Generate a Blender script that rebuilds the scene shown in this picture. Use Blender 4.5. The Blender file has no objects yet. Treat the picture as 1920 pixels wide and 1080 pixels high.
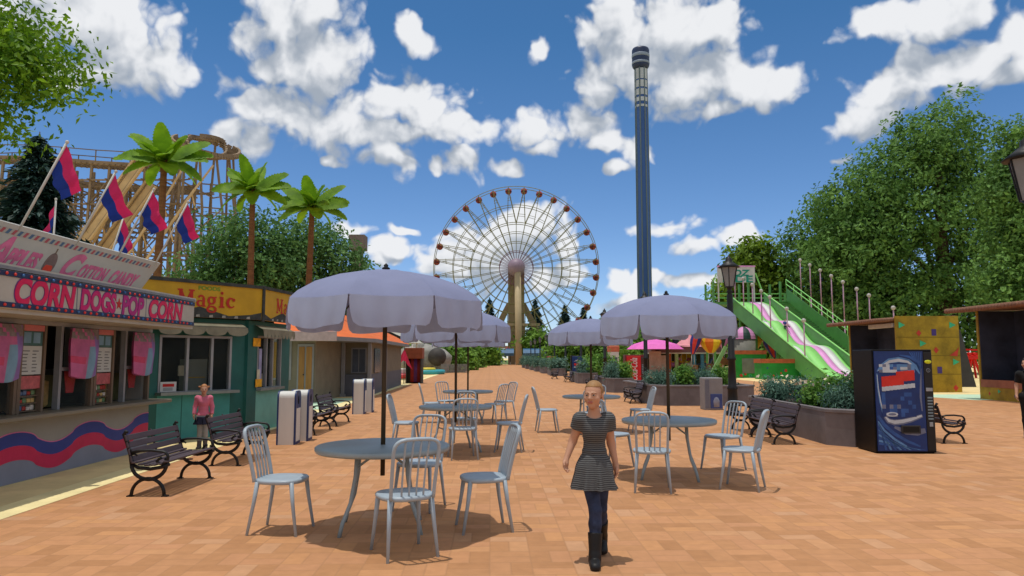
import bpy, math, random
import numpy as np
from mathutils import Vector, Matrix
sc = bpy.context.scene
col = sc.collection
PI = math.pi
R = math.radians
rnd = random.Random(7)

# ------------------------------------------------------------ camera, sky, sun, exposure
F, CX, CY, HZ, EYE = 1360.0, 960.0, 540.0, 670.0, 1.7
PITCH = math.atan((HZ - CY) / F)
cam_data = bpy.data.cameras.new('camera')
cam = bpy.data.objects.new('camera', cam_data)
col.objects.link(cam)
cam.location = (0, 0, EYE)
cam.rotation_euler = (PI / 2 + PITCH, 0, 0)
cam_data.sensor_width = 36.0
cam_data.lens = 36.0 * F / 1920.0
cam_data.clip_start = 0.05
cam_data.clip_end = 3000
sc.camera = cam

def ray(px, py):
    a, b = (px - CX) / F, (CY - py) / F
    return Vector((a, math.cos(PITCH) - b * math.sin(PITCH), math.sin(PITCH) + b * math.cos(PITCH)))
def W(px, py, D):                       # point at distance D (along Y) seen at that place of the photograph
    r = ray(px, py)
    t = D / r.y
    return Vector((r.x * t, D, EYE + r.z * t))
def G(px, py):                          # ground point
    r = ray(px, py)
    t = -EYE / r.z
    return Vector((r.x * t, r.y * t, 0))
def XX(px, D): return (px - CX) / F * D
def ZZ(py, D): return W(CX, py, D).z

SUN_EL, SUN_AZ = 83.5, -96.0             # degrees; azimuth clockwise from the view direction
sv = Vector((math.sin(R(SUN_AZ)) * math.cos(R(SUN_EL)), math.cos(R(SUN_AZ)) * math.cos(R(SUN_EL)), math.sin(R(SUN_EL))))
sun_d = bpy.data.lights.new('sun', 'SUN')
sun = bpy.data.objects.new('sun', sun_d)
col.objects.link(sun)
sun.rotation_euler = sv.to_track_quat('Z', 'Y').to_euler()
sun.location = (0, 0, 60)
sun_d.energy = 2.6
sun_d.angle = R(0.5)
sun_d.color = (1.0, 0.95, 0.86)

world = bpy.data.worlds.new("World")
sc.world = world
world.use_nodes = True
nt = world.node_tree
nt.nodes.clear()
def N(tree, typ, **kw):
    n = tree.nodes.new(typ)
    for k, v in kw.items():
        if k.startswith('in_'):
            key = k[3:]
            n.inputs[int(key) if key.isdigit() else key].default_value = v
        else:
            setattr(n, k, v)
    return n
def L(tree, a, b): tree.links.new(a, b)
sky = N(nt, 'ShaderNodeTexSky', sky_type='NISHITA', sun_disc=False, sun_elevation=R(SUN_EL), sun_rotation=R(SUN_AZ) % (2 * PI),
        altitude=0, air_density=0.8, dust_density=0.0, ozone_density=4.0)
SKY_STRENGTH = 0.112
bg = N(nt, 'ShaderNodeBackground')
bg.inputs['Strength'].default_value = SKY_STRENGTH
tint = N(nt, 'ShaderNodeMix', data_type='RGBA', blend_type='MULTIPLY')
tint.inputs['Factor'].default_value = 1; tint.inputs['B'].default_value = (.46, .84, 1.0, 1)
tz = N(nt, 'ShaderNodeMapRange', in_1=0.0, in_2=.42, in_3=0.0, in_4=1.0)
tcol = N(nt, 'ShaderNodeMix', data_type='RGBA')
tcol.inputs['A'].default_value = (1.02, 1.04, 1.2, 1); tcol.inputs['B'].default_value = (.50, .86, 1.02, 1)
tsep = N(nt, 'ShaderNodeSeparateXYZ'); tgen = N(nt, 'ShaderNodeTexCoord')
L(nt, tgen.outputs['Generated'], tsep.inputs[0]); L(nt, tsep.outputs[2], tz.inputs['Value'])
L(nt, tz.outputs[0], tcol.inputs['Factor']); L(nt, tcol.outputs['Result'], tint.inputs['B'])
L(nt, sky.outputs[0], tint.inputs['A']); L(nt, tint.outputs['Result'], bg.inputs['Color'])
world.cycles.sampling_method = 'MANUAL'; world.cycles.sample_map_resolution = 256

# cumulus: ellipses given as directions (azimuth, elevation) in a node field, broken up by fractal noise
CL = [(150,20,130,60),(235,75,85,62),(300,112,52,36),(180,130,90,26),(60,60,90,60),
      (520,40,60,50),(590,30,60,60),(605,95,72,66),(540,115,60,40),
      (500,200,60,38),(580,225,75,42),(655,222,48,48),(745,190,56,52),(805,215,66,52),(875,240,42,32),(760,255,130,24),
      (440,240,34,24),(474,262,26,24),(775,68,24,20),(728,303,34,24),(866,305,42,22),(820,314,24,12),(964,303,22,14),(630,300,16,10),
      (1000,232,46,30),(1004,266,30,14),(1007,90,16,18),
      (1095,62,40,24),(1150,40,46,60),(1195,105,85,75),(1270,50,85,70),(1350,36,62,48),(1300,145,90,58),(1405,150,74,44),(1462,146,34,26),
      (1345,205,34,20),(1110,150,26,60),(1100,230,44,28),(1125,262,36,20),(1200,285,40,24),(1145,312,18,10),
      (1660,40,70,36),(1770,20,90,40),(1640,170,50,40),(1735,135,62,42),(1690,175,60,36),(1815,120,70,48),(1895,75,44,58),(1900,150,46,32),
      (1622,228,42,26),(1572,238,24,16),(1590,284,20,11),
      (655,422,38,14),(1240,425,40,20),(735,468,36,26),(1185,545,40,18),(760,425,30,9),(740,475,28,22),(722,492,16,22),(900,480,90,62),(975,430,60,46),(1050,440,36,40),(850,505,44,34),
      (1266,418,38,20),(1330,464,42,15),(1392,440,38,22),(1162,538,36,18),(1235,530,34,15),(1310,540,50,12),(1200,575,60,12),(1010,520,60,26)]
tc = N(nt, 'ShaderNodeTexCoord')
sep = N(nt, 'ShaderNodeSeparateXYZ')
L(nt, tc.outputs['Generated'], sep.inputs[0])
az = N(nt, 'ShaderNodeMath', operation='ARCTAN2')
L(nt, sep.outputs[0], az.inputs[0]); L(nt, sep.outputs[1], az.inputs[1])
el = N(nt, 'ShaderNodeMath', operation='ARCSINE')
L(nt, sep.outputs[2], el.inputs[0])
uv = N(nt, 'ShaderNodeCombineXYZ')
L(nt, az.outputs[0], uv.inputs[0]); L(nt, el.outputs[0], uv.inputs[1])
def cloud_density(src):
    warp = N(nt, 'ShaderNodeTexNoise', noise_dimensions='2D')
    warp.inputs['Scale'].default_value = 11.0; warp.inputs['Detail'].default_value = 3.0
    L(nt, src, warp.inputs['Vector'])
    wv = N(nt, 'ShaderNodeVectorMath', operation='MULTIPLY_ADD')
    L(nt, warp.outputs['Color'], wv.inputs[0]); wv.inputs[1].default_value = (.075, .055, 0); wv.inputs[2].default_value = (-.0375, -.0275, 0)
    ad = N(nt, 'ShaderNodeVectorMath', operation='ADD')
    L(nt, src, ad.inputs[0]); L(nt, wv.outputs[0], ad.inputs[1])
    last = None
    for (px, py, rx, ry) in CL:
        d = ray(px, py).normalized()
        u, v = math.atan2(d.x, d.y), math.asin(d.z)
        k = F * (math.cos(math.atan(abs(px - CX) / F)) ** -1)
        su, sv_ = k / rx / 1.18, k / ry / 1.18
        m = N(nt, 'ShaderNodeVectorMath', operation='MULTIPLY_ADD')
        L(nt, ad.outputs[0], m.inputs[0]); m.inputs[1].default_value = (su, sv_, 0); m.inputs[2].default_value = (-u * su, -v * sv_, 0)
        ln = N(nt, 'ShaderNodeVectorMath', operation='LENGTH')
        L(nt, m.outputs[0], ln.inputs[0])
        if last is None:
            last = ln.outputs['Value']
        else:
            mn = N(nt, 'ShaderNodeMath', operation='SMOOTH_MIN')
            L(nt, last, mn.inputs[0]); L(nt, ln.outputs['Value'], mn.inputs[1]); mn.inputs[2].default_value = .2
            last = mn.outputs[0]
    fb = N(nt, 'ShaderNodeTexNoise', noise_dimensions='2D')
    fb.inputs['Scale'].default_value = 15.0; fb.inputs['Detail'].default_value = 8.0; fb.inputs['Roughness'].default_value = .56
    L(nt, src, fb.inputs['Vector'])
    vo = N(nt, 'ShaderNodeTexVoronoi', voronoi_dimensions='2D', feature='F1')
    vo.inputs['Scale'].default_value = 21.0; vo.inputs['Detail'].default_value = 2.0; vo.inputs['Roughness'].default_value = .6
    L(nt, ad.outputs[0], vo.inputs['Vector'])
    a = N(nt, 'ShaderNodeMath', operation='MULTIPLY_ADD', in_1=1.15, in_2=.02)
    L(nt, fb.outputs[0], a.inputs[0])
    b = N(nt, 'ShaderNodeMath', operation='MULTIPLY_ADD', in_1=-.68)
    L(nt, vo.outputs['Distance'], b.inputs[0]); L(nt, a.outputs[0], b.inputs[2])
    s = N(nt, 'ShaderNodeMath', operation='SUBTRACT', in_0=1.0)
    L(nt, last, s.inputs[1])
    cl = N(nt, 'ShaderNodeMath', operation='MAXIMUM', in_1=-1.2)
    L(nt, s.outputs[0], cl.inputs[0])
    # unseen cloud added overhead, at the sides and behind, to whiten the ambient light
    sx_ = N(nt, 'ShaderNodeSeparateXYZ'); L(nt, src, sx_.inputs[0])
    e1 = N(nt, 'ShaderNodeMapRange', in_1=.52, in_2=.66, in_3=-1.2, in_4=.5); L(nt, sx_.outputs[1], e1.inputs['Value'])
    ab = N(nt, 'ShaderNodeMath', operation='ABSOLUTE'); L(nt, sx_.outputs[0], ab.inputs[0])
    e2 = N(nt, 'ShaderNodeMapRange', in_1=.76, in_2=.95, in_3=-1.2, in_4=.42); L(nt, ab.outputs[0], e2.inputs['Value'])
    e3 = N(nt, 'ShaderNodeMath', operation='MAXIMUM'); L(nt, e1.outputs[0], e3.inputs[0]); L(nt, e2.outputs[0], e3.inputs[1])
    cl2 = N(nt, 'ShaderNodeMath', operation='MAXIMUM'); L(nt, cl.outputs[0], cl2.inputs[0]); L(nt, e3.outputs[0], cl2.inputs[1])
    t = N(nt, 'ShaderNodeMath', operation='ADD')
    L(nt, cl2.outputs[0], t.inputs[0]); L(nt, b.outputs[0], t.inputs[1])
    return t.outputs[0]
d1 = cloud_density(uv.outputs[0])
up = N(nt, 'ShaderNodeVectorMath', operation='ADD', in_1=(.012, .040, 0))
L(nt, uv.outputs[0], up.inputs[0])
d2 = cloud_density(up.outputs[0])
al = N(nt, 'ShaderNodeMapRange', interpolation_type='SMOOTHSTEP')
al.inputs['From Min'].default_value = -.16; al.inputs['From Max'].default_value = .42
L(nt, d1, al.inputs['Value'])
df = N(nt, 'ShaderNodeMath', operation='SUBTRACT')
L(nt, d1, df.inputs[0]); L(nt, d2, df.inputs[1])
sh = N(nt, 'ShaderNodeMapRange', interpolation_type='SMOOTHSTEP')
sh.inputs['From Min'].default_value = -.60; sh.inputs['From Max'].default_value = .84
L(nt, df.outputs[0], sh.inputs['Value'])
cr = N(nt, 'ShaderNodeMix', data_type='RGBA')
cr.inputs['A'].default_value = (.37, .42, .49, 1); cr.inputs['B'].default_value = (.87, .88, .90, 1)
L(nt, sh.outputs[0], cr.inputs['Factor'])
bg2 = N(nt, 'ShaderNodeBackground')
L(nt, cr.outputs['Result'], bg2.inputs['Color'])
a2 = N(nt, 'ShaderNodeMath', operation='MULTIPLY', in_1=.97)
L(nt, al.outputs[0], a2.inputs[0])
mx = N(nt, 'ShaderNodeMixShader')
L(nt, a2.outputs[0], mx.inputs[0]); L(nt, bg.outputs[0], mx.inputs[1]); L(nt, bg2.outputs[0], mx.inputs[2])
wo = N(nt, 'ShaderNodeOutputWorld')
L(nt, mx.outputs[0], wo.inputs['Surface'])

sc.view_settings.view_transform = 'Standard'
sc.view_settings.look = 'None'
sc.view_settings.gamma = 1
sc.view_settings.exposure = 0.0
sc.render.engine = 'CYCLES'
sc.cycles.use_denoising = True
sc.cycles.max_bounces = 6
sc.cycles.transparent_max_bounces = 12

# ------------------------------------------------------------ helpers
def lin(r, g, b):
    f = lambda c: (c / 255 / 12.92) if c <= 10 else ((c / 255 + .055) / 1.055) ** 2.4
    return (f(r), f(g), f(b), 1)
MATS = {}
def mat(name, rgb, rough=.6, var=.12, scale=5.0, metal=0.0, bump=0.0, spec=.35, trans=0.0, detail=5.0, stretch=(1, 1, 1), coat=0.0):
    """procedural paint/wood/stone: base colour broken up by noise; rgb is the surface's own colour (0-255)"""
    if name in MATS: return MATS[name]
    m = bpy.data.materials.new(name); m.use_nodes = True
    t = m.node_tree; p = t.nodes['Principled BSDF']
    c = lin(*rgb)
    tcn = N(t, 'ShaderNodeTexCoord'); mp = N(t, 'ShaderNodeMapping')
    mp.inputs['Scale'].default_value = stretch
    L(t, tcn.outputs['Object'], mp.inputs['Vector'])
    nz = N(t, 'ShaderNodeTexNoise'); nz.inputs['Scale'].default_value = scale; nz.inputs['Detail'].default_value = detail
    nz.inputs['Roughness'].default_value = .62
    L(t, mp.outputs[0], nz.inputs['Vector'])
    mr = N(t, 'ShaderNodeMapRange'); mr.inputs['From Min'].default_value = .3; mr.inputs['From Max'].default_value = .7
    L(t, nz.outputs[0], mr.inputs['Value'])
    mixn = N(t, 'ShaderNodeMix', data_type='RGBA')
    mixn.inputs['A'].default_value = tuple(x * (1 - var) for x in c[:3]) + (1,)
    mixn.inputs['B'].default_value = tuple(min(1, x * (1 + var)) for x in c[:3]) + (1,)
    L(t, mr.outputs[0], mixn.inputs['Factor'])
    L(t, mixn.outputs['Result'], p.inputs['Base Color'])
    p.inputs['Roughness'].default_value = rough
    p.inputs['Metallic'].default_value = metal
    p.inputs['Specular IOR Level'].default_value = spec
    if coat: p.inputs['Coat Weight'].default_value = coat
    if bump:
        bn = N(t, 'ShaderNodeBump'); bn.inputs['Strength'].default_value = bump; bn.inputs['Distance'].default_value = .02
        L(t, nz.outputs[0], bn.inputs['Height']); L(t, bn.outputs[0], p.inputs['Normal'])
    if trans:
        tr = N(t, 'ShaderNodeBsdfTranslucent'); L(t, mixn.outputs['Result'], tr.inputs['Color'])
        ms = N(t, 'ShaderNodeMixShader', in_0=trans)
        L(t, p.outputs[0], ms.inputs[1]); L(t, tr.outputs[0], ms.inputs[2])
        L(t, ms.outputs[0], t.nodes['Material Output'].inputs['Surface'])
    MATS[name] = m
    return m
def leafmat(name, rgb_a, rgb_b, trans=.35, clump=.9, dark=.45):
    """leaves: colour differs leaf by leaf and clump by clump"""
    if name in MATS: return MATS[name]
    m = bpy.data.materials.new(name); m.use_nodes = True
    t = m.node_tree; p = t.nodes['Principled BSDF']
    geo = N(t, 'ShaderNodeNewGeometry'); tcn = N(t, 'ShaderNodeTexCoord')
    nz = N(t, 'ShaderNodeTexNoise'); nz.inputs['Scale'].default_value = clump; nz.inputs['Detail'].default_value = 3
    L(t, tcn.outputs['Object'], nz.inputs['Vector'])
    ad = N(t, 'ShaderNodeMath', operation='MULTIPLY_ADD', in_1=.75)
    L(t, geo.outputs['Random Per Island'], ad.inputs[0])
    mr = N(t, 'ShaderNodeMapRange', in_1=.3, in_2=.7, in_3=-.3, in_4=.5)
    L(t, nz.outputs[0], mr.inputs['Value']); L(t, mr.outputs[0], ad.inputs[2])
    mixn = N(t, 'ShaderNodeMix', data_type='RGBA')
    a, b = lin(*rgb_a), lin(*rgb_b)
    mixn.inputs['A'].default_value = a; mixn.inputs['B'].default_value = b
    L(t, ad.outputs[0], mixn.inputs['Factor'])
    L(t, mixn.outputs['Result'], p.inputs['Base Color'])
    p.inputs['Roughness'].default_value = .6; p.inputs['Specular IOR Level'].default_value = .25
    tr = N(t, 'ShaderNodeBsdfTranslucent'); L(t, mixn.outputs['Result'], tr.inputs['Color'])
    ms = N(t, 'ShaderNodeMixShader', in_0=trans)
    L(t, p.outputs[0], ms.inputs[1]); L(t, tr.outputs[0], ms.inputs[2])
    L(t, ms.outputs[0], t.nodes['Material Output'].inputs['Surface'])
    MATS[name] = m
    return m
def glassmat(name, tint=(70, 80, 80), alpha=.14):
    if name in MATS: return MATS[name]
    m = bpy.data.materials.new(name); m.use_nodes = True
    t = m.node_tree; p = t.nodes['Principled BSDF']
    nz = N(t, 'ShaderNodeTexNoise'); nz.inputs['Scale'].default_value = 2.0
    mr = N(t, 'ShaderNodeMapRange', in_3=.03, in_4=.12); L(t, nz.outputs[0], mr.inputs['Value'])
    L(t, mr.outputs[0], p.inputs['Roughness'])
    p.inputs['Base Color'].default_value = lin(*tint); p.inputs['Alpha'].default_value = alpha
    p.inputs['Specular IOR Level'].default_value = .22
    MATS[name] = m
    return m

class MB:
    def __init__(s): s.v, s.f, s.m, s.sm = [], [], [], []
    def add(s, vs, fs, mi=0, M=None, smooth=False):
        o = len(s.v)
        if M is not None: vs = [tuple(M @ Vector(v)) for v in vs]
        s.v.extend(tuple(v) for v in vs)
        for f in fs:
            s.f.append([o + i for i in f]); s.m.append(mi); s.sm.append(smooth)
        return s
    def box(s, x0, x1, y0, y1, z0, z1, mi=0, M=None):
        if x0 > x1: x0, x1 = x1, x0
        if y0 > y1: y0, y1 = y1, y0
        if z0 > z1: z0, z1 = z1, z0
        v = [(x0,y0,z0),(x1,y0,z0),(x1,y1,z0),(x0,y1,z0),(x0,y0,z1),(x1,y0,z1),(x1,y1,z1),(x0,y1,z1)]
        return s.add(v, [(3,2,1,0),(4,5,6,7),(0,1,5,4),(1,2,6,5),(2,3,7,6),(3,0,4,7)], mi, M)
    def bbox(s, x0, x1, y0, y1, z0, z1, b=.01, mi=0, M=None):
        """box with chamfered edges"""
        X, Y, Z = (x0, x1), (y0, y1), (z0, z1)
        P = {}; vs = []
        def g(i, j, k, ax):
            key = (i, j, k, ax)
            if key not in P:
                x = X[i] if ax == 0 else X[i] + (b if i == 0 else -b)
                y = Y[j] if ax == 1 else Y[j] + (b if j == 0 else -b)
                z = Z[k] if ax == 2 else Z[k] + (b if k == 0 else -b)
                P[key] = len(vs); vs.append((x, y, z))
            return P[key]
        fs = []
        for i in (0, 1): fs.append([g(i,0,0,0), g(i,1,0,0), g(i,1,1,0), g(i,0,1,0)])
        for j in (0, 1): fs.append([g(0,j,0,1), g(1,j,0,1), g(1,j,1,1), g(0,j,1,1)])
        for k in (0, 1): fs.append([g(0,0,k,2), g(1,0,k,2), g(1,1,k,2), g(0,1,k,2)])
        for i in (0, 1):
            for j in (0, 1): fs.append([g(i,j,0,0), g(i,j,1,0), g(i,j,1,1), g(i,j,0,1)])
            for k in (0, 1): fs.append([g(i,0,k,0), g(i,1,k,0), g(i,1,k,2), g(i,0,k,2)])
        for j in (0, 1):
            for k in (0, 1): fs.append([g(0,j,k,1), g(1,j,k,1), g(1,j,k,2), g(0,j,k,2)])
        for i in (0, 1):
            for j in (0, 1):
                for k in (0, 1): fs.append([g(i,j,k,0), g(i,j,k,1), g(i,j,k,2)])
        # orient outward
        c = Vector(((x0+x1)/2, (y0+y1)/2, (z0+z1)/2)); out = []
        for f in fs:
            p = [Vector(vs[q]) for q in f]
            n = (p[1]-p[0]).cross(p[2]-p[0])
            out.append(f if n.dot(sum(p, Vector())/len(p) - c) > 0 else f[::-1])
        return s.add(vs, out, mi, M)
    def bar(s, a, b, w, h=None, mi=0, up=(0, 0, 1)):
        """square bar from a to b"""
        a, b = Vector(a), Vector(b); h = h or w
        d = (b - a).normalized(); u = Vector(up)
        if abs(d.dot(u)) > .98: u = Vector((0, 1, 0))
        x = d.cross(u).normalized(); y = x.cross(d)
        vs = [p + x * i * w / 2 + y * j * h / 2 for p in (a, b) for i, j in ((-1,-1),(1,-1),(1,1),(-1,1))]
        return s.add(vs, [(0,1,2,3),(7,6,5,4),(1,0,4,5),(2,1,5,6),(3,2,6,7),(0,3,7,4)], mi)
    def tube(s, pts, r, n=8, mi=0, closed=False, sx=1.0, caps=True, M=None):
        """tube through points; r a number or list; sx flattens across"""
        P = [Vector(p) for p in pts]; k = len(P)
        rr = r if isinstance(r, (list, tuple)) else [r] * k
        T = []
        for i in range(k):
            a = P[(i-1) % k] if (closed or i) else P[i]; b = P[(i+1) % k] if (closed or i < k-1) else P[i]
            T.append((b - a).normalized())
        u = Vector((0, 0, 1)) if abs(T[0].z) < .9 else Vector((1, 0, 0))
        u = (u - T[0] * u.dot(T[0])).normalized()
        vs = []
        for i in range(k):
            u = (u - T[i] * u.dot(T[i]))
            u = u.normalized() if u.length > 1e-6 else T[i].orthogonal().normalized()
            w = T[i].cross(u)
            for j in range(n):
                a = 2 * PI * j / n
                vs.append(P[i] + (u * math.cos(a) + w * math.sin(a) * sx) * rr[i])
        fs = []
        for i in range(k if closed else k - 1):
            for j in range(n):
                q = (i + 1) % k
                fs.append((i*n+j, i*n+(j+1) % n, q*n+(j+1) % n, q*n+j))
        if caps and not closed:
            fs.append(tuple(range(n))[::-1]); fs.append(tuple((k-1)*n + j for j in range(n)))
        return s.add(vs, fs, mi, M, smooth=n > 4)
    def lathe(s, prof, n=16, mi=0, M=None, c=(0, 0, 0), rot=0.0, smooth=True):
        vs, fs = [], []
        for (r, z) in prof:
            for j in range(n):
                a = 2 * PI * j / n + rot
                vs.append((c[0] + r * math.cos(a), c[1] + r * math.sin(a), c[2] + z))
        for i in range(len(prof) - 1):
            for j in range(n):
                fs.append((i*n+j, i*n+(j+1) % n, (i+1)*n+(j+1) % n, (i+1)*n+j))
        if prof[0][0] > 1e-5: fs.append(tuple(range(n))[::-1])
        if prof[-1][0] > 1e-5: fs.append(tuple((len(prof)-1)*n + j for j in range(n)))
        return s.add(vs, fs, mi, M, smooth=smooth)
    def prism(s, poly, z0, z1, mi=0, M=None):
        """polygon (x, y) counter-clockwise, extruded along z"""
        n = len(poly)
        vs = [(x, y, z0) for x, y in poly] + [(x, y, z1) for x, y in poly]
        fs = [tuple(range(n))[::-1], tuple(range(n, 2*n))] + [(i, (i+1) % n, n+(i+1) % n, n+i) for i in range(n)]
        return s.add(vs, fs, mi, M)
    def strip(s, top, bot, mi=0, M=None, t=0.0):
        """ribbon between two polylines (with the same number of points)"""
        n = len(top)
        return s.add(list(top) + list(bot), [(n+i, n+i+1, i+1, i) for i in range(n-1)], mi, M)
    def sphere(s, c, r, n=12, mi=0, sz=1.0):
        k = max(5, n // 2 + 1)
        prof = [(r * math.sin(PI * i / (k-1)), -r * sz * math.cos(PI * i / (k-1))) for i in range(k)]
        prof[0] = (1e-6, prof[0][1]); prof[-1] = (1e-6, prof[-1][1])
        return s.lathe(prof, n, mi, c=c)
    def build(s, name, mats, parent=None, loc=None, rot=None):
        me = bpy.data.meshes.new(name)
        me.from_pydata(s.v, [], s.f)
        for m in (mats if isinstance(mats, (list, tuple)) else [mats]): me.materials.append(m)
        me.polygons.foreach_set('material_index', s.m)
        me.polygons.foreach_set('use_smooth', s.sm)
        me.update()
        o = bpy.data.objects.new(name, me)
        col.objects.link(o)
        if parent is not None: o.parent = parent
        if loc is not None: o.location = loc
        if rot is not None: o.rotation_euler = rot
        return o
def tag(o, label=None, cat=None, group=None, kind=None):
    if label: o['label'] = label
    if cat: o['category'] = cat
    if group: o['group'] = group
    if kind: o['kind'] = kind
    return o
def thing(name, label, cat, loc=(0, 0, 0), rotz=0.0, group=None):
    o = bpy.data.objects.new(name, None)
    o.empty_display_size = .2
    col.objects.link(o)
    o.location = loc; o.rotation_euler = (0, 0, rotz)
    return tag(o, label, cat, group)
KIDS = {}
def copy_tree(root, loc, rotz=0.0, label=None, group=None, scale=None):
    """a copy of a thing with copies of its parts and their sub-parts"""
    kids = [o for o in bpy.data.objects if o.parent == root]
    r = root.copy(); col.objects.link(r); r.location = loc; r.rotation_euler = (0, 0, rotz)
    if scale: r.scale = scale
    if label: r['label'] = label
    if group: r['group'] = group
    for ch in kids:
        sub = [o for o in bpy.data.objects if o.parent == ch]
        c = ch.copy(); col.objects.link(c); c.parent = r
        for g in sub:
            d = g.copy(); col.objects.link(d); d.parent = c
    return r
def np_obj(name, V, Fc, mats, parent=None, smooth=False, mi=None):
    me = bpy.data.meshes.new(name)
    V = np.asarray(V, dtype=np.float32); Fc = np.asarray(Fc, dtype=np.int32)
    k = Fc.shape[1]
    me.vertices.add(len(V)); me.vertices.foreach_set('co', V.ravel())
    me.loops.add(Fc.size); me.loops.foreach_set('vertex_index', Fc.ravel())
    me.polygons.add(len(Fc)); me.polygons.foreach_set('loop_start', np.arange(0, Fc.size, k, dtype=np.int32))
    for m in (mats if isinstance(mats, (list, tuple)) else [mats]): me.materials.append(m)
    if mi is not None: me.polygons.foreach_set('material_index', np.asarray(mi, dtype=np.int32))
    me.polygons.foreach_set('use_smooth', np.full(len(Fc), smooth))
    me.update(calc_edges=True); me.validate()
    o = bpy.data.objects.new(name, me); col.objects.link(o)
    if parent is not None: o.parent = parent
    return o
def text(name, body, mats, parent, M, w, h, extrude=.006, bold=0.0, shear=0.0):
    """lettering fitted into a w x h box centred on the matrix M (x right, y up, z out)"""
    cu = bpy.data.curves.new(name, 'FONT')
    cu.body = body; cu.extrude = .02; cu.offset = bold; cu.shear = shear; cu.size = 1; cu.resolution_u = 5
    o = bpy.data.objects.new(name, cu); col.objects.link(o)
    dg = bpy.context.evaluated_depsgraph_get()
    me = bpy.data.meshes.new_from_object(o.evaluated_get(dg))
    bpy.data.objects.remove(o); bpy.data.curves.remove(cu)
    co = np.empty(len(me.vertices) * 3, dtype=np.float32); me.vertices.foreach_get('co', co); co = co.reshape(-1, 3)
    lo, hi = co.min(0), co.max(0)
    co = (co - (lo + hi) / 2) * np.array([w / (hi[0]-lo[0]), h / (hi[1]-lo[1]), extrude / .04])
    co[:, 2] += extrude / 2
    A = np.array(M); co = co @ A[:3, :3].T + A[:3, 3]
    me.vertices.foreach_set('co', co.astype(np.float32).ravel())
    me.materials.clear(); me.materials.append(mats)
    me.update()
    o = bpy.data.objects.new(name, me); col.objects.link(o); o.parent = parent
    return o
def plane_mx(origin, right, up):
    r = Vector(right).normalized(); u = Vector(up).normalized(); n = r.cross(u)
    return Matrix(((r.x, u.x, n.x, origin[0]), (r.y, u.y, n.y, origin[1]), (r.z, u.z, n.z, origin[2]), (0, 0, 0, 1)))

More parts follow.
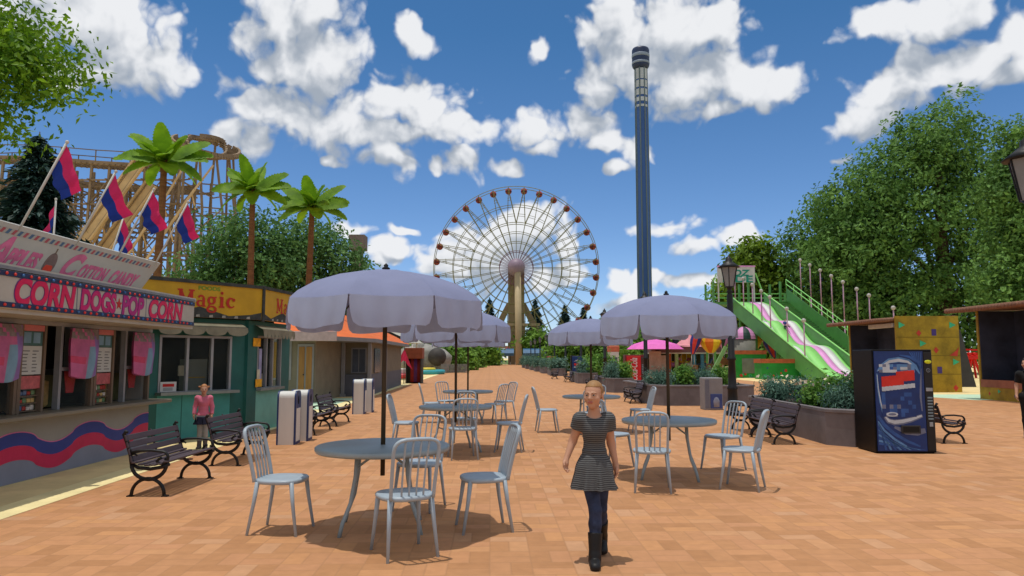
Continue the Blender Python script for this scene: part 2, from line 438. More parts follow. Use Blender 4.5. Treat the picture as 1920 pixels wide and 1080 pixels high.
# ------------------------------------------------------------ the ground
SLOPE = -.0294                          # the street runs a little to the left of the view axis
def tile_material():
    m = bpy.data.materials.new('plaza_tiles'); m.use_nodes = True
    t = m.node_tree; p = t.nodes['Principled BSDF']
    def mth(op, a, b=None, c=None):
        n = N(t, 'ShaderNodeMath', operation=op)
        for i, x in enumerate((a, b, c)):
            if x is None: continue
            if isinstance(x, (int, float)): n.inputs[i].default_value = x
            else: L(t, x, n.inputs[i])
        return n.outputs[0]
    tcn = N(t, 'ShaderNodeTexCoord'); mp = N(t, 'ShaderNodeMapping')
    mp.inputs['Scale'].default_value = (1/.345, 1/.345, 1); mp.inputs['Rotation'].default_value = (0, 0, R(-1.7))
    L(t, tcn.outputs['Object'], mp.inputs['Vector'])
    s = N(t, 'ShaderNodeSeparateXYZ'); L(t, mp.outputs[0], s.inputs[0])
    cx, cy = mth('FLOOR', s.outputs[0]), mth('FLOOR', s.outputs[1])
    fx, fy = mth('SUBTRACT', s.outputs[0], cx), mth('SUBTRACT', s.outputs[1], cy)
    par = mth('FLOORED_MODULO', mth('ADD', cx, cy), 2.0)
    ax = mth('ADD', mth('MULTIPLY', fx, par), mth('MULTIPLY', fy, mth('SUBTRACT', 1.0, par)))   # across the pair of bricks
    bi = mth('FLOOR', mth('MULTIPLY', ax, 2.0))
    cb = N(t, 'ShaderNodeCombineXYZ'); L(t, mth('FLOORED_MODULO', cx, 8.0), cb.inputs[0]); L(t, mth('FLOORED_MODULO', cy, 8.0), cb.inputs[1]); L(t, bi, cb.inputs[2])
    wn = N(t, 'ShaderNodeTexWhiteNoise', noise_dimensions='3D'); L(t, cb.outputs[0], wn.inputs['Vector'])
    ramp = N(t, 'ShaderNodeValToRGB'); e = ramp.color_ramp
    cols = [(0, (173,125,86)), (.3, (183,134,94)), (.55, (188,137,99)), (.8, (193,141,97)), (1, (191,146,111))]
    e.elements[0].position = 0; e.elements[0].color = lin(*cols[0][1]); e.elements[1].position = 1; e.elements[1].color = lin(*cols[-1][1])
    for pos, c in cols[1:-1]:
        x = e.elements.new(pos); x.color = lin(*c)
    L(t, wn.outputs['Value'], ramp.inputs[0])
    # streaky wear along each brick and large soft stains
    n1 = N(t, 'ShaderNodeTexNoise'); n1.inputs['Scale'].default_value = 9; n1.inputs['Detail'].default_value = 6
    L(t, tcn.outputs['Object'], n1.inputs['Vector'])
    n2 = N(t, 'ShaderNodeTexNoise'); n2.inputs['Scale'].default_value = .35; n2.inputs['Detail'].default_value = 4
    L(t, tcn.outputs['Object'], n2.inputs['Vector'])
    w = mth('ADD', mth('MULTIPLY', n1.outputs[0], .34), mth('MULTIPLY_ADD', n2.outputs[0], .22, .72))
    mu = N(t, 'ShaderNodeMix', data_type='RGBA', blend_type='MULTIPLY'); mu.inputs['Factor'].default_value = 1
    L(t, ramp.outputs[0], mu.inputs['A']); L(t, w, mu.inputs['B'])
    # joints
    ex = mth('MINIMUM', mth('MINIMUM', fx, mth('SUBTRACT', 1.0, fx)), mth('MINIMUM', fy, mth('SUBTRACT', 1.0, fy)))
    half = mth('ABSOLUTE', mth('SUBTRACT', ax, .5))
    dd = mth('MINIMUM', ex, half)
    jm = N(t, 'ShaderNodeMapRange', in_1=.008, in_2=.035, in_3=.5, in_4=0.0); L(t, dd, jm.inputs['Value'])
    mj = N(t, 'ShaderNodeMix', data_type='RGBA'); mj.inputs['B'].default_value = lin(164, 122, 88)
    L(t, jm.outputs[0], mj.inputs['Factor']); L(t, mu.outputs['Result'], mj.inputs['A'])
    L(t, mj.outputs['Result'], p.inputs['Base Color'])
    p.inputs['Roughness'].default_value = .8; p.inputs['Specular IOR Level'].default_value = .15
    b = N(t, 'ShaderNodeBump'); b.inputs['Strength'].default_value = .25; b.inputs['Distance'].default_value = .01
    L(t, mth('SUBTRACT', n1.outputs[0], jm.outputs[0]), b.inputs['Height']); L(t, b.outputs[0], p.inputs['Normal'])
    return m
sand = mat('sand', (226, 204, 150), .9, .16, 1.4, bump=.25, spec=.1)
def sheet(name, poly, z, m, **kw):
    b = MB(); b.add([(x, y, z) for x, y in poly], [tuple(range(len(poly)))])
    o = b.build(name, m); tag(o, kind='structure'); return o
sheet('ground', [(-700, -60), (700, -60), (700, 1100), (-700, 1100)], 0, sand)
kerb = lambda d: -5.13 + SLOPE * d
sheet('plaza', [(kerb(-15), -15), (60, -15), (60, 14), (19.8, 27.4), (18.4, 31.0), (17.6, 40), (17.2, 58), (13.5, 110), (9, 172), (kerb(172), 172)], .004, tile_material())
kerbm = mat('kerb_stone', (232, 216, 160), .85, .14, 2.2, bump=.2)
b = MB()
b.add([(kerb(-15)-.45, -15, .008), (kerb(-15), -15, .008), (kerb(172), 172, .008), (kerb(172)-.45, 172, .008)], [(0, 1, 2, 3)])
tag(b.build('path_edge', kerbm), kind='structure')
mint = mat('mint_paving', (186, 214, 186), .85, .1, 3)
sheet('mint_path', [(-14, 24.0), (kerb(24)-.46, 24.0), (kerb(30)-.46, 30.5), (-14, 30.5)], .006, mint)
sheet('mint_crossing', [(17.9, 31.4), (18.5, 27.6+1.5), (20.6, 29.6), (60, 29.6), (60, 33.6), (17.9, 33.6)], .006, mint)
grass = mat('lawn', (92, 128, 58), .9, .3, .6, bump=.2)
sheet('lawn', [(-120, 178), (160, 178), (160, 420), (-120, 420)], .02, grass)
sheet('side_lawn', [(9.6, 115), (20, 92), (40, 100), (30, 172), (9.6, 172)], .02, grass)

# ------------------------------------------------------------ shared materials
white = mat('white_paint', (200, 200, 196), .5, .06, 3)
offwhite = mat('cream_paint', (176, 174, 164), .6, .1, 3)
greyp = mat('grey_trim', (120, 126, 134), .5, .1, 6)
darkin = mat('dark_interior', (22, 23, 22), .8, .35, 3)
darkblue = mat('navy_trim', (38, 52, 88), .45, .12, 4)
blackm = mat('black_iron', (13, 13, 15), .5, .3, 9, spec=.4)
woodpost = mat('brown_frame', (112, 96, 80), .6, .18, 6, stretch=(1, 1, .2))
crimson = mat('crimson_paint', (196, 34, 84), .5, .1, 4)
redp = mat('red_paint', (188, 28, 22), .4, .1, 4)
blue = mat('royal_blue_paint', (44, 62, 142), .5, .1, 4)
pink = mat('pink_plastic', (206, 112, 164), .45, .25, 3, trans=.25)
lilac = mat('lilac_plastic', (152, 120, 190), .45, .25, 3, trans=.25)
skyblue = mat('pale_blue_plastic', (128, 168, 196), .45, .2, 3, trans=.2)
glass = glassmat('window_glass')

# ------------------------------------------------------------ white snack stand on the left (faces the plaza, +X)
SX, SY0, SY1 = -6.75, 4.2, 13.62
st = thing('snack_stand', 'long white snack stand with pink lettering and a blue and crimson wave along its counter', 'food stand', (SX, 9, 0))
def S(mb, name, mats, parent=st):
    o = mb.build(name, mats, parent); o.matrix_parent_inverse = Matrix.Translation((-SX, -9, 0)) if parent is st else Matrix(); return o
panelm = mat('pale_grey_paint', (150, 150, 146), .55, .07, 2)
lowm = mat('blue_grey_paint', (128, 134, 154), .55, .07, 2)
b = MB(); b.box(SX - .1, SX, SY0, SY1, 0, .86); b.box(SX - 3.4, SX - .1, SY1 - .12, SY1 - .003, 0, 2.74); b.box(SX - 3.4, SX - 3.3, SY0, SY1 - .12, 0, 2.74)
S(b, 'wall', panelm)
def wave(y):                             # flat crests, round troughs
    ph = ((y - 10.0) / 1.76) % 1.0
    c = math.cos(2 * PI * ph)
    return .5 + .5 * math.copysign(abs(c) ** (.55 if c > 0 else .9), c)
ys = [SY0 + (SY1 - SY0) * i / 260 for i in range(261)]
pinkline = mat('pink_line_paint', (214, 110, 160), .5, .1, 4)
b = MB()
for z0, z1, mi, e in ((None, .09, 0, .004), (.09, .285, 1, .006), (.285, .46, 2, .006), (.46, .475, 3, .006)):
    top = [(SX + e, y, z1 + .215 * wave(y)) for y in ys]
    bot = [(SX + e, y, .005 if z0 is None else z0 + .215 * wave(y)) for y in ys]
    b.strip(top, bot, mi)
S(b, 'painted_wave', [lowm, crimson, blue, pinkline])
b = MB(); b.bbox(SX - .35, SX + .34, SY0, SY1 + .2, .865, .925, .012)
S(b, 'counter', mat('counter_top', (124, 116, 100), .5, .15, 4, stretch=(1, .2, 1)))
b = MB(); b.box(SX - 3.3, SX + .8, SY0, SY1, 2.735, 2.80); b.box(SX - .10, SX + .76, SY0, SY1 - .01, 2.225, 2.275)
S(b, 'roof', offwhite)
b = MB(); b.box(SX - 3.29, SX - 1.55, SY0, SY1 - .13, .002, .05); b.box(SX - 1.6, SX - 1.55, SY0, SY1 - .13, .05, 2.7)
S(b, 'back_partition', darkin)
# window bays: glazed bay, menu bay, open hatch
jar = [mat('snack_%d' % i, c, .5, .3, 12) for i, c in enumerate([(170, 60, 50), (200, 170, 110), (110, 140, 100), (210, 200, 190), (90, 110, 140)])]
mods = [4.55 - .0, 6.35, 8.15, 9.96, 11.78]
b = MB(); frames = MB()
frames.box(SX - .06, SX + .012, SY0, SY1 - .002, 2.16, 2.222, 1)
for y0 in mods:
    for dy, w, mi in ((0, .07, 0), (.52, .05, 0), (.90, .06, 1), (1.74, .06, 0)):
        frames.box(SX - .07, SX + .014, y0 + dy, y0 + dy + w, .93, 2.158, mi)
    frames.box(SX - .06, SX + .008, y0 + .962, y0 + 1.738, 1.50, 1.55, 1)
    frames.box(SX - .06, SX + .008, y0 + .072, y0 + .518, 2.07, 2.155, 2)
S(frames, 'window_frame', [woodpost, mat('aluminium', (150, 152, 156), .4, .1, 5, metal=.3), mat('salmon_paint', (190, 110, 110), .5, .1, 4)])
menu = mat('menu_board', (186, 192, 190), .5, .06, 6)
for y0 in mods:
    g = MB(); g.box(SX - .032, SX - .026, y0 + .963, y0 + 1.737, .935, 1.499); g.box(SX - .032, SX - .026, y0 + .963, y0 + 1.737, 1.551, 2.157)
    S(g, 'window_pane', glass)
    m = MB(); m.box(SX - .035, SX - .012, y0 + .075, y0 + .515, 1.46, 1.86, 0)
    m.box(SX - .035, SX - .014, y0 + .075, y0 + .515, 1.865, 2.066, 1)
    for k in range(2): m.box(SX - .0118, SX - .009, y0 + .11 + k * .2, y0 + .26 + k * .2, 1.90, 2.05, 2)
    for k in range(7):
        zz = 1.50 + k * .047
        m.box(SX - .0118, SX - .0095, y0 + .10, y0 + .10 + .09 + .07 * rnd.random(), zz, zz + .014, 3)
        m.box(SX - .0118, SX - .0095, y0 + .31, y0 + .31 + .08 + .08 * rnd.random(), zz, zz + .014, 3)
    S(m, 'menu_board', [menu, mat('teal_shade', (70, 110, 110), .6, .2, 4), skyblue, mat('menu_print', (96, 100, 104), .6, .1, 8)])
    m = MB()
    m.box(SX - .035, SX - .014, y0 + .075, y0 + .515, 1.26, 1.44, 0)
    for r_ in range(3):
        z0 = .945 + r_ * .105
        m.box(SX - .20, SX - .03, y0 + .08, y0 + .51, z0, z0 + .012, 6)
        for k in range(5):
            yy = y0 + .09 + k * .085
            m.bbox(SX - .16, SX - .07, yy, yy + .07, z0 + .013, z0 + .06 + .03 * rnd.random(), .008, 1 + rnd.randrange(5))
    S(m, 'snack_shelf', [mat('pink_price_card', (176, 92, 96), .5, .3, 14)] + jar + [woodpost])
    m = MB()
    m.box(SX - 1.2, SX - .35, y0 + .58, y0 + .88, .93, 1.5, 0); m.box(SX - 1.0, SX - .5, y0 + .95, y0 + 1.7, .93, 1.42, 1)
    m.lathe([(.05, 0), (.10, .05), (.10, .4), (.03, .42)], 12, 2, c=(SX - .5, y0 + 1.3, .93)); m.sphere((SX - .5, y0 + .66, 1.72), .14, 12, 3)
    S(m, 'kitchen_fitting', [mat('fryer_steel', (120, 120, 112), .4, .3, 5, metal=.5), mat('olive_cabinet', (92, 96, 62), .6, .3, 4), jar[1], mat('amber_shade', (180, 120, 40), .4, .2, 5)])
    m = MB(); m.prism([(0, 0), (.30, 0), (.24, -.33), (.06, -.33)], 0, .012, 0, plane_mx((SX - .05, y0 + 1.12, 1.49), (0, 1, 0), (0, 0, 1)))
    S(m, 'red_pennant', mat('red_cloth', (196, 44, 48), .6, .15, 5, trans=.2))
# fascia sign over the counter
FX = SX + .80
b = MB(); b.bbox(FX - .05, FX, SY0, SY1 - .06, 2.275, 2.73, .008); b.box(FX - .06, FX + .012, SY0, SY1 - .05, 2.735, 2.775, 1)
b.box(FX, FX + .004, 9.88, 9.90, 2.35, 2.66, 1); b.box(FX, FX + .004, 11.76, 11.78, 2.35, 2.66, 1)
S(b, 'fascia', [offwhite, greyp])
for z in (2.655, 2.285):
    b = MB(); b.box(FX + .001, FX + .012, SY0, SY1 - .07, z, z + .065, 0)
    k = 0; y = SY0 + .06
    while y < SY1 - .1:
        b.sphere((FX + .016, y, z + .033), .020, 8, 1 + (k % 4 == 3)); y += .145; k += 1
    S(b, 'bulb_strip', [darkblue, mat('red_bulb', (220, 60, 50), .3, .1, 5), mat('blue_bulb', (60, 110, 170), .3, .1, 5)])
def facing(y, z, x): return Matrix.Translation((-SX, -9, 0)) @ plane_mx((x, y, z), (0, 1, 0), (0, 0, 1))
letter = mat('raspberry_lettering', (206, 22, 82), .45, .12, 6)
shade = mat('violet_lettering', (110, 60, 130), .5, .1, 6)
for body, y0, y1, h, z, sh_, mt in (('CORN', 8.64, 9.85, .335, 2.50, .18, letter), ('DOGS', 9.97, 10.86, .30, 2.50, .10, mat('magenta_lettering', (188, 20, 104), .45, .15, 6)),
                                ('POP', 11.04, 11.69, .30, 2.50, .10, mat('plum_lettering', (168, 30, 120), .45, .15, 6)), ('CORN', 11.86, 13.08, .315, 2.50, .18, letter)):
    text('sign_lettering', body, shade, st, facing((y0 + y1) / 2, z, FX + .0015), y1 - y0 + .03, h + .025, .003, .055, sh_)
    text('sign_lettering', body, mt, st, facing((y0 + y1) / 2, z, FX + .005), y1 - y0, h, .004, .04, sh_)
b = MB()
pts = [(.09 * (1 if i % 2 == 0 else .42) * math.sin(PI * i / 5), .09 * (1 if i % 2 == 0 else .42) * math.cos(PI * i / 5)) for i in range(10)]
b.prism(pts[::-1], 0, .006, 0, plane_mx((FX + .001, 10.95, 2.50), (0, 1, 0), (0, 0, 1)))
S(b, 'sign_star', redp)
# leaning roof board
TX, BX, Z0, Z1 = SX + .10, SX - .24, 2.80, 3.47
def lean(z): return BX + (TX - BX) * (z - Z0) / (Z1 - Z0)
un = Vector((TX - BX, 0, Z1 - Z0)).normalized()
lm = lambda y, z, e=.0: Matrix.Translation((-SX, -9, 0)) @ plane_mx(Vector((lean(z), y, z)) + Vector((un.z, 0, -un.x)) * e, (0, 1, 0), un)
b = MB()
for (za, zb, e) in ((Z0, Z1, 0.0),):
    f = Vector((un.z, 0, -un.x)) * .05
    b.add([(BX, SY0, Z0), (BX, SY1 - .22, Z0), (TX, SY1, Z1), (TX, SY0, Z1)] + [tuple(Vector(p) - f) for p in ((BX, SY0, Z0), (BX, SY1 - .22, Z0), (TX, SY1, Z1), (TX, SY0, Z1))],
          [(0, 1, 2, 3), (7, 6, 5, 4), (1, 5, 6, 2), (0, 4, 5, 1), (3, 2, 6, 7), (0, 3, 7, 4)])
b.box(BX - .6, BX - .06, SY0, SY1 - .3, 2.801, 3.1, 0)
S(b, 'roof_board', mat('roof_board_paint', (176, 176, 172), .55, .08, 2))
Sinv = Matrix.Translation((SX, 9, 0))
def dash_material():
    m = bpy.data.materials.new('dashed_border'); m.use_nodes = True; t = m.node_tree; p = t.nodes['Principled BSDF']
    tcn = N(t, 'ShaderNodeTexCoord'); sp = N(t, 'ShaderNodeSeparateXYZ'); L(t, tcn.outputs['Object'], sp.inputs[0])
    a = N(t, 'ShaderNodeMath', operation='MULTIPLY_ADD', in_1=-.6); L(t, sp.outputs[2], a.inputs[0]); L(t, sp.outputs[1], a.inputs[2])
    b_ = N(t, 'ShaderNodeMath', operation='MULTIPLY', in_1=1 / .23); L(t, a.outputs[0], b_.inputs[0])
    f = N(t, 'ShaderNodeMath', operation='FRACT'); L(t, b_.outputs[0], f.inputs[0])
    r = N(t, 'ShaderNodeValToRGB'); r.color_ramp.interpolation = 'CONSTANT'; e = r.color_ramp.elements
    wht = lin(160, 160, 156)
    e[0].position = 0; e[0].color = lin(160, 70, 84); e[1].position = .27; e[1].color = wht
    x = e.new(.5); x.color = lin(62, 96, 132); x = e.new(.77); x.color = wht
    L(t, f.outputs[0], r.inputs[0]); L(t, r.outputs[0], p.inputs['Base Color']); p.inputs['Roughness'].default_value = .55
    return m
b = MB()
b.prism([(0, -.036), (SY1 - SY0 - .35, -.036), (SY1 - SY0 - .35, .036), (0, .036)], .002, .006, 0, Sinv @ lm(SY0 + .05, 3.375))
S(b, 'dash_border', dash_material())
script = mat('faded_pink_lettering', (204, 104, 146), .6, .2, 6)
text('board_lettering', 'A', script, st, lm(9.50, 3.12, .002), .48, .46, .004, .03, .45)
text('board_lettering', 'PPLES', script, st, lm(10.08, 3.06, .002), .70, .30, .004, .05, .35)
text('board_lettering', 'C', script, st, lm(11.2, 3.11, .002), .46, .45, .004, .05, .5)
text('board_lettering', 'OTTON', script, st, lm(11.80, 3.06, .002), .80, .28, .004, .05, .45)
text('board_lettering', 'CANDY', script, st, lm(12.74, 3.06, .002), .88, .30, .004, .05, .45)
b = MB()
A = Sinv @ lm(10.66, 3.06)
el_ = [(.13 * math.cos(a), .20 * math.sin(a)) for a in [2 * PI * i / 24 for i in range(24)]]
b.prism(el_, .002, .005, 0, A)
b.prism([(.10 * math.cos(a), -.05 + .13 * math.sin(a)) for a in [PI + PI * i / 14 for i in range(15)]] + [(.07, .0), (-.07, .0)], .0055, .008, 1, A)
b.prism([(-.012, .18), (.012, .18), (.012, .27), (-.012, .27)], .002, .005, 2, A)
S(b, 'painted_apple', [mat('toffee_brown', (120, 100, 98), .6, .25, 8), mat('apple_red', (214, 64, 40), .5, .2, 8), woodpost])

# bags of cotton candy hanging at the glazed bays
def bag_mesh(y0):
    V = []; Fq = []; mi = []
    nu, nv = 16, 14
    for side in (1, -1):
        o = len(V)
        for j in range(nv + 1):
            v = j / nv
            for i in range(nu + 1):
                u = i / nu
                bulge = (math.sin(PI * min(1, max(0, u))) ** .5) * (math.sin(PI * min(.98, .08 + .9 * (1 - v))) ** .5)
                edge = .5 + .08 * math.sin(9 * u) * v
                wd = .36 + .035 * math.sin(3.2 * v + 1) - .05 * (1 - v) ** 2
                V.append((side * (.015 + .085 * bulge * (.85 + .2 * math.sin(14 * u + 5 * v))), (u - .5) * 2 * wd, -.72 * v - .05 * math.sin(PI * u) * v))
        for j in range(nv):
            for i in range(nu):
                a = o + j * (nu + 1) + i
                q = (a, a + 1, a + nu + 2, a + nu + 1)
                Fq.append(q[::-1] if side > 0 else q)
                u = (i + .5) / nu; v = (j + .5) / nv
                mi.append(3 if v < .22 and (i * 7 + j * 3) % 5 else 1 if u > .72 else 2 if (.5 < u < .72 and v > .35) else 4 if (u < .38 and .55 < v < .72) else 0)
    return V, Fq, mi
bags = ['pink and lilac bag of cotton candy hanging at the stand window nearest the green kiosk',
        'pink and lilac bag of cotton candy hanging at the middle bay of the snack stand', 'cotton candy bag cut off by the left edge at the snack stand window']
bm0 = None
for y0, lb in zip((mods[4], mods[3], mods[2]), bags):
    if bm0 is None:
        V, Fq, mi = bag_mesh(y0)
        o = np_obj('cotton_candy_bag', V, Fq, [pink, lilac, skyblue, mat('grey_film', (150, 140, 142), .4, .3, 9, trans=.3), mat('rose_print', (196, 70, 110), .5, .2, 6)], smooth=True, mi=mi); bm0 = o
    else:
        o = bm0.copy(); col.objects.link(o)
    o.location = (SX + .10, y0 + 1.35, 2.14)
    tag(o, lb, 'candy bag', 'cotton candy bags hanging in the stand windows')

# flags on the stand roof
flagp, flagb = mat('flag_pink', (206, 40, 98), .7, .15, 5, trans=.3), mat('flag_blue', (24, 52, 136), .7, .15, 5, trans=.3)
polem = mat('pole_white', (190, 188, 182), .5, .1, 6)
def flag(loc, dirv, length, fly, label, wob):
    t = thing('flag', label, 'flag', loc, 0, 'pink and blue flags on the snack stand roof')
    d = Vector(dirv).normalized()
    b = MB(); b.tube([(0, 0, -.05), d * length], .017, 8); b.sphere(d * (length + .015), .026, 8)
    b.build('pole', polem, t)
    Fv = Vector(fly); b = MB(); n, k = 14, 8
    hoist = .43
    vs = []
    for j in range(k + 1):
        for i in range(n + 1):
            u, v = i / n, j / k                       # u along the fly, v down the hoist
            p = d * (length - .02 - hoist * v) + Fv * u * (1 - .40 * v)
            p = p + Vector((.02, 1, .1)) * ((.045 + .02 * math.sin(wob * 5)) * math.sin((6.5 + 2 * math.sin(wob * 3)) * u + 1.4 * v + wob * 2) * (.25 + u))
            p = p + Vector((1, 0, 0)) * (.03 * math.sin(11 * u + wob * 2) * u)
            vs.append(p)
    for j in range(k):
        for i in range(n):
            a = j * (n + 1) + i
            b.add([vs[a], vs[a+1], vs[a+n+2], vs[a+n+1]], [(3, 2, 1, 0)], 0 if j < k / 2 else 1, smooth=True)
    b.build('banner', [flagp, flagb], t)
    return t
fb = [W(22, 415, 9.7), W(128, 445, 11.0), W(219, 470, 12.2), W(283, 490, 13.45)]
names = ['large pink and blue flag nearest the left edge on a leaning white pole', 'pink and blue flag on the second leaning pole from the left',
         'pink and blue flag on the third leaning pole beside the palm trunk', 'pink and blue flag on the leaning pole at the far end of the stand roof']
for i, (p, nm) in enumerate(zip(fb, names)):
    flag((TX - .03, p.y, Z1 - .01), (.50, .0, 1), (1.30, 1.22, 1.22, 1.28)[i], (.21, .10, -.62), nm, i * 1.3)
flag((SX - 1.75, 13.3, 2.80), (0.0, 0, 1), 1.82, (-.22, .05, -.55), 'limp flag on an upright white pole at the back of the stand roof', .5)
flag((SX - .95, 13.4, 2.80), (.28, 0, 1), 1.60, (.16, .08, -.58), 'small flag hanging behind the third leaning pole on the stand roof', 2.2)

# ------------------------------------------------------------ green corner kiosk with the yellow sign
A_, B_, C_ = Vector((-7.27, 14.2, 0)), Vector((-5.64, 16.4, 0)), Vector((-5.40, 18.75, 0))
kz = thing('corner_kiosk', 'dark green corner kiosk with a yellow fascia sign and serving windows', 'kiosk', (-6.9, 16.8, 0))
KI = Matrix.Translation((6.9, -16.8, 0))
def K(mb, name, mats, parent=None):
    o = mb.build(name, mats, parent or kz); o.matrix_parent_inverse = KI if parent is None else Matrix(); return o
teal = mat('teal_paint', (30, 92, 88), .5, .14, 2.5)
teal2 = mat('light_teal_paint', (62, 142, 142), .5, .14, 2.5)
teal3 = mat('sea_green_paint', (110, 176, 164), .5, .12, 2.5)
yellow = mat('sign_yellow', (190, 150, 26), .55, .12, 2.2)
soot = mat('sooty_trim', (58, 62, 60), .8, .5, 5)
awn = mat('awning_canvas', (140, 136, 116), .8, .2, 4, trans=.15)
dAB = (B_ - A_).normalized(); nAB = Vector((dAB.y, -dAB.x, 0)); lAB = (B_ - A_).length
dBC = (C_ - B_).normalized(); nBC = Vector((dBC.y, -dBC.x, 0)); lBC = (C_ - B_).length
def frame(o, d, off=0.0):               # x along the wall, y up, z outwards
    n = Vector((d.y, -d.x, 0)); return plane_mx(Vector(o) + n * off, d, (0, 0, 1))
In = .30                                # the walls stand back from the fascia
FA, FB = frame(A_, dAB), frame(B_, dBC)
# fascia slabs
b = MB()
for Mx, l0, l1 in ((FA, -.6, lAB + .02), (FB, .02, lBC)):
    b.box(l0, l1, 2.54, 3.24, -.12, 0, 0, Mx)
    b.box(l0, l1 + .02, 3.24, 3.31, -.15, .03, 1, Mx)
b.box(lAB - .03, lAB + .03, 2.5, 3.32, -.03, .035, 1, FA)
K(b, 'fascia', [yellow, soot])
b = MB()                                 # dark pennant edging under the sign
for Mx, l in ((FA, lAB - .04), (FB, lBC)):
    pk = [(0, .16), (.18, .05), (.45, .22), (.70, .05), (.9, .10), (1, .16)]
    for (u0, h0), (u1, h1) in zip(pk, pk[1:]):
        b.prism([(u0 * l, 2.535), (u1 * l, 2.535), (u1 * l, 2.54 + h1), (u0 * l, 2.54 + h0)], .002, .006, 0, Mx)
    for q in range(7):
        u = .2 + .11 * q
        if u * l < l - .2: b.prism([(u * l, 2.545), (u * l + .09, 2.545), (u * l + .08, 2.60), (u * l + .01, 2.59)], .0065, .009, 1, Mx)
K(b, 'sign_edging', [soot, mat('pale_rust', (150, 150, 140), .8, .3, 7)])
# walls, windows
def wallpiece(b, Mx, l0, l1, z0, z1, mi=0, t=.12, off=-In): b.box(l0, l1, z0, z1, off - t, off, mi, Mx)
w0, w1 = .55, 2.18
b = MB()
wallpiece(b, FA, -.7, w0, 0, 2.53); wallpiece(b, FA, w1, lAB - .13, 0, 2.53); wallpiece(b, FA, w0, w1, 2.16, 2.53); wallpiece(b, FA, w0, w1, 0, .95, 1)
b.box(w0 + .52, w0 + .535, .02, .93, -In, -In + .004, 0, FA); b.box(w0 + 1.08, w0 + 1.095, .02, .93, -In, -In + .004, 0, FA)
s0, s1 = .42, 1.75
wallpiece(b, FB, -.05, s0, 0, 2.53); wallpiece(b, FB, s1, lBC - .1, 0, 2.53); wallpiece(b, FB, s0, s1, 2.2, 2.53); wallpiece(b, FB, s0, s1, 0, .95, 2)
K(b, 'wall', [teal, teal2, teal3])
b = MB(); cb_ = [A_ + nAB * -In + dAB * -.6, B_ + (nAB + nBC).normalized() * -In, C_ + nBC * -In, Vector((-9.6, 19.2, 0)), Vector((-9.9, 14.6, 0))]
b.prism([(p.x, p.y) for p in cb_], 3.12, 3.2, 0)
inn = [(p.x - .3, p.y) for p in cb_]
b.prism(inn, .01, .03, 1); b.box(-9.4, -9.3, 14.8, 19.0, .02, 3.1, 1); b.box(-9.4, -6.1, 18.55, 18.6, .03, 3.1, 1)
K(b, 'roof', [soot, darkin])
alum = MATS['aluminium']
for Mx, l0, l1, zb, zt, cuts in ((FA, w0, w1, .95, 2.16, (.36, .70)), (FB, s0, s1, .95, 2.2, (.36, .62))):
    b = MB()
    for u in (0, 1):
        x = l0 if u == 0 else l1 - .05
        b.box(x, x + .05, zb, zt, -In - .08, -In + .012, 0, Mx)
    b.box(l0 + .05, l1 - .05, zt - .05, zt, -In - .08, -In + .012, 0, Mx); b.box(l0 + .05, l1 - .05, zb, zb + .05, -In - .08, -In + .012, 0, Mx)
    for c in cuts:
        x = l0 + c * (l1 - l0); b.box(x, x + .055, zb + .05, zt - .05, -In - .07, -In + .006, 0, Mx)
    fr = K(b, 'window', alum)
    g = MB(); g.box(l0 + .05, l1 - .05, zb + .05, zt - .05, -In - .05, -In - .044, 0, Mx)
    o = g.build('pane', glass, fr); o.matrix_parent_inverse = Matrix()
b = MB(); b.box(w0 - .05, w1 + .08, .93, .99, -In - .02, -In + .24, 0, FA); b.box(s0, s1, .93, .99, -In - .02, -In + .12, 0, FB)
K(b, 'sill', mat('sill_steel', (130, 138, 136), .45, .15, 5, metal=.3))
def awning(Mx, l0, l1, zt, zb, out, n):
    b = MB(); k = 10
    tp = []; bt = []; pr = []
    for i in range(n * k + 1):
        u = i / (n * k); x = l0 + (l1 - l0) * u
        s = abs(math.sin(PI * n * u))
        tp.append(Mx @ Vector((x, zt, -In + .02))); pr.append(Mx @ Vector((x, zt - .10, -In + out))); bt.append(Mx @ Vector((x, zb - .10 * s ** .4, -In + out + .02)))
    b.strip(tp, pr); b.strip(pr, bt); return b
K(awning(FA, w0 - .18, w1 + .22, 2.44, 2.26, .26, 4), 'awning', awn)
K(awning(FB, s0 - .2, s1 + .28, 2.44, 2.24, .22, 9), 'awning', awn)
b = MB()                                  # what can be made out behind the panes
b.box(w0 + 1.0, w0 + 1.45, .97, 1.66, -1.3, -.95, 0, FA); b.box(w0 + .8, w0 + .95, 1.3, 1.52, -1.0, -.97, 1, FA)
b.box(w0 + 1.02, w0 + 1.40, 1.25, 1.27, -.949, -.94, 2, FA); b.box(w0, w1, .93, .95, -1.0, -In - .13, 3, FA)
b.box(s0 + .1, s0 + .5, 1.0, 1.5, -.8, -.7, 0, FB); b.box(s0 + .75, s1, 1.0, 1.3, -.9, -.7, 1, FB)
K(b, 'kitchen_fitting', [mat('grey_fridge', (128, 136, 124), .5, .12, 3), mat('note_paper', (196, 190, 160), .7, .1, 4), yellow, darkin])
b = MB()
b.box(s0 - .26, s0 + .10, 1.95, 2.14, -In + .016, -In + .03, 0, FB); b.box(s0 + .06, s0 + .2, 1.18, 1.9, -In + .016, -In + .024, 1, FB)
b.box(s0 - .1, s0 + .22, 1.02, 1.2, -In + .026, -In + .034, 0, FB); b.box(s0 - .04, s0 + .10, 1.2, 1.42, -In + .026, -In + .034, 2, FB)
K(b, 'poster', [mat('amber_poster', (226, 162, 20), .6, .3, 9), mat('lavender_poster', (150, 150, 186), .6, .2, 5), mat('cream_poster', (200, 196, 170), .6, .2, 5)])
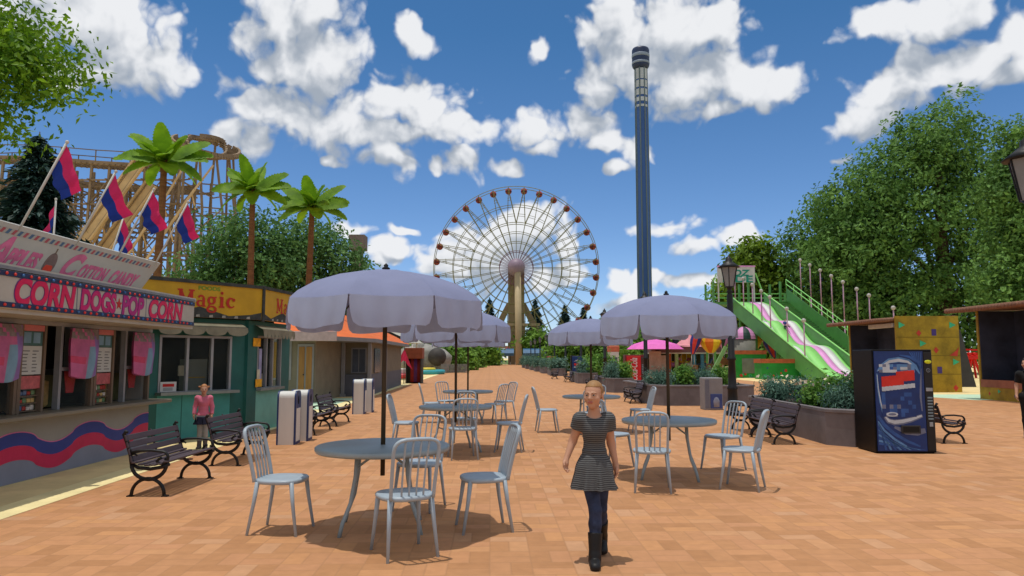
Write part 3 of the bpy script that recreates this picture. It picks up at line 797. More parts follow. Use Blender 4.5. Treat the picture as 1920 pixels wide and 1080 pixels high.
b = MB(); b.box(w0 + .04, w0 + .38, 1.0, 1.2, -In + .02, -In + .03, 0, FA); b.box(w0 + .09, w0 + .33, 1.10, 1.16, -In + .0305, -In + .033, 1, FA)
for k in range(3): b.box(w0 + .1, w0 + .30, 1.025 + k * .022, 1.035 + k * .022, -In + .0305, -In + .033, 2, FA)
K(b, 'counter_notice', [white, redp, MATS['menu_print']])
# painted serif letters: thick strokes with slab serifs
def ribbon(b, pts, ws, Mx, e, mi=0):
    P = [Vector((x, y)) for x, y in pts]; n = len(P)
    ws = ws if isinstance(ws, (list, tuple)) else [ws] * n
    lft, rgt = [], []
    for i in range(n):
        d = (P[min(i+1, n-1)] - P[max(i-1, 0)]).normalized(); q = Vector((-d.y, d.x)) * ws[i] / 2
        lft.append(Mx @ Vector((P[i].x + q.x, P[i].y + q.y, e))); rgt.append(Mx @ Vector((P[i].x - q.x, P[i].y - q.y, e)))
    b.strip(lft, rgt, mi)
def arc(cx, cy, rx, ry, a0, a1, n=14): return [(cx + rx * math.cos(R(a0 + (a1 - a0) * i / n)), cy + ry * math.sin(R(a0 + (a1 - a0) * i / n))) for i in range(n + 1)]
def magic(Mx, s=1.0):
    b = MB(); e = [.004]
    def st_(p, w):
        e[0] += .0007; ribbon(b, p, w, Mx, e[0])
    for x in (.10, .52): st_([(x, 0), (x, .62)], .12 if x > .3 else .07)
    st_([(.10, .62), (.31, .10)], .12); st_([(.30, .08), (.52, .62)], .06)
    for x, w in ((.10, .2), (.52, .22)):
        st_([(x - w/2, .03), (x + w/2, .03)], .06); st_([(x - w/2, .60), (x + w/2, .60)], .06)
    st_([(.98, .03), (.98, .33)] , .10); st_(arc(.88, .32, .10, .10, 0, 170), .07); st_(arc(.86, .13, .11, .10, 60, 300), [.05] * 4 + [.09] * 7 + [.05] * 4); st_([(.94, .03), (1.06, .03)], .055)
    st_(arc(1.28, .26, .115, .13, 0, 360, 24), [.05 + .05 * abs(math.cos(R(i * 15))) for i in range(25)]); st_([(1.36, .36), (1.47, .40)], .06)
    st_(arc(1.29, -.08, .16, .11, 0, 360, 24), [.05 + .04 * abs(math.cos(R(i * 15))) for i in range(25)]); st_([(1.22, .12), (1.18, .05), (1.26, .03)], .06)
    st_([(1.68, 0), (1.68, .42)], .12); st_([(1.57, .03), (1.79, .03)], .06); st_([(1.58, .40), (1.70, .40)], .06); st_(arc(1.68, .57, .025, .025, 0, 360, 12), .07)
    st_(arc(2.06, .21, .15, .18, 40, 320, 20), [.05] * 4 + [.07 + .05 * math.sin(PI * i / 12) for i in range(13)] + [.05] * 4); st_(arc(2.16, .33, .03, .03, 0, 360, 10), .07)
    return b
sgn = mat('brick_red_lettering', (176, 40, 22), .55, .15, 5)
sx_ = 1.33 / 2.25
MA = frame(A_ + dAB * .715 + Vector((0, 0, 2.76)), dAB) @ Matrix.Diagonal((sx_, .44 / .80, 1, 1))
K(magic(MA), 'sign_lettering', sgn)
MBm = frame(B_ + dBC * .70 + Vector((0, 0, 2.74)), dBC) @ Matrix.Diagonal((sx_, .44 / .80, 1, 1))
K(magic(MBm), 'sign_lettering', sgn)
text('sign_lettering', 'FOODS', mat('leaf_green_lettering', (104, 140, 40), .6, .15, 5), kz, KI @ frame(A_ + dAB * 1.42 + Vector((0, 0, 3.155)), dAB, .003), .50, .085, .004, .03)
bpy.context.view_layer.update()

# ------------------------------------------------------------ cottage with the orange roof
hs = thing('orange_roof_cottage', 'small cream cottage with an orange tiled hip roof and a columned porch', 'cottage', (-8, 34, 0))
def part(mb, name, mats, root, **kw):
    """a part built in world coordinates"""
    o = mb.build(name, mats, root)
    o.matrix_parent_inverse = (Matrix.Translation(root.location) @ Matrix.Rotation(root.rotation_euler.z, 4, 'Z')).inverted()
    return o
def sub(mb, name, mats, prt):
    o = mb.build(name, mats, prt); o.matrix_parent_inverse = Matrix(); return o
cream = mat('cottage_cream', (116, 108, 92), .75, .14, 2)
plinth = mat('cottage_grey', (92, 94, 104), .75, .14, 2)
b = MB()
b.prism([(-9.6, 27.6), (-7.45, 27.6), (-7.45, 32.2), (-6.3, 32.2), (-6.85, 45), (-11.5, 45), (-11.5, 29)], 0, 2.5, 0)
b.prism([(-7.446, 31.9), (-6.28, 31.9), (-6.30, 32.4), (-6.83, 45.02), (-7.4, 45.02), (-7.446, 32.5)], 0, .95, 1)
part(b, 'wall', [cream, plinth], hs)
tile = mat('terracotta_roof', (214, 106, 48), .75, .16, 3, bump=.3, stretch=(.3, .3, 6))
b = MB()
ev = [(-10.1, 27.0, 2.5), (-6.9, 27.0, 2.5), (-5.85, 31.4, 2.5), (-6.4, 45.5, 2.5), (-12.1, 45.5, 2.5), (-12.1, 29, 2.5)]
ridge = [(-8.9, 32.5, 3.95), (-9.0, 42, 3.95)]
mid = [(-9.7, 28.4, 2.95), (-7.5, 28.5, 2.95), (-6.75, 32, 2.95), (-7.1, 44.4, 2.95), (-11.2, 44.4, 2.95), (-11.2, 30, 2.95)]
v = ev + mid + ridge
fs = [(i, (i+1) % 6, 6 + (i+1) % 6, 6 + i) for i in range(6)] + [(6, 7, 12), (7, 8, 12), (8, 9, 13, 12), (9, 10, 13), (10, 11, 12, 13), (11, 6, 12)]
b.add(v, fs)
b.add([(x, y, z - .16) for x, y, z in ev], [(5, 4, 3, 2, 1, 0)], 1)
b.add(ev + [(x, y, z - .16) for x, y, z in ev], [(6+i, 6+(i+1) % 6, (i+1) % 6, i) for i in range(6)], 1)
part(b, 'roof', [tile, mat('eaves_grey', (120, 124, 130), .6, .1, 3)], hs)
for (x, y) in ((-7.35, 31.75), (-6.2, 31.75), (-6.42, 37.0)):
    b = MB(); b.box(x - .07, x + .07, y - .07, y + .07, 0, 2.34); b.box(x - .11, x + .11, y - .11, y + .11, 0, .12)
    part(b, 'column', mat('column_white', (136, 136, 140), .6, .1, 4), hs)
trim = MATS['column_white']
ywin = mat('amber_curtain', (150, 116, 40), .7, .3, 2, stretch=(3, 3, .4))
b = MB(); b.box(-9.25, -8.35, 27.57, 27.596, .85, 2.35); w_ = part(b, 'window', trim, hs)
g = MB(); g.box(-9.17, -8.43, 27.555, 27.567, .93, 2.27); sub(g, 'pane', ywin, w_)
b = MB(); b.box(-8.12, -7.5, 27.56, 27.596, 0.01, 2.2); d_ = part(b, 'door', trim, hs)
g = MB(); g.bbox(-8.06, -7.84, 27.53, 27.557, .06, 2.1, .01); g.bbox(-7.78, -7.56, 27.53, 27.557, .06, 2.1, .01); sub(g, 'door_leaf', mat('ochre_door', (146, 106, 56), .6, .2, 4, stretch=(3, 3, .4)), d_)
g = MB(); g.sphere((-7.86, 27.51, 1.05), .03, 8); sub(g, 'handle', blackm, d_)
b = MB(); b.box(-7.1, -6.42, 32.17, 32.196, 1.0, 2.12); w_ = part(b, 'window', trim, hs)
g = MB(); g.box(-7.04, -6.78, 32.155, 32.168, 1.06, 2.06); g.box(-6.74, -6.48, 32.155, 32.168, 1.06, 2.06); sub(g, 'pane', mat('blue_grey_pane', (76, 84, 100), .25, .3, 3), w_)
b = MB(); b.add([(-6.335, 33.5, 1.0), (-6.41, 35.3, 1.0), (-6.41, 35.3, 2.1), (-6.335, 33.5, 2.1), (-6.30, 33.5, 1.0), (-6.375, 35.3, 1.0), (-6.375, 35.3, 2.1), (-6.30, 33.5, 2.1)], [(4,5,6,7),(0,4,7,3),(5,1,2,6),(7,6,2,3),(0,1,5,4)])
part(b, 'window', MATS['blue_grey_pane'], hs)
b = MB(); b.bbox(-8.15, -6.45, 26.72, 26.78, 2.30, 2.66, .01); part(b, 'signboard', mat('pale_pink_board', (176, 158, 160), .6, .15, 5), hs)

# ------------------------------------------------------------ things further up the left side
cb = thing('changing_booth', 'narrow brown booth with an open dark front and striped curtains', 'booth', (-6.4, 48, 0))
b = MB(); b.box(-6.95, -6.88, 47.6, 48.6, 0, 2.3); b.box(-5.98, -5.9, 47.6, 48.6, 0, 2.3); b.box(-6.88, -5.98, 48.55, 48.6, 0, 2.3)
part(b, 'cabinet', mat('booth_slate', (64, 66, 62), .7, .2, 4), cb)
b = MB(); b.bbox(-7.0, -5.85, 47.5, 48.65, 1.62, 2.32, .02); part(b, 'top', mat('rust_brown_paint', (140, 74, 48), .65, .2, 4), cb)
cc = [(30, 32, 30), (140, 40, 36), (96, 52, 110), (120, 34, 30)]
for i, c in enumerate(cc):
    b = MB(); x0 = -6.86 + i * .22
    for k in range(4): b.tube([(x0 + .03 + k * .05, 47.75 + .02 * (k % 2), .08), (x0 + .03 + k * .05, 47.75 + .02 * (k % 2), 1.61)], .03, 6)
    part(b, 'curtain', mat('curtain_%d' % i, c, .8, .2, 5), cb)
fl = thing('red_pennant_pole', 'drooping crimson cloth on a short pole in front of the brown booth', 'flag', (-6.9, 47.0, 0))
b = MB(); b.tube([(-6.95, 47, 0), (-6.95, 47, 2.35)], .03, 6); part(b, 'pole', blackm, fl)
b = MB(); q = 10
for i in range(q):
    a0, a1 = i / q, (i + 1) / q
    p = lambda a, r_, z: (-6.95 + r_ * math.cos(PI * (.95 + 1.1 * a)), 47 + r_ * .7 * math.sin(PI * (.95 + 1.1 * a)), z)
    w0_, w1_ = .5 + .15 * math.sin(17 * a0), .5 + .15 * math.sin(17 * a1)
    b.add([p(a0, .02, 2.2), p(a1, .02, 2.2), p(a1, w1_, 1.2 - .3 * math.sin(9 * a1)), p(a0, w0_, 1.2 - .3 * math.sin(9 * a0))], [(0, 1, 2, 3)], 0, smooth=True)
part(b, 'cloth', mat('crimson_cloth', (196, 34, 72), .7, .2, 4, trans=.2), fl)
pv = thing('white_marquee', 'peaked off-white tent roof rising behind the cottage', 'tent', (-9.3, 62, 0))
b = MB(); b.lathe([(2.1, 2.9), (1.0, 3.7), (.45, 4.5), (.02, 5.6)], 8, c=(-9.7, 62, 0), smooth=False); part(b, 'roof', mat('tent_canvas', (176, 174, 166), .8, .15, 1.5), pv)
for sx, sy in ((-1, -1), (1, -1), (-1, 1), (1, 1)):
    b = MB(); b.tube([(-9.7 + 1.4 * sx, 62 + 1.4 * sy, 0), (-9.7 + 1.4 * sx, 62 + 1.4 * sy, 2.95)], .06, 6); part(b, 'leg', polem, pv)
rk = thing('white_rock_wall', 'lumpy whitish artificial rock with a dark round cave mouth beside the turquoise pool', 'rock', (-9.4, 80, 0))
b = MB()
for (x, y, z, r_, s_) in ((-11.2, 80, 1.4, 1.7, .9), (-9.6, 81, 1.7, 1.6, .95), (-8.0, 81, 1.3, 1.3, 1.1), (-10.4, 80.4, 2.7, .9, .8), (-12.6, 81, 1.0, 1.3, .9)):
    pr = []
    for i in range(9):
        a = PI * i / 8; pr.append((max(1e-5, r_ * math.sin(a) * (1 + .12 * math.sin(5 * a + x))), -r_ * s_ * math.cos(a)))
    b.lathe(pr, 11, c=(x, y, z), rot=x)
part(b, 'rock', mat('plaster_rock', (150, 148, 142), .85, .25, 1.2, bump=.4), rk)
b = MB(); b.sphere((-8.15, 79.3, 1.75), 1.0, 20); part(b, 'cave_ball', mat('charcoal_ball', (62, 58, 56), .7, .2, 2), rk)
pl = thing('turquoise_pool', 'turquoise paddling pool with a yellow rim ring below the white rock', 'pool', (-8.6, 74, 0))
b = MB(); b.lathe([(2.0, 0), (2.15, .15), (2.1, .42), (1.95, .45), (1.9, .35)], 28, c=(-8.9, 74, 0)); part(b, 'basin', mat('turquoise_vinyl', (60, 160, 172), .4, .12, 2), pl)
b = MB(); b.lathe([(1e-4, .34), (1.9, .34)], 28, c=(-8.9, 74, 0)); part(b, 'pool_water', mat('pool_water', (80, 180, 190), .1, .1, 1, spec=.6), pl)
b = MB(); b.tube([(-8.6 + .7 * math.cos(a), 74.2 + .7 * math.sin(a), .5) for a in [2 * PI * i / 20 for i in range(20)]], .16, 8, closed=True); part(b, 'ring', mat('yellow_vinyl', (226, 196, 60), .4, .1, 3), pl)
bt = thing('bumper_boat', 'small red and white boat lying beside the cottage corner', 'boat', (-8.6, 55, 0))
b = MB(); b.lathe([(.2, .05), (.75, .1), (.9, .35), (.75, .45), (.6, .25), (1e-4, .22)], 16, c=(-8.4, 56, 0)); part(b, 'hull', mat('red_hull', (190, 60, 66), .4, .2, 3), bt)
b = MB(); b.bbox(-8.7, -8.1, 55.9, 56.3, .44, .85, .05); part(b, 'seat', white, bt)
bb = thing('roof_beam', 'dark sloping beam with grey panels sticking up behind the cottage roof', 'beam', (-8.2, 50, 0))
b = MB(); b.bar((-9.3, 50, 3.7), (-7.15, 50, 2.75), .3, .28); b.bar((-8.9, 50, 0), (-8.9, 50, 3.55), .22); part(b, 'beam', mat('weathered_dark', (46, 42, 40), .8, .3, 4), bb)
b = MB(); b.add([(-9.6, 50.2, 3.7), (-8.7, 50.2, 3.35), (-8.6, 50.2, 3.9), (-9.4, 50.2, 4.15), (-9.6, 50.3, 3.7), (-8.7, 50.3, 3.35), (-8.6, 50.3, 3.9), (-9.4, 50.3, 4.15)], [(0,1,2,3),(7,6,5,4),(0,4,5,1),(1,5,6,2),(2,6,7,3),(3,7,4,0)]); part(b, 'panel', greyp, bb)
fb_ = thing('grey_fence', 'low grey picket fence at the end of the turquoise pool', 'fence', (-6.4, 78, 0))
for i in range(3):
    b = MB()
    for k in range(8): b.box(-7.6 + i * 1.0 + k * .12, -7.6 + i * 1.0 + k * .12 + .08, 78 - .1 * i, 78.04 - .1 * i, .05, 1.0)
    b.box(-7.6 + i, -6.64 + i, 78.041 - .1 * i, 78.08 - .1 * i, .25, .33); b.box(-7.6 + i, -6.64 + i, 78.041 - .1 * i, 78.08 - .1 * i, .75, .83)
    part(b, 'fence_panel', mat('fence_grey', (128, 128, 126), .7, .15, 4), fb_)

# ------------------------------------------------------------ ferris wheel
FD = 170.0
hub = W(968, 503, FD); FR = 154 / F * FD * math.hypot(1, .12)
fw = thing('ferris_wheel', 'giant ferris wheel with red ball gondolas on a beige pylon', 'ferris wheel', (hub.x, FD, 0))
olive = mat('olive_steel', (124, 122, 78), .5, .2, .5)
plumst = mat('mauve_steel', (120, 84, 100), .5, .15, .5)
beige = mat('pylon_beige', (146, 130, 100), .6, .12, .4)
hz = hub.z
def pol(r, a, y): return (hub.x + r * math.cos(a), FD + y, hz + r * math.sin(a))
NG = 32
for y in (-1.3, 1.3):
    for rr, wd, n, m_ in ((1.0, .085, 128, olive), (.77, .075, 96, olive), (.64, .06, 96, olive), (.555, .085, 96, olive), (.44, .07, 64, olive), (.32, .075, 64, olive), (.205, .08, 48, plumst)):
        if rr in (.64,): continue
        b = MB(); b.tube([pol(FR * rr, 2 * PI * i / n, y) for i in range(n)], wd, 5, closed=True)
        part(b, 'rim' if rr == 1.0 else 'ring', m_, fw)
for i in range(NG):
    a = 2 * PI * (i + .5) / NG; h_ = PI / NG
    b = MB()
    for y in (-1.3, 1.3):
        b.tube([pol(1.2, a - h_, y * .7), pol(FR * .205, a - h_, y * .9)], .06, 4, 1)
        b.tube([pol(FR * .205, a - h_, y * .9), pol(FR * .555, a - h_, y)], .07, 4, 0)
        b.tube([pol(FR * .555, a - h_, y), pol(FR * .985, a, y)], .07, 4, 0); b.tube([pol(FR * .555, a + h_, y), pol(FR * .985, a, y)], .07, 4, 0)
        for q in (.66, .86): 
            k = (q - .555) / .43; b.tube([pol(FR * q, a - h_ * (1 - k), y), pol(FR * q, a + h_ * (1 - k), y)], .05, 4, 0)
    b.tube([pol(FR * .985, a, -1.3), pol(FR * .985, a, 1.3)], .07, 4, 0); b.tube([pol(FR * .555, a + h_, -1.3), pol(FR * .555, a + h_, 1.3)], .05, 4, 0)
    part(b, 'spoke', [olive, plumst], fw)
gm = None
gred = mat('gondola_red', (150, 60, 52), .5, .15, 1); gdark = mat('gondola_maroon', (84, 34, 34), .5, .15, 1)
for i in range(NG):
    a = 2 * PI * (i + .5) / NG
    x, y, z = pol(FR * .975, a, 0)
    if gm is None:
        b = MB(); n, k = 12, 9
        prof = [(max(1e-4, .80 * math.sin(PI * j / (k-1))), -.80 * math.cos(PI * j / (k-1)) - .35) for j in range(k)]
        vs = [(r_ * math.cos(2*PI*q/n), r_ * math.sin(2*PI*q/n), zz) for r_, zz in prof for q in range(n)]
        for j in range(k - 1):
            for q in range(n): b.add([vs[j*n+q], vs[j*n+(q+1) % n], vs[(j+1)*n+(q+1) % n], vs[(j+1)*n+q]], [(0, 1, 2, 3)], 1 if (j in (3,) or q % 4 == 0) else 0, smooth=True)
        b.box(-.06, .06, -1.25, 1.25, .32, .5, 2); b.box(-.05, .05, -.05, .05, .3, .55, 2)
        gm = b.build('gondola', [gred, gdark, olive], fw, loc=(x - hub.x, 0, z))
    else:
        o = gm.copy(); col.objects.link(o); o.parent = fw; o.location = (x - hub.x, 0, z)
b = MB(); b.box(hub.x - 1.95, hub.x + 1.95, FD + 1.9, FD + 4.6, 0, hz + .6); part(b, 'pylon', beige, fw)
b = MB(); b.tube([(hub.x, FD - 2.6, hz), (hub.x, FD + 5, hz)], 2.0, 24); b.sphere((hub.x, FD - 2.7, hz), 1.9, 20, 0); part(b, 'hub', mat('hub_lilac', (136, 118, 136), .5, .1, .5), fw)
for s in (-1, 1):
    b = MB(); b.bar((hub.x + s * 1.6, FD + 3.2, hz - 8.2), (hub.x + s * 9.2, FD + 3.2, -.3), 1.35, 1.35, up=(0, 1, 0)); part(b, 'leg', beige, fw)
b = MB(); b.tube([(hub.x + .3, FD - 3.2, hz - 1), (hub.x + .55, FD - 6.5, 0)], .75, 14); b.bar((hub.x + .3, FD - 3.0, hz - 1), (hub.x + .2, FD + 2, hz - 1), 1.2); part(b, 'leg', mat('leg_beige', (176, 158, 124), .6, .1, .4), fw)
for z, x0, x1 in ((9.4, -1.2, 5.6), (4.1, -7.6, 7.6)):
    b = MB(); b.box(hub.x + x0 - 1.2, hub.x + x1, FD + 1.2, FD + 1.85, z - .3, z + .3); part(b, 'cross_beam', MATS['leg_beige'], fw)
stn = thing('loading_station', 'long blue canopy of the ferris wheel loading station with a low white rail', 'station', (hub.x, 160, 0))
b = MB()
x0, x1 = XX(921, 160), XX(1026, 160)
pr = [(0, 1.95), (.7, 2.05), (1.0, 2.6), (.4, 3.35), (-1.6, 3.6), (-1.6, 3.3)]
for i, (xa, xb) in enumerate(((x0, hub.x - .6), (hub.x + 1.4, x1))):
    vs = [(xa, 158 - q[0], q[1]) for q in pr] + [(xb, 158 - q[0], q[1]) for q in pr]; n = len(pr)
    b.add(vs, [tuple(range(n)), tuple(range(n, 2*n))[::-1]] + [(j, n+j, n+(j+1) % n, (j+1) % n) for j in range(n)])
part(b, 'canopy', mat('canopy_blue', (52, 100, 140), .5, .15, 1), stn)
b = MB()
for x in (x0 + .2, hub.x - 1.4, hub.x + 2, x1 - .2): b.box(x - .08, x + .08, 158.6, 158.8, 0, 3.4)
part(b, 'canopy_frame', blackm, stn)
b = MB()
for z in (.35, .62): b.box(x0, hub.x - 2, 155.0, 155.06, z, z + .07)
for k in range(6): b.box(x0 + k * 1.05, x0 + k * 1.05 + .07, 155.061, 155.12, 0, .7)
part(b, 'rail', polem, stn)

# ------------------------------------------------------------ drop tower
TD = 150.0
tx = W(1209, 560, TD).x
tw = thing('drop_tower', 'tall slim dark blue drop tower with olive edges and a round cap', 'tower', (tx, TD, 0))
topz = W(1200, 92, TD).z
navy = mat('tower_blue', (50, 86, 146), .45, .22, .35, stretch=(1, 1, .15))
oli = mat('tower_olive', (92, 108, 112), .5, .15, .4)
b = MB()
R0, R1 = 1.45, 1.30
b.lathe([(R0, 0), (R1, topz - 3)], 8, c=(tx, TD, 0), rot=PI / 8, smooth=False); part(b, 'shaft', navy, tw)
for k in range(8):
    a = PI / 8 + k * PI / 4
    b = MB(); b.bar((tx + R0 * math.cos(a), TD + R0 * math.sin(a), 0), (tx + R1 * math.cos(a), TD + R1 * math.sin(a), topz - 3), .22); part(b, 'edge_rail', oli, tw)
wpan = mat('tower_window', (170, 178, 184), .4, .15, .6)
z = topz - 4.6
for k, hh in enumerate((2.3, 1.5, 1.3, .9, .5)):
    b = MB()
    for j in (4, 5, 6, 7):
        a = PI / 4 * j + PI / 4 - PI / 4
        am = a + PI / 4 * 0
        c_, s_ = math.cos(am), math.sin(am); rr = R1 * math.cos(PI / 8) + .03
        Mx = plane_mx((tx + rr * c_, TD + rr * s_, z - hh / 2), (-s_, c_, 0), (0, 0, 1)); b.box(-.36, .36, -hh / 2, hh / 2, 0, .05, 0, Mx)
    part(b, 'window_band', wpan, tw); z -= hh + (.3, .4, .5, .7, 1)[k]
b = MB(); b.lathe([(1.3, -4.6), (1.75, -4.0), (1.85, -3.6), (1.85, -.4), (1.7, 0), (1.4, .15), (1e-4, .3)], 24, c=(tx, TD, topz)); part(b, 'cap', mat('cap_navy', (32, 48, 82), .45, .2, .5), tw)
b = MB(); b.lathe([(1.86, -2.0), (1.9, -1.9), (1.9, -1.4), (1.86, -1.3)], 24, c=(tx, TD, topz)); b.lathe([(1.86, -3.5), (1.9, -3.4), (1.9, -3.1), (1.86, -3.0)], 24, c=(tx, TD, topz)); part(b, 'cap_band', mat('cap_band', (126, 140, 158), .45, .1, .5), tw)

# ------------------------------------------------------------ grey tower block far off on the left
gt = thing('grey_lookout_tower', 'distant grey brown lookout tower with a boxy head above the trees', 'tower', (XX(668, 110), 110, 0))
x = XX(668, 110)
b = MB(); b.box(x - .75, x + .75, 109.3, 110.7, 0, 18.0); part(b, 'shaft', mat('lookout_brown', (104, 96, 92), .8, .15, .6), gt)
b = MB(); b.bbox(x - 1.15, x + 1.25, 108.8, 111.2, 18.0, ZZ(442, 110), .05); part(b, 'head', mat('lookout_grey', (112, 100, 98), .8, .15, .6), gt)

# ------------------------------------------------------------ wooden roller coaster
CD = 62.0
wc = thing('wooden_roller_coaster', 'old brown wooden roller coaster with lattice trestles and two pale lift slopes', 'roller coaster', (-34, CD, 0))
brown = mat('coaster_wood', (136, 116, 92), .85, .25, .8)
pale = mat('pale_lift_wood', (194, 166, 124), .8, .2, .8)
rr_ = random.Random(3)
def zt(x):                                # height of the upper deck along the trestle
    return 18.7 + .35 * math.sin(x * .25) if x < -30 else 18.7 + .35 * math.sin(x * .25) + (x + 30) * .10
xs = [-47.5 + 1.55 * i for i in range(13)]
rows = (CD, CD + 3.0, CD + 6.4)
lv = [2.2 + 2.12 * k for k in range(8)]
for i, x in enumerate(xs):                # one trestle bent after another, with the braces that run on to the next bent
    b = MB(); t_ = zt(x)
    for j, y in enumerate(rows): b.bar((x, y + (1 - j) * -.9, 0), (x, y, t_ - .2), .19)
    for z in lv: b.bar((x, rows[0] - .6, z), (x, rows[2] + .6, z), .11)
    for k in range(0, 7, 1):
        b.bar((x + .08, rows[k % 2], lv[k]), (x + .08, rows[k % 2 + 1], lv[k + 1]), .09)
    if i < len(xs) - 1:
        for j, y in enumerate(rows):
            for k in range(7):
                if rr_.random() < .7:
                    a0, a1 = (x, xs[i+1]) if rr_.random() < .5 else (xs[i+1], x)
                    b.bar((a0, y - .16, lv[k]), (a1, y - .16, lv[k+1]), .07)
    part(b, 'trestle', brown, wc)
for j, y in enumerate(rows):
    for z in lv:
        b = MB(); b.bar((xs[0] - 3, y - .17, z + .1 * j), (xs[-1] + .4, y - .17, z + .1 * j), .13); part(b, 'ledger', brown, wc)
def deck(pts, w, name, m_, rail=True, thick=.34):
    b = MB()
    P = [Vector(p) for p in pts]
    for a, c in zip(P, P[1:]):
        d = (c - a).normalized(); s_ = Vector((-d.y, d.x, 0)).normalized() if abs(d.z) < .99 else Vector((1, 0, 0))
        for o in (-w/2, w/2): b.bar(a + s_ * o, c + s_ * o, .2, thick)
        m_n = max(2, int((c - a).length / .45))
        for q in range(m_n):
            e = a.lerp(c, q / m_n) - Vector((0, 0, .12)); b.bar(e - s_ * (w/2 + .25), e + s_ * (w/2 + .25), .12, .1)
    part(b, name, m_, wc)
    if rail:
        for s in (-1, 1):
            b = MB(); Q = []
            for i, p in enumerate(P):
                d = (P[min(i+1, len(P)-1)] - P[max(0, i-1)]).normalized(); s_ = Vector((-d.y, d.x, 0)).normalized()
                q = p + s_ * s * (w/2 + .5); Q.append(q + Vector((0, 0, 1.0))); b.bar(q, q + Vector((0, 0, 1.0)), .07)
            for a, c in zip(Q, Q[1:]): b.bar(a, c, .07)
            part(b, 'handrail', mat('rail_wood', (120, 104, 84), .8, .2, .8), wc)
deck([(x, CD + .6, zt(x)) for x in [-60 + 3.0 * i for i in range(11)]], 1.5, 'upper_track', brown)
deck([(x, CD + 5.6, zt(x) - .9) for x in [-60 + 3.0 * i for i in range(11)]], 1.5, 'upper_track', brown, rail=False)
# the turn at the right-hand end climbs and loops back
ctr = (-28.2, CD + 3.6)
loop = []
for i in range(29):
    a = R(-165 + 330 * i / 28)
    loop.append((ctr[0] + 1.75 * math.cos(a), ctr[1] + 4.2 * math.sin(a), 21.1 + 1.7 * math.cos(a - R(125))))
deck(loop, 1.2, 'turn_track', brown, rail=False, thick=.5)
for i in range(0, 29, 3):
    x, y, z = loop[i]; q_ = min(i + 3, 28)
    b = MB(); b.bar((x + (x - ctr[0]) * .5, y, 0), (x + (x - ctr[0]) * .45, y, 14.5), .17); b.bar((x + (x - ctr[0]) * .45, y, 14.5), (x, y, z - .2), .17)
    for z_ in lv[1:]: b.bar((x + (x - ctr[0]) * .45, y, z_), (ctr[0], y, z_ + .2), .1)
    for q in range(6):
        if rr_.random() < .5: b.bar((x + (x - ctr[0]) * .46, y - .1, lv[q]), (loop[q_][0] + (loop[q_][0] - ctr[0]) * .46, loop[q_][1] - .1, lv[q+1]), .1)
    part(b, 'trestle', brown, wc)
for px0, py0, px1, py1, y in ((100, 530, 263, 304, CD - 3.6), (150, 530, 285, 345, CD - 1.9)):
    a, c = W(px0, py0, y), W(px1, py1, y)
    b = MB(); d = (c - a).normalized(); a = a - d * 8
    b.bar(a, c, .85, .16, up=(0, 1, 0)); n_ = Vector((-d.z, 0, d.x))
    for o in (-.47, .47): b.bar(a + n_ * o + Vector((0, -.12, 0)), c + n_ * o + Vector((0, -.12, 0)), .16, .3, up=(0, 1, 0))
    for o in (-.3, .3): b.bar(a + n_ * o + Vector((0, -.1, 0)), c + n_ * o + Vector((0, -.1, 0)), .07, .07, 1)
    part(b, 'lift_slope', [pale, brown], wc)
for px0, py0, px1, py1, px2, py2 in ((150, 500, 232, 352, 262, 296), (225, 500, 310, 370, 345, 312), (265, 500, 365, 355, 400, 310)):
    p = [W(px0, py0, CD - 2.6), W(px1, py1, CD - 2.2), W(px2, py2, CD - 1.5)]
    p[0] = p[0] - (p[1] - p[0]).normalized() * 6
    b = MB(); b.bar(p[0], p[1], .17); b.bar(p[1], p[2], .17)
    for k in range(7):
        q = p[0].lerp(p[1], .25 + k * .12); b.bar(q, q + Vector((0, .8, -1.2)), .09)
    part(b, 'lift_handrail', pale, wc)

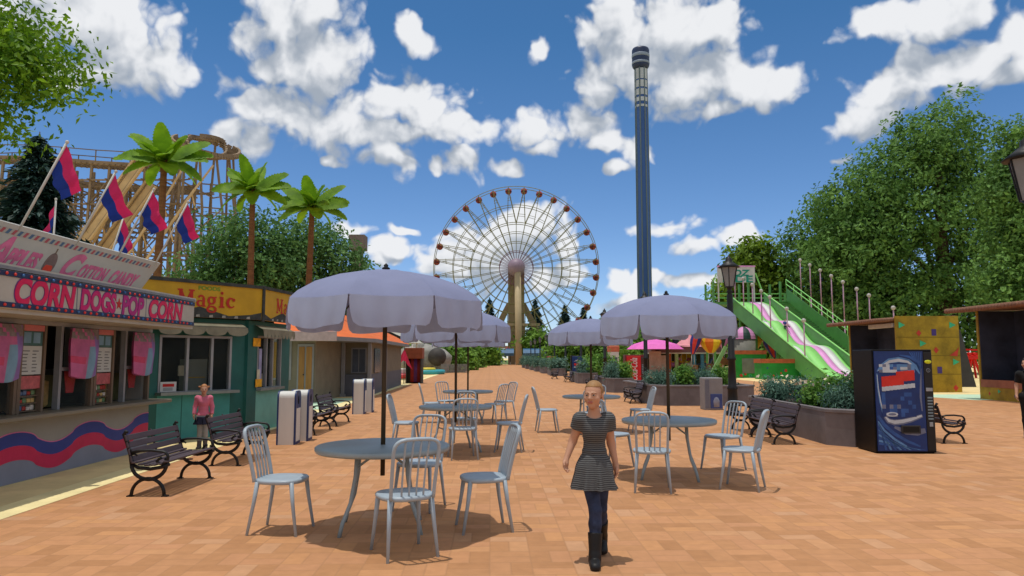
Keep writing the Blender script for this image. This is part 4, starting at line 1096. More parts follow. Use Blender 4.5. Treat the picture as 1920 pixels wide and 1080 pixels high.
# ------------------------------------------------------------ foliage
def leaf_quads(C, size, rng, out=None, droop=0.0, aspect=.5, up=.35):
    """one folded diamond leaf (two triangles as a quad) at each centre"""
    n = len(C)
    nrm = rng.normal(size=(n, 3)); nrm[:, 2] += up * 2
    if out is not None: nrm += out * 1.1
    nrm /= np.linalg.norm(nrm, axis=1)[:, None] + 1e-9
    t = rng.normal(size=(n, 3)); t[:, 2] -= droop
    t -= nrm * (t * nrm).sum(1)[:, None]; t /= np.linalg.norm(t, axis=1)[:, None] + 1e-9
    w = np.cross(nrm, t)
    s = size * rng.uniform(.6, 1.35, (n, 1))
    V = np.stack([C - t * s, C - w * s * aspect + nrm * s * .15, C + t * s, C + w * s * aspect + nrm * s * .15], 1).reshape(-1, 3)
    return V, np.arange(4 * n).reshape(-1, 4)
def crown_points(blobs, n_total, rng, lump=.22, shell=.62, gap=.0, per=6, spread=.35):
    vol = np.array([b[3] * b[4] * b[5] for b in blobs]) ** .67; vol /= vol.sum()
    P, O = [], []
    for b, f in zip(blobs, vol):
        k = max(4, int(n_total * f / per))
        d = rng.normal(size=(k, 3)); d /= np.linalg.norm(d, axis=1)[:, None]
        ph = rng.uniform(0, 6, 6)
        lm = 1 + lump * (np.sin(5 * d[:, 0] + ph[0]) * np.sin(4 * d[:, 2] + ph[1]) + .7 * np.sin(9 * d[:, 1] + ph[2]) * np.sin(8 * d[:, 2] + ph[3]) + .5 * np.sin(15 * d[:, 0] + ph[4]) * np.sin(13 * d[:, 1] + ph[5]))
        r = np.where(rng.random(k) < .8, rng.uniform(shell, 1, k), rng.uniform(.2, shell, k)) * lm
        if gap:
            q = np.sin(6.3 * d[:, 0] + ph[1]) * np.sin(5.7 * d[:, 1] + ph[3]) * np.sin(6.9 * d[:, 2] + ph[5])
            keep = q < (.55 - gap); d, r = d[keep], r[keep]
        c = np.array(b[:3]) + d * r[:, None] * np.array(b[3:6])
        c = np.repeat(c, per, 0) + rng.normal(size=(len(c) * per, 3)) * spread
        P.append(c); O.append(np.repeat(d, per, 0))
    return np.concatenate(P), np.concatenate(O)
bark = mat('bark', (84, 68, 54), .9, .3, 6, bump=.5, stretch=(1, 1, .25))
def tree(name, label, loc, blobs, n, leaf, m, rng_seed, trunk=(.35, .12), group=None, per=6, spread=None, limbs=True, **kw):
    rng = np.random.default_rng(rng_seed)
    t = thing(name, label, 'tree', loc, 0, group)
    P, O = crown_points(blobs, n, rng, per=per, spread=spread or leaf * 1.5, **kw)
    V, Fq = leaf_quads(P, leaf, rng, O)
    np_obj('crown', V, Fq, m, t)
    top = max(blobs, key=lambda b: b[2]); h = top[2]
    b = MB(); q = [(0, 0, -.1), (.06 * h * .1, .02 * h, h * .3), (top[0] * .4, top[1] * .4, h * .62), (top[0] * .9, top[1] * .9, h)]
    b.tube(q, [trunk[0] * 1.3, trunk[0], (trunk[0] + trunk[1]) / 2, trunk[1]], 9)
    if limbs:
        for bl in blobs:
            z0 = min(h * .7, max(h * .25, bl[2] * .55)); f = z0 / h
            s_ = Vector((top[0] * f * .6, top[1] * f * .6, z0)); e_ = Vector(bl[:3])
            b.tube([s_, s_.lerp(e_, .5) + Vector((0, 0, -.04 * h)), e_], [trunk[0] * .5, trunk[0] * .32, trunk[1] * .35], 6)
    b.build('trunk', bark, t)
    return t
lm_right = leafmat('leaf_mid_green', (62, 100, 42), (126, 168, 84), .35, .35)
lm_left = leafmat('leaf_grey_green', (54, 92, 46), (116, 160, 90), .35, .4)
lm_bright = leafmat('leaf_bright_green', (58, 104, 18), (136, 176, 40), .4, .8)
lm_olive = leafmat('leaf_olive', (70, 98, 20), (128, 160, 46), .35, .3)
lm_hedge = leafmat('leaf_hedge', (62, 100, 28), (132, 172, 66), .35, .3)
lm_con = leafmat('needle_dark', (24, 48, 46), (56, 86, 80), .1, .5)
# big trees on the right
D1 = 76.0
x1 = XX(1775, D1)
sc1 = D1 / 46
scb = lambda bl, k: [(b_[0] * k, b_[1] * k, b_[2] * k * .885, b_[3] * k, b_[4] * k, b_[5] * k * .9) for b_ in bl]
tree('broad_tree', 'huge green broadleaf tree towering behind the yellow game booth on the right', (x1, D1, 0),
     scb([(0, 0, 17.0, 3.2, 3.2, 2.7), (-1.5, .5, 14.8, 4.2, 3.6, 2.9), (-4.6, .3, 12.2, 3.6, 3.2, 2.6), (2.6, 0, 13.2, 3.0, 3, 2.8), (-1.6, -.4, 10.4, 4.0, 3.4, 2.4),
      (3.4, -.2, 9.2, 3.2, 3, 2.6), (-5.8, 0, 8.6, 3.4, 3, 2.8), (-.6, 0, 6.6, 3.6, 3.2, 2.0), (-3.5, .3, 4.8, 4, 3, 2.2), (3.2, 0, 4.6, 3.4, 3, 2.4), (-.4, .3, 2.4, 5.5, 3, 1.8)], sc1), 66000, .25, lm_right, 11, (.8, .3), 'broad trees on the right', gap=.2, lump=.26)
x2 = XX(1600, 82); sc2 = 82 / 52
tree('broad_tree', 'lower broadleaf tree standing just behind the green slide', (x2, 82, 0),
     scb([(-.6, 0, 12.4, 2.6, 2.6, 2.3), (-2.3, 0, 10.0, 2.8, 2.6, 2.2), (1.6, .3, 10.6, 3.0, 2.8, 2.6), (-1.0, 0, 7.4, 3.4, 3, 2.6), (-2.6, 0, 5.0, 2.6, 2.4, 2.2), (2.2, 0, 6.4, 3, 3, 2.6), (.4, 0, 3.4, 3.6, 3, 2.2), (0, 0, 1.7, 4.4, 3, 1.5)], sc2), 42000, .26, lm_right, 12, (.6, .2), 'broad trees on the right', gap=.18, lump=.28)
x3 = XX(1975, 50)
tree('broad_tree', 'broadleaf tree cut off by the right edge behind the dark game booth', (x3, 50, 0),
     [(-.8, 0, 16.2, 2.9, 2.6, 2.6), (-2.2, 0, 13.2, 2.6, 2.6, 2.4), (-1.2, 0, 10.0, 3.4, 3, 2.6), (-2.2, 0, 6.6, 3.0, 3, 2.2), (.5, 0, 5, 3.4, 3, 2.4)], 34000, .17, lm_right, 13, (.4, .15), 'broad trees on the right', gap=.15)
tree('olive_bush_tree', 'rounded olive green tree with big leaves behind the slide sign', (XX(1418, 88), 88, 0),
     [(0, 0, 13.2, 3.6, 3, 2.9), (-1.8, 0, 9.6, 3.4, 3, 3), (2.2, 0, 10.2, 3.2, 3, 3.2), (-2.8, 0, 6, 3, 3, 3), (1.6, 0, 5.6, 4, 3, 3.6)], 15000, .36, lm_olive, 14, (.5, .2), gap=.05, lump=.2)
# trees behind the green kiosk
tree('round_tree', 'grey green leafy tree behind the green kiosk between the first two palms', (XX(445, 42), 42, 0),
     [(0, 0, 8.4, 2.6, 2.4, 2.0), (-1.6, 0, 6.4, 2.2, 2.2, 2.0), (1.9, 0, 6.8, 2.4, 2.2, 1.9), (.2, 0, 4.6, 3.0, 2.4, 2.0)], 17000, .14, lm_left, 15, (.3, .1), 'leafy trees behind the green kiosk', gap=.15, lump=.3)
tree('round_tree', 'grey green leafy tree behind the third palm and the orange roof', (XX(590, 44), 44, 0),
     [(-.6, 0, 8.6, 2.6, 2.4, 1.9), (1.5, 0, 7.0, 2.2, 2.2, 1.9), (-2.2, 0, 6.8, 2.2, 2.2, 1.9), (2.6, 0, 5.2, 1.6, 1.8, 1.5), (0, 0, 4.8, 3.4, 2.4, 2.2)], 18000, .14, lm_left, 16, (.3, .1), 'leafy trees behind the green kiosk', gap=.12, lump=.28)
# overhanging tree at the top left: it stands beside the snack stand, out of frame
tree('overhanging_tree', 'bright green tree whose leafy branches hang into the top left corner', (-12.9, 15.5, 0),
     [(-.9, -.4, 10.4, 1.9, 2.0, 1.9), (2.2, -1.2, 8.2, 1.6, 1.5, .95), (-.2, 0, 8.2, 2.4, 2.2, 1.5), (3.3, -1.5, 7.35, 1.0, 1.0, .7), (-2.5, 0, 9.5, 2.5, 2.2, 2.4), (.8, -1.0, 7.0, 1.9, 1.6, .95)], 44000, .078, lm_bright, 17, (.3, .1), per=7, spread=.17, gap=.28, lump=.42, limbs=False)
# conifers
def conifer_mesh(h, rad, n, seed, leaf):
    rng = np.random.default_rng(seed)
    z = rng.power(1.7, n); z = 1 - z                     # dense low down
    z = z * .96
    tier = (z * 11 + rng.normal(size=n) * .06) % 1.0
    a = rng.uniform(0, 2 * PI, n)
    br = .8 + .2 * np.sin(a * 7 + np.floor(z * 11) * 2.1) + .12 * np.sin(a * 13 + np.floor(z * 11) * 4.7)
    r = rad * (1 - z) ** .85 * (1.06 - .45 * tier) * br * np.sqrt(rng.uniform(.15, 1, n))
    P = np.stack([r * np.cos(a), r * np.sin(a), h * (.04 + .95 * z) - .12 * r], 1)
    out = np.stack([np.cos(a), np.sin(a), np.full(n, -.25)], 1)
    s = leaf * rng.uniform(.6, 1.3, (n, 1))
    t = out + rng.normal(size=(n, 3)) * .3; t /= np.linalg.norm(t, axis=1)[:, None]
    w = np.cross(t, np.array([0, 0, 1.0])) + rng.normal(size=(n, 3)) * .35; w /= np.linalg.norm(w, axis=1)[:, None]
    nn = np.cross(t, w)
    V = np.stack([P - t * s, P - w * s * .42, P + t * s - np.array([0, 0, .25]) * s, P + w * s * .42], 1).reshape(-1, 3)
    return V, np.arange(4 * n).reshape(-1, 4)
def conifer(label, loc, h, rad, n, seed, leaf, group=None):
    t = thing('conifer_tree', label, 'tree', loc, 0, group)
    V, Fq = conifer_mesh(h, rad, n, seed, leaf); np_obj('crown', V, Fq, lm_con, t)
    b = MB(); b.tube([(0, 0, -.1), (0, 0, h * .5), (0, 0, h * .97)], [h * .025, h * .015, .02], 8); b.build('trunk', bark, t)
    return t
cg = 'dark conifers'
conifer('dark conifer rising behind the snack stand in front of the coaster', (XX(52, 31), 31, 0), 11.9, 5.0, 30000, 21, .22, cg)
conifer('dark conifer at the left edge of the ferris wheel pylon legs', (XX(918, 205), 205, 0), ZZ(552, 205), 5.2, 4200, 22, .6, cg)
conifer('dark conifer just right of the ferris wheel pylon', (XX(1004, 205), 205, 0), ZZ(556, 205), 6.2, 4200, 23, .6, cg)
conifer('dark conifer behind the lower right rim of the ferris wheel', (XX(1059, 200), 200, 0), ZZ(566, 200), 5.4, 4200, 24, .6, cg)
conifer('smaller dark conifer beside the rightmost low gondola of the wheel', (XX(1094, 200), 200, 0), ZZ(570, 200), 4.4, 3600, 25, .6, cg)
# rounded trees and bushes closing the far end and the right background
hb = [(1046, 120, 650, 2.6, 'small bright green tree to the right of the wheel pylon'), (1010, 168, 622, 4.6, 'bright green tree growing behind the row of far lamp posts'),
      (1090, 92, 628, 4.2, 'bushy tree behind the far blue drinks machine'), (1128, 88, 618, 4.2, 'bushy tree left of the white ticket hut'),
      (1170, 96, 616, 4.6, 'bushy tree behind the red drinks machine'), (1225, 104, 612, 5.0, 'bushy tree rising behind the pink canopy'),
      (1285, 110, 610, 5.4, 'bushy tree behind the pink cone roof'), (1345, 100, 612, 4.6, 'bushy tree behind the striped balloons'),
      (905, 150, 648, 3.0, 'green bush left of the blue station canopy'), (858, 98, 645, 2.4, 'rounded green bush beyond the white rock'), (880, 120, 652, 2.4, 'green bush between the rock and the wheel'),
      (842, 84, 652, 1.6, 'dark green bush beside the cave ball'), (1455, 84, 600, 4.4, 'bushy tree behind the lower part of the slide'), (760, 100, 612, 5.0, 'green tree behind the white peaked tent'), (700, 82, 600, 4.2, 'green tree behind the cottage roof')]
rb = random.Random(5)
for i, (px, d, py, r_, lb) in enumerate(hb):
    h = ZZ(py, d); x = XX(px, d)
    bl = [(0, 0, h - r_ * .55, r_ * .8, r_ * .8, r_ * .6)]
    for k in range(4): bl.append((rb.uniform(-.7, .7) * r_, rb.uniform(-.3, .3) * r_, rb.uniform(.25, .65) * h, r_ * rb.uniform(.6, .8), r_ * .7, h * rb.uniform(.2, .3)))
    bl.append((0, 0, h * .22, r_ * 1.05, r_ * .8, h * .24))
    tree('bushy_tree', lb, (x, d, 0), bl, 5200, .0026 * d + .06, lm_hedge, 40 + i, (.2, .08), 'bushy trees closing the far background', gap=.05, limbs=False)
conifer('little dark purple-green conifer bush by the far lamp posts', (XX(898, 128), 128, 0), 3.2, 1.6, 900, 29, .3, cg)

# ------------------------------------------------------------ palms with broad leaves
palm_leaf = leafmat('palm_leaf', (74, 118, 16), (132, 176, 36), .45, 2.0)
palm_rib = mat('palm_rib', (92, 124, 30), .6, .2, 4)
palm_bark = mat('palm_trunk', (112, 78, 48), .9, .3, 3, bump=.5, stretch=(1, 1, 5))
def frond_mesh(length, width, elev, droop, seed):
    """paddle leaf along +X with a folded midrib and a toothed edge"""
    r = random.Random(seed); n = 26; V = []; Fq = []
    for i in range(n + 1):
        u = i / n
        ang = elev - droop * u ** 1.3
        if i == 0: x, z = .08, 0
        else: x, z = V[-3][0] + math.cos(ang) * length / n, V[-3][2] + math.sin(ang) * length / n
        w = width * (math.sin(PI * min(1, .05 + .95 * u) ** .85) ** .5) * (1 if i % 2 else .86) if 0 < i < n else .02
        lift = .22 * w
        V += [(x, 0, z), (x - math.sin(ang) * lift * .6 + .04, w, z + lift * math.cos(ang) + r.uniform(-.02, .02)), (x - math.sin(ang) * lift * .6 + .04, -w, z + lift * math.cos(ang) + r.uniform(-.02, .02))]
    for i in range(n):
        a, c = 3 * i, 3 * i + 3
        Fq += [(a, c, c + 1, a + 1), (a, a + 2, c + 2, c)]
    return V, Fq
def palm(label, px, py, D, scale, seed):
    r = random.Random(seed)
    top = W(px, py, D); h = top.z
    t = thing('palm_tree', label, 'palm tree', (top.x, D, 0), 0, 'broad leaved palms behind the stands')
    b = MB(); n = 30
    P = [(.25 * math.sin(1.5 * i / n) * (1 if seed % 2 else -.6) * 1.0 - (.25 * math.sin(1.5) * (1 if seed % 2 else -.6)), .0, h * i / n) for i in range(n + 1)]
    b.tube(P, [(.20 - .07 * i / n) * scale * (1.06 if i % 2 else .96) for i in range(n + 1)], 10)
    b.sphere((0, 0, h - .05), .24 * scale, 10, 0)
    b.build('trunk', palm_bark, t)
    b = MB()
    fr = [(-1.45, 1.18, .30, .95), (.2, 1.25, .3, 1.0), (1.6, 1.05, .35, 1.1), (.75, 1.02, .40, 1.05), (2.35, .98, .40, 1.05), (-.65, .80, .45, .95), (-2.4, .78, .45, .95), (-1.9, .55, .5, .8),
          (.1, .30, .60, 1.0), (3.05, .28, .60, 1.05), (-.95, .2, .7, .85), (-2.2, .15, .7, .85), (.5, .55, .6, 1.0), (2.7, .5, .6, 1.0),
          (-.35, -.30, .60, .95), (-2.75, -.30, .60, .95), (.55, -.25, .7, .9), (2.5, -.25, .7, .9), (-1.3, -.5, .5, .8)]
    for k, (a, e0, dr, ln) in enumerate(fr):
        V, Fq = frond_mesh(1.85 * ln * scale * r.uniform(.9, 1.05), .40 * scale, e0 + r.uniform(-.1, .1), dr, seed * 31 + k)
        Mx = Matrix.Translation((0, 0, h)) @ Matrix.Rotation(a + r.uniform(-.25, .25) + (.0, .12, -.12)[seed % 3], 4, 'Z')
        Mx = Mx @ Matrix.Rotation(r.uniform(.75, 1.15) * math.cos(a) * (1 if e0 > -.1 else .7), 4, 'X')
        np_obj('frond', [tuple(Mx @ Vector(v)) for v in V], Fq, palm_leaf, t, smooth=True)
    return t
palm('tallest palm with broad fronds in front of the wooden coaster', 308, 303, 30, 1.0, 1)
palm('middle palm with broad fronds between the coaster and the third palm', 474, 358, 32, .9, 2)
palm('shortest palm with broad fronds above the nearest umbrella', 585, 388, 33.5, .92, 3)

# ------------------------------------------------------------ umbrellas, tables and chairs
alu = mat('chair_metal', (160, 174, 186), .42, .06, 4, metal=.0, spec=.5)
tabm = mat('table_metal', (142, 156, 162), .42, .1, 3, metal=.0, spec=.5)
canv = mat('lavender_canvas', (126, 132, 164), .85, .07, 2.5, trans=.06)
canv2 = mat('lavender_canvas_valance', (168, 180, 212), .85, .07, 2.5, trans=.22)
polew = mat('dark_wood_pole', (70, 58, 40), .6, .25, 6, stretch=(1, 1, .15))
def make_umbrella():
    root = thing('table_umbrella', 'x', 'umbrella', (0, 0, 0), 0, 'lavender umbrellas over the round tables')
    prof = [(.03, 2.60), (.25, 2.575), (.5, 2.525), (.75, 2.44), (.92, 2.34), (1.0, 2.265)]
    b = MB(); nseg = 8; sub_ = 8
    def pt(r, z, k, u):                   # point on panel k, u 0..1 across
        a0, a1 = 2 * PI * k / nseg, 2 * PI * (k + 1) / nseg
        x = math.cos(a0) * (1 - u) + math.cos(a1) * u; y = math.sin(a0) * (1 - u) + math.sin(a1) * u
        s = .014 * math.sin(PI * u) * r    # cloth belly between the ribs
        return (x * r, y * r, z - s)
    for k in range(nseg):
        vs = [pt(r, z, k, i / sub_) for r, z in prof for i in range(sub_ + 1)]
        fs = [(j*(sub_+1)+i, (j+1)*(sub_+1)+i, (j+1)*(sub_+1)+i+1, j*(sub_+1)+i+1) for j in range(len(prof)-1) for i in range(sub_)]
        b.add(vs, fs, 0, smooth=True)
    b.build('canopy', canv, root)
    for k in range(nseg):
        b = MB(); nu, nv = 16, 6; vs = []
        for j in range(nv + 1):
            v = j / nv
            for i in range(nu + 1):
                u = i / nu
                ins = .010 + .050 * v ** 2.2
                uu = ins + (1 - 2 * ins) * u
                x, y, z = pt(1.0 + .025 * math.sin(v * 1.5), 2.265, k, uu)
                edge = min(u, 1 - u)
                drop = .275 * v * (1 + .05 * math.sin(7 * u + k)) * (1 - .10 * max(0, 1 - edge / .06) ** 2)
                wv = .012 * math.sin(u * 19 + k * 1.7) * v
                f = 1 + wv
                vs.append((x * f, y * f, z - drop + .0))
        fs = [(j*(nu+1)+i, (j+1)*(nu+1)+i, (j+1)*(nu+1)+i+1, j*(nu+1)+i+1) for j in range(nv) for i in range(nu)]
        b.add(vs, fs, 0, smooth=True); b.build('valance', canv2, root)
    b = MB(); b.tube([(0, 0, .52), (0, 0, 2.58)], .024, 10); b.build('pole', polew, root)
    b = MB(); b.lathe([(.035, 2.60), (.045, 2.615), (.02, 2.63), (.026, 2.645), (.010, 2.66), (1e-4, 2.67)], 10); b.build('finial', blackm, root)
    for k in range(nseg):
        a = 2 * PI * k / nseg
        b = MB(); b.tube([(.04 * math.cos(a), .04 * math.sin(a), 2.56), (.5 * math.cos(a), .5 * math.sin(a), 2.50), (.98 * math.cos(a), .98 * math.sin(a), 2.25)], .008, 5)
        b.tube([(.03 * math.cos(a), .03 * math.sin(a), 2.16), (.48 * math.cos(a), .48 * math.sin(a), 2.495)], .006, 5)
        b.build('rib', polew, root)
    return root
def make_table():
    root = thing('cafe_table', 'x', 'table', (0, 0, 0), 0, 'round metal cafe tables')
    b = MB(); b.lathe([(.025, .775), (.62, .775), (.655, .765), (.668, .785), (.668, .812), (.655, .822), (.025, .826)], 48)
    b.build('tabletop', tabm, root)
    for i, (sx, sy) in enumerate(((-1, -1), (1, -1), (1, 1), (-1, 1))):
        b = MB(); b.tube([(.24 * sx, .20 * sy, .775), (.25 * sx, .21 * sy, .55), (.29 * sx, .25 * sy, .30), (.36 * sx, .31 * sy, .12), (.385 * sx, .33 * sy, 0)], .020, 8); b.build('leg', tabm, root)
    for sx in (-1, 1):
        b = MB(); b.tube([(.245 * sx, -.205, .60), (.245 * sx, .205, .60)], .012, 6); b.tube([(.27 * sx, -.23, .42), (.27 * sx, .23, .42)], .012, 6)
        b.tube([(.255 * sx, 0, .60), (.02 * sx, 0, .77)], .012, 6); b.build('brace', tabm, root)
    return root
def make_chair():
    root = thing('cafe_chair', 'x', 'chair', (0, 0, 0), 0, 'grey slat backed cafe chairs')
    b = MB(); n = 36; rim = []
    def sq(a, rx, ry, p=2.7):
        c, s = math.cos(a), math.sin(a)
        return (rx * math.copysign(abs(c) ** (2/p), c), ry * math.copysign(abs(s) ** (2/p), s))
    for rx, z in ((.20, .478), (.232, .482), (.242, .495), (.242, .512), (.230, .524), (.12, .516)):
        rim.append([(sq(2*PI*i/n, rx * (1 - .05 * math.sin(2*PI*i/n) * -1), rx * .98)[0], sq(2*PI*i/n, rx, rx * .98)[1], z) for i in range(n)])
    vs = [p for r_ in rim for p in r_]
    fs = [(j*n+i, j*n+(i+1) % n, (j+1)*n+(i+1) % n, (j+1)*n+i) for j in range(len(rim)-1) for i in range(n)]
    fs += [tuple(range(n))[::-1], tuple((len(rim)-1)*n + i for i in range(n))]
    b.add(vs, fs, smooth=True); b.build('seat', alu, root)
    for sx, sy in ((-1, 1), (1, 1), (1, -1), (-1, -1)):
        b = MB(); b.tube([(.185 * sx, .17 * sy, .50), (.20 * sx, .195 * sy, .30), (.222 * sx, .245 * sy, 0)], [.024, .019, .014], 8); b.build('leg', alu, root)
    b = MB()
    lean = lambda z: -.20 - .13 * ((z - .5) / .52) ** 1.2
    P = []
    for i in range(31):
        u = i / 30
        if u < .33: z = .50 + (u / .33) * .40; x = -.19 - .012 * (u / .33)
        elif u < .67:
            a = PI - PI * (u - .33) / .34
            x = .202 * math.copysign(abs(math.cos(a)) ** .55, math.cos(a)); z = .90 + .115 * abs(math.sin(a)) ** .62
        else: z = .50 + ((1 - u) / .33) * .40; x = .19 + .012 * ((1 - u) / .33)
        P.append((x, lean(z), z))
    b.tube(P, .016, 8, sx=1.3)
    for x in (-.105, -.035, .035, .105):
        Q = [(x * (.92 + .08 * t), lean(.51 + .495 * t) + .008 * math.sin(PI * t), .51 + .495 * t) for t in [i / 8 for i in range(9)]]
        b.tube(Q, .009, 6, sx=1.25)
    b.build('backrest', alu, root)
    return root
um0, tb0, ch0 = make_umbrella(), make_table(), make_chair()
used = set()
def put(proto, loc, rz, label):
    if proto.name not in used:
        used.add(proto.name); proto.location = loc; proto.rotation_euler = (0, 0, rz); proto['label'] = label; return proto
    return copy_tree(proto, loc, rz, label)
sets = [  # table x, y, umbrella turn, table turn, where, chairs (dx, dy, extra turn, label)
    (-1.30, 7.43, -9, 8, 'in the left foreground', [
        (-.97, -.11, -.22, 'grey slat backed chair at the left side of the nearest table, facing right'),
        (1.02, -.02, .25, 'grey slat backed chair at the right side of the nearest table, beside the walking girl'),
        (.36, -.93, .1, 'grey slat backed chair in the front, its back to the camera at the nearest table'),
        (.25, .97, 0, 'grey chair half hidden behind the nearest tabletop')]),
    (2.24, 10.5, 12, -12, 'just right of the walking girl', [
        (-.44, -1.0, .25, 'grey chair with its back to the camera right beside the walking girl'),
        (.76, -.86, .35, 'grey chair at the front right of the table right of the girl'),
        (.97, .72, -.1, 'grey chair at the rear right of the table right of the girl'),
        (-.67, 1.0, .2, 'grey chair mostly hidden behind the walking girl')]),
    (-1.03, 13.4, 4, 20, 'second in the left row', [
        (-.92, .10, .1, 'grey chair at the left of the second table in the left row'),
        (.20, -.95, 0, 'grey chair with its back to the camera at the second table in the left row'),
        (.98, 0, -.1, 'grey chair at the right of the second table in the left row'),
        (.08, .97, 0, 'grey chair behind the second table in the left row')]),
    (-1.17, 19.4, -14, 5, 'third in the left row', [
        (-.95, -.15, 0, 'grey chair at the left of the farthest table in the left row'),
        (-.62, .85, 0, 'grey chair at the rear left of the farthest table in the left row'),
        (.72, -.55, 0, 'grey chair at the front right of the farthest table in the left row'),
        (.95, .65, 0, 'grey chair at the rear right of the farthest table in the left row')]),
    (1.83, 16.9, 8, -6, 'behind the head of the walking girl', [
        (-1.03, -.1, 0, 'grey chair standing alone at the left of the table behind the girl'),
        (1.12, -.05, .1, 'grey chair at the right of the table behind the girl, in front of the bench'),
        (.22, .95, 0, 'grey chair at the rear of the table behind the head of the girl'),
        (-.1, -.98, .1, 'grey chair in front of the table behind the head of the girl')])]
for (x, y, ur, tr, where, chairs) in sets:
    put(um0, (x, y, 0), R(ur), 'scalloped lavender grey umbrella over the table ' + where)
    put(tb0, (x, y, 0), R(tr), 'round grey metal table ' + where)
    for dx, dy, ex, lb in chairs:
        put(ch0, (x + dx, y + dy, 0), math.atan2(dx, -dy) + ex, lb)

# ------------------------------------------------------------ benches
slat = mat('dark_plum_slats', (74, 62, 68), .55, .22, 7, stretch=(.25, 1, 1))
def make_bench():
    root = thing('park_bench', 'x', 'bench', (0, 0, 0), 0, 'iron framed park benches')
    Lh = .70
    for s in (-1, 1):
        b = MB(); x = s * (Lh - .03)
        leg = [(x, .03, 0), (x, .05, .03)] + [(x, .25 + .20 * math.cos(a), .03 + .19 * math.sin(a)) for a in [PI - PI * i / 14 for i in range(15)]] + [(x, .45, .03), (x, .47, 0)]
        b.tube(leg, .021, 8, sx=1.2)
        b.box(x - .028, x + .028, .0, .075, 0, .018); b.box(x - .028, x + .028, .425, .50, 0, .018)
        bow = [(x, .25 + .215 * math.cos(a), .395 + .185 * math.sin(a)) for a in [PI + PI * i / 14 for i in range(15)]]
        b.tube(bow, .020, 8, sx=1.2)
        b.tube([(x, .035, .395), (x, .12, .35), (x, .27, .335), (x, .42, .36), (x, .50, .395)], .022, 8)
        b.tube([(x, .035, .395), (x, .015, .50), (x, -.03, .64), (x, -.075, .755), (x, -.055, .79), (x, -.03, .775)], [.024, .022, .021, .024, .022, .016], 8)
        for q in ((x, -.03, .66), (x, .0, .56), (x, .27, .215)): b.sphere(q, .028, 8)
        arm = [(x, .015, .53), (x, .12, .555), (x, .28, .56), (x, .40, .545)] + [(x, .405 + .075 * math.sin(a), .47 + .075 * math.cos(a)) for a in [.2 + 3.9 * i / 12 for i in range(13)]] + [(x, .37, .455), (x, .40, .47)]
        b.tube(arm, .017, 8, sx=1.3)
        b.tube([(x, .02, .46)] + [(x, .06 + .045 * math.sin(a), .47 + .045 * math.cos(a)) for a in [PI + 4.2 * i / 10 for i in range(11)]], .011, 6)
        b.tube([(x, .455, .40), (x, .465, .44), (x, .44, .46)], .016, 6)
        b.build('end_frame', blackm, root)
    b = MB()
    for k in range(6):
        y = .075 + .078 * k; z = .372 + .06 * ((k - 2.3) / 3.2) ** 2
        b.bbox(-Lh, Lh, y - .031, y + .031, z, z + .022, .005)
    b.box(-.02, .02, .05, .49, .355, .371); b.build('seat', slat, root)
    b = MB()
    for k in range(4):
        z = .455 + .085 * k; y = .045 - .30 * (z - .42)
        M_ = Matrix.Translation((0, y, z)) @ Matrix.Rotation(R(-17) * -1, 4, 'X')
        b.bbox(-Lh, Lh, -.011, .011, -.036, .036, .005, 0, M_)
    b.bar((0, .03, .42), (0, -.085, .76), .03, .012); b.build('backrest', slat, root)
    return root
bn0 = make_bench()
def bench(x, y, face, lb):
    rz = {'right': -PI / 2, 'left': PI / 2, 'camera': PI}.get(face, face)
    d = Vector((math.sin(-rz), math.cos(rz), 0)) * -.25
    put(bn0, (x + d.x, y + d.y, 0), rz, lb)
bench(-4.46, 9.75, 'right', 'dark slatted bench nearest the camera, in front of the painted wave counter')
bench(-4.50, 12.25, 'right', 'dark slatted bench before the green kiosk, beside the child in pink')
bench(-4.50, 16.7, 'right', 'dark slatted bench just beyond the first pair of white bins')
bench(-4.52, 18.75, 'right', 'dark slatted bench before the second pair of white bins')
bench(5.32, 15.05, 'left', 'dark slatted bench against the near planter, the nearer of two')
bench(5.42, 16.75, 'left', 'dark slatted bench against the near planter, the farther of two')
bench(8.72, 15.2, 'right', 'dark slatted bench sticking out from behind the blue drinks machine')
bench(4.55, 27.6, 'left', 'dark slatted bench beside the front of the red drinks machine')
bench(7.9, 27.2, 'left', 'dark slatted bench between the grey bin and the lamp post')
bench(4.15, 38.2, 'left', 'dark slatted bench behind the head of the walking girl')
bench(3.85, 50.5, 'left', 'distant bench in front of the far blue drinks machine')
bench(3.35, 57.5, 'left', 'most distant bench along the far planters')

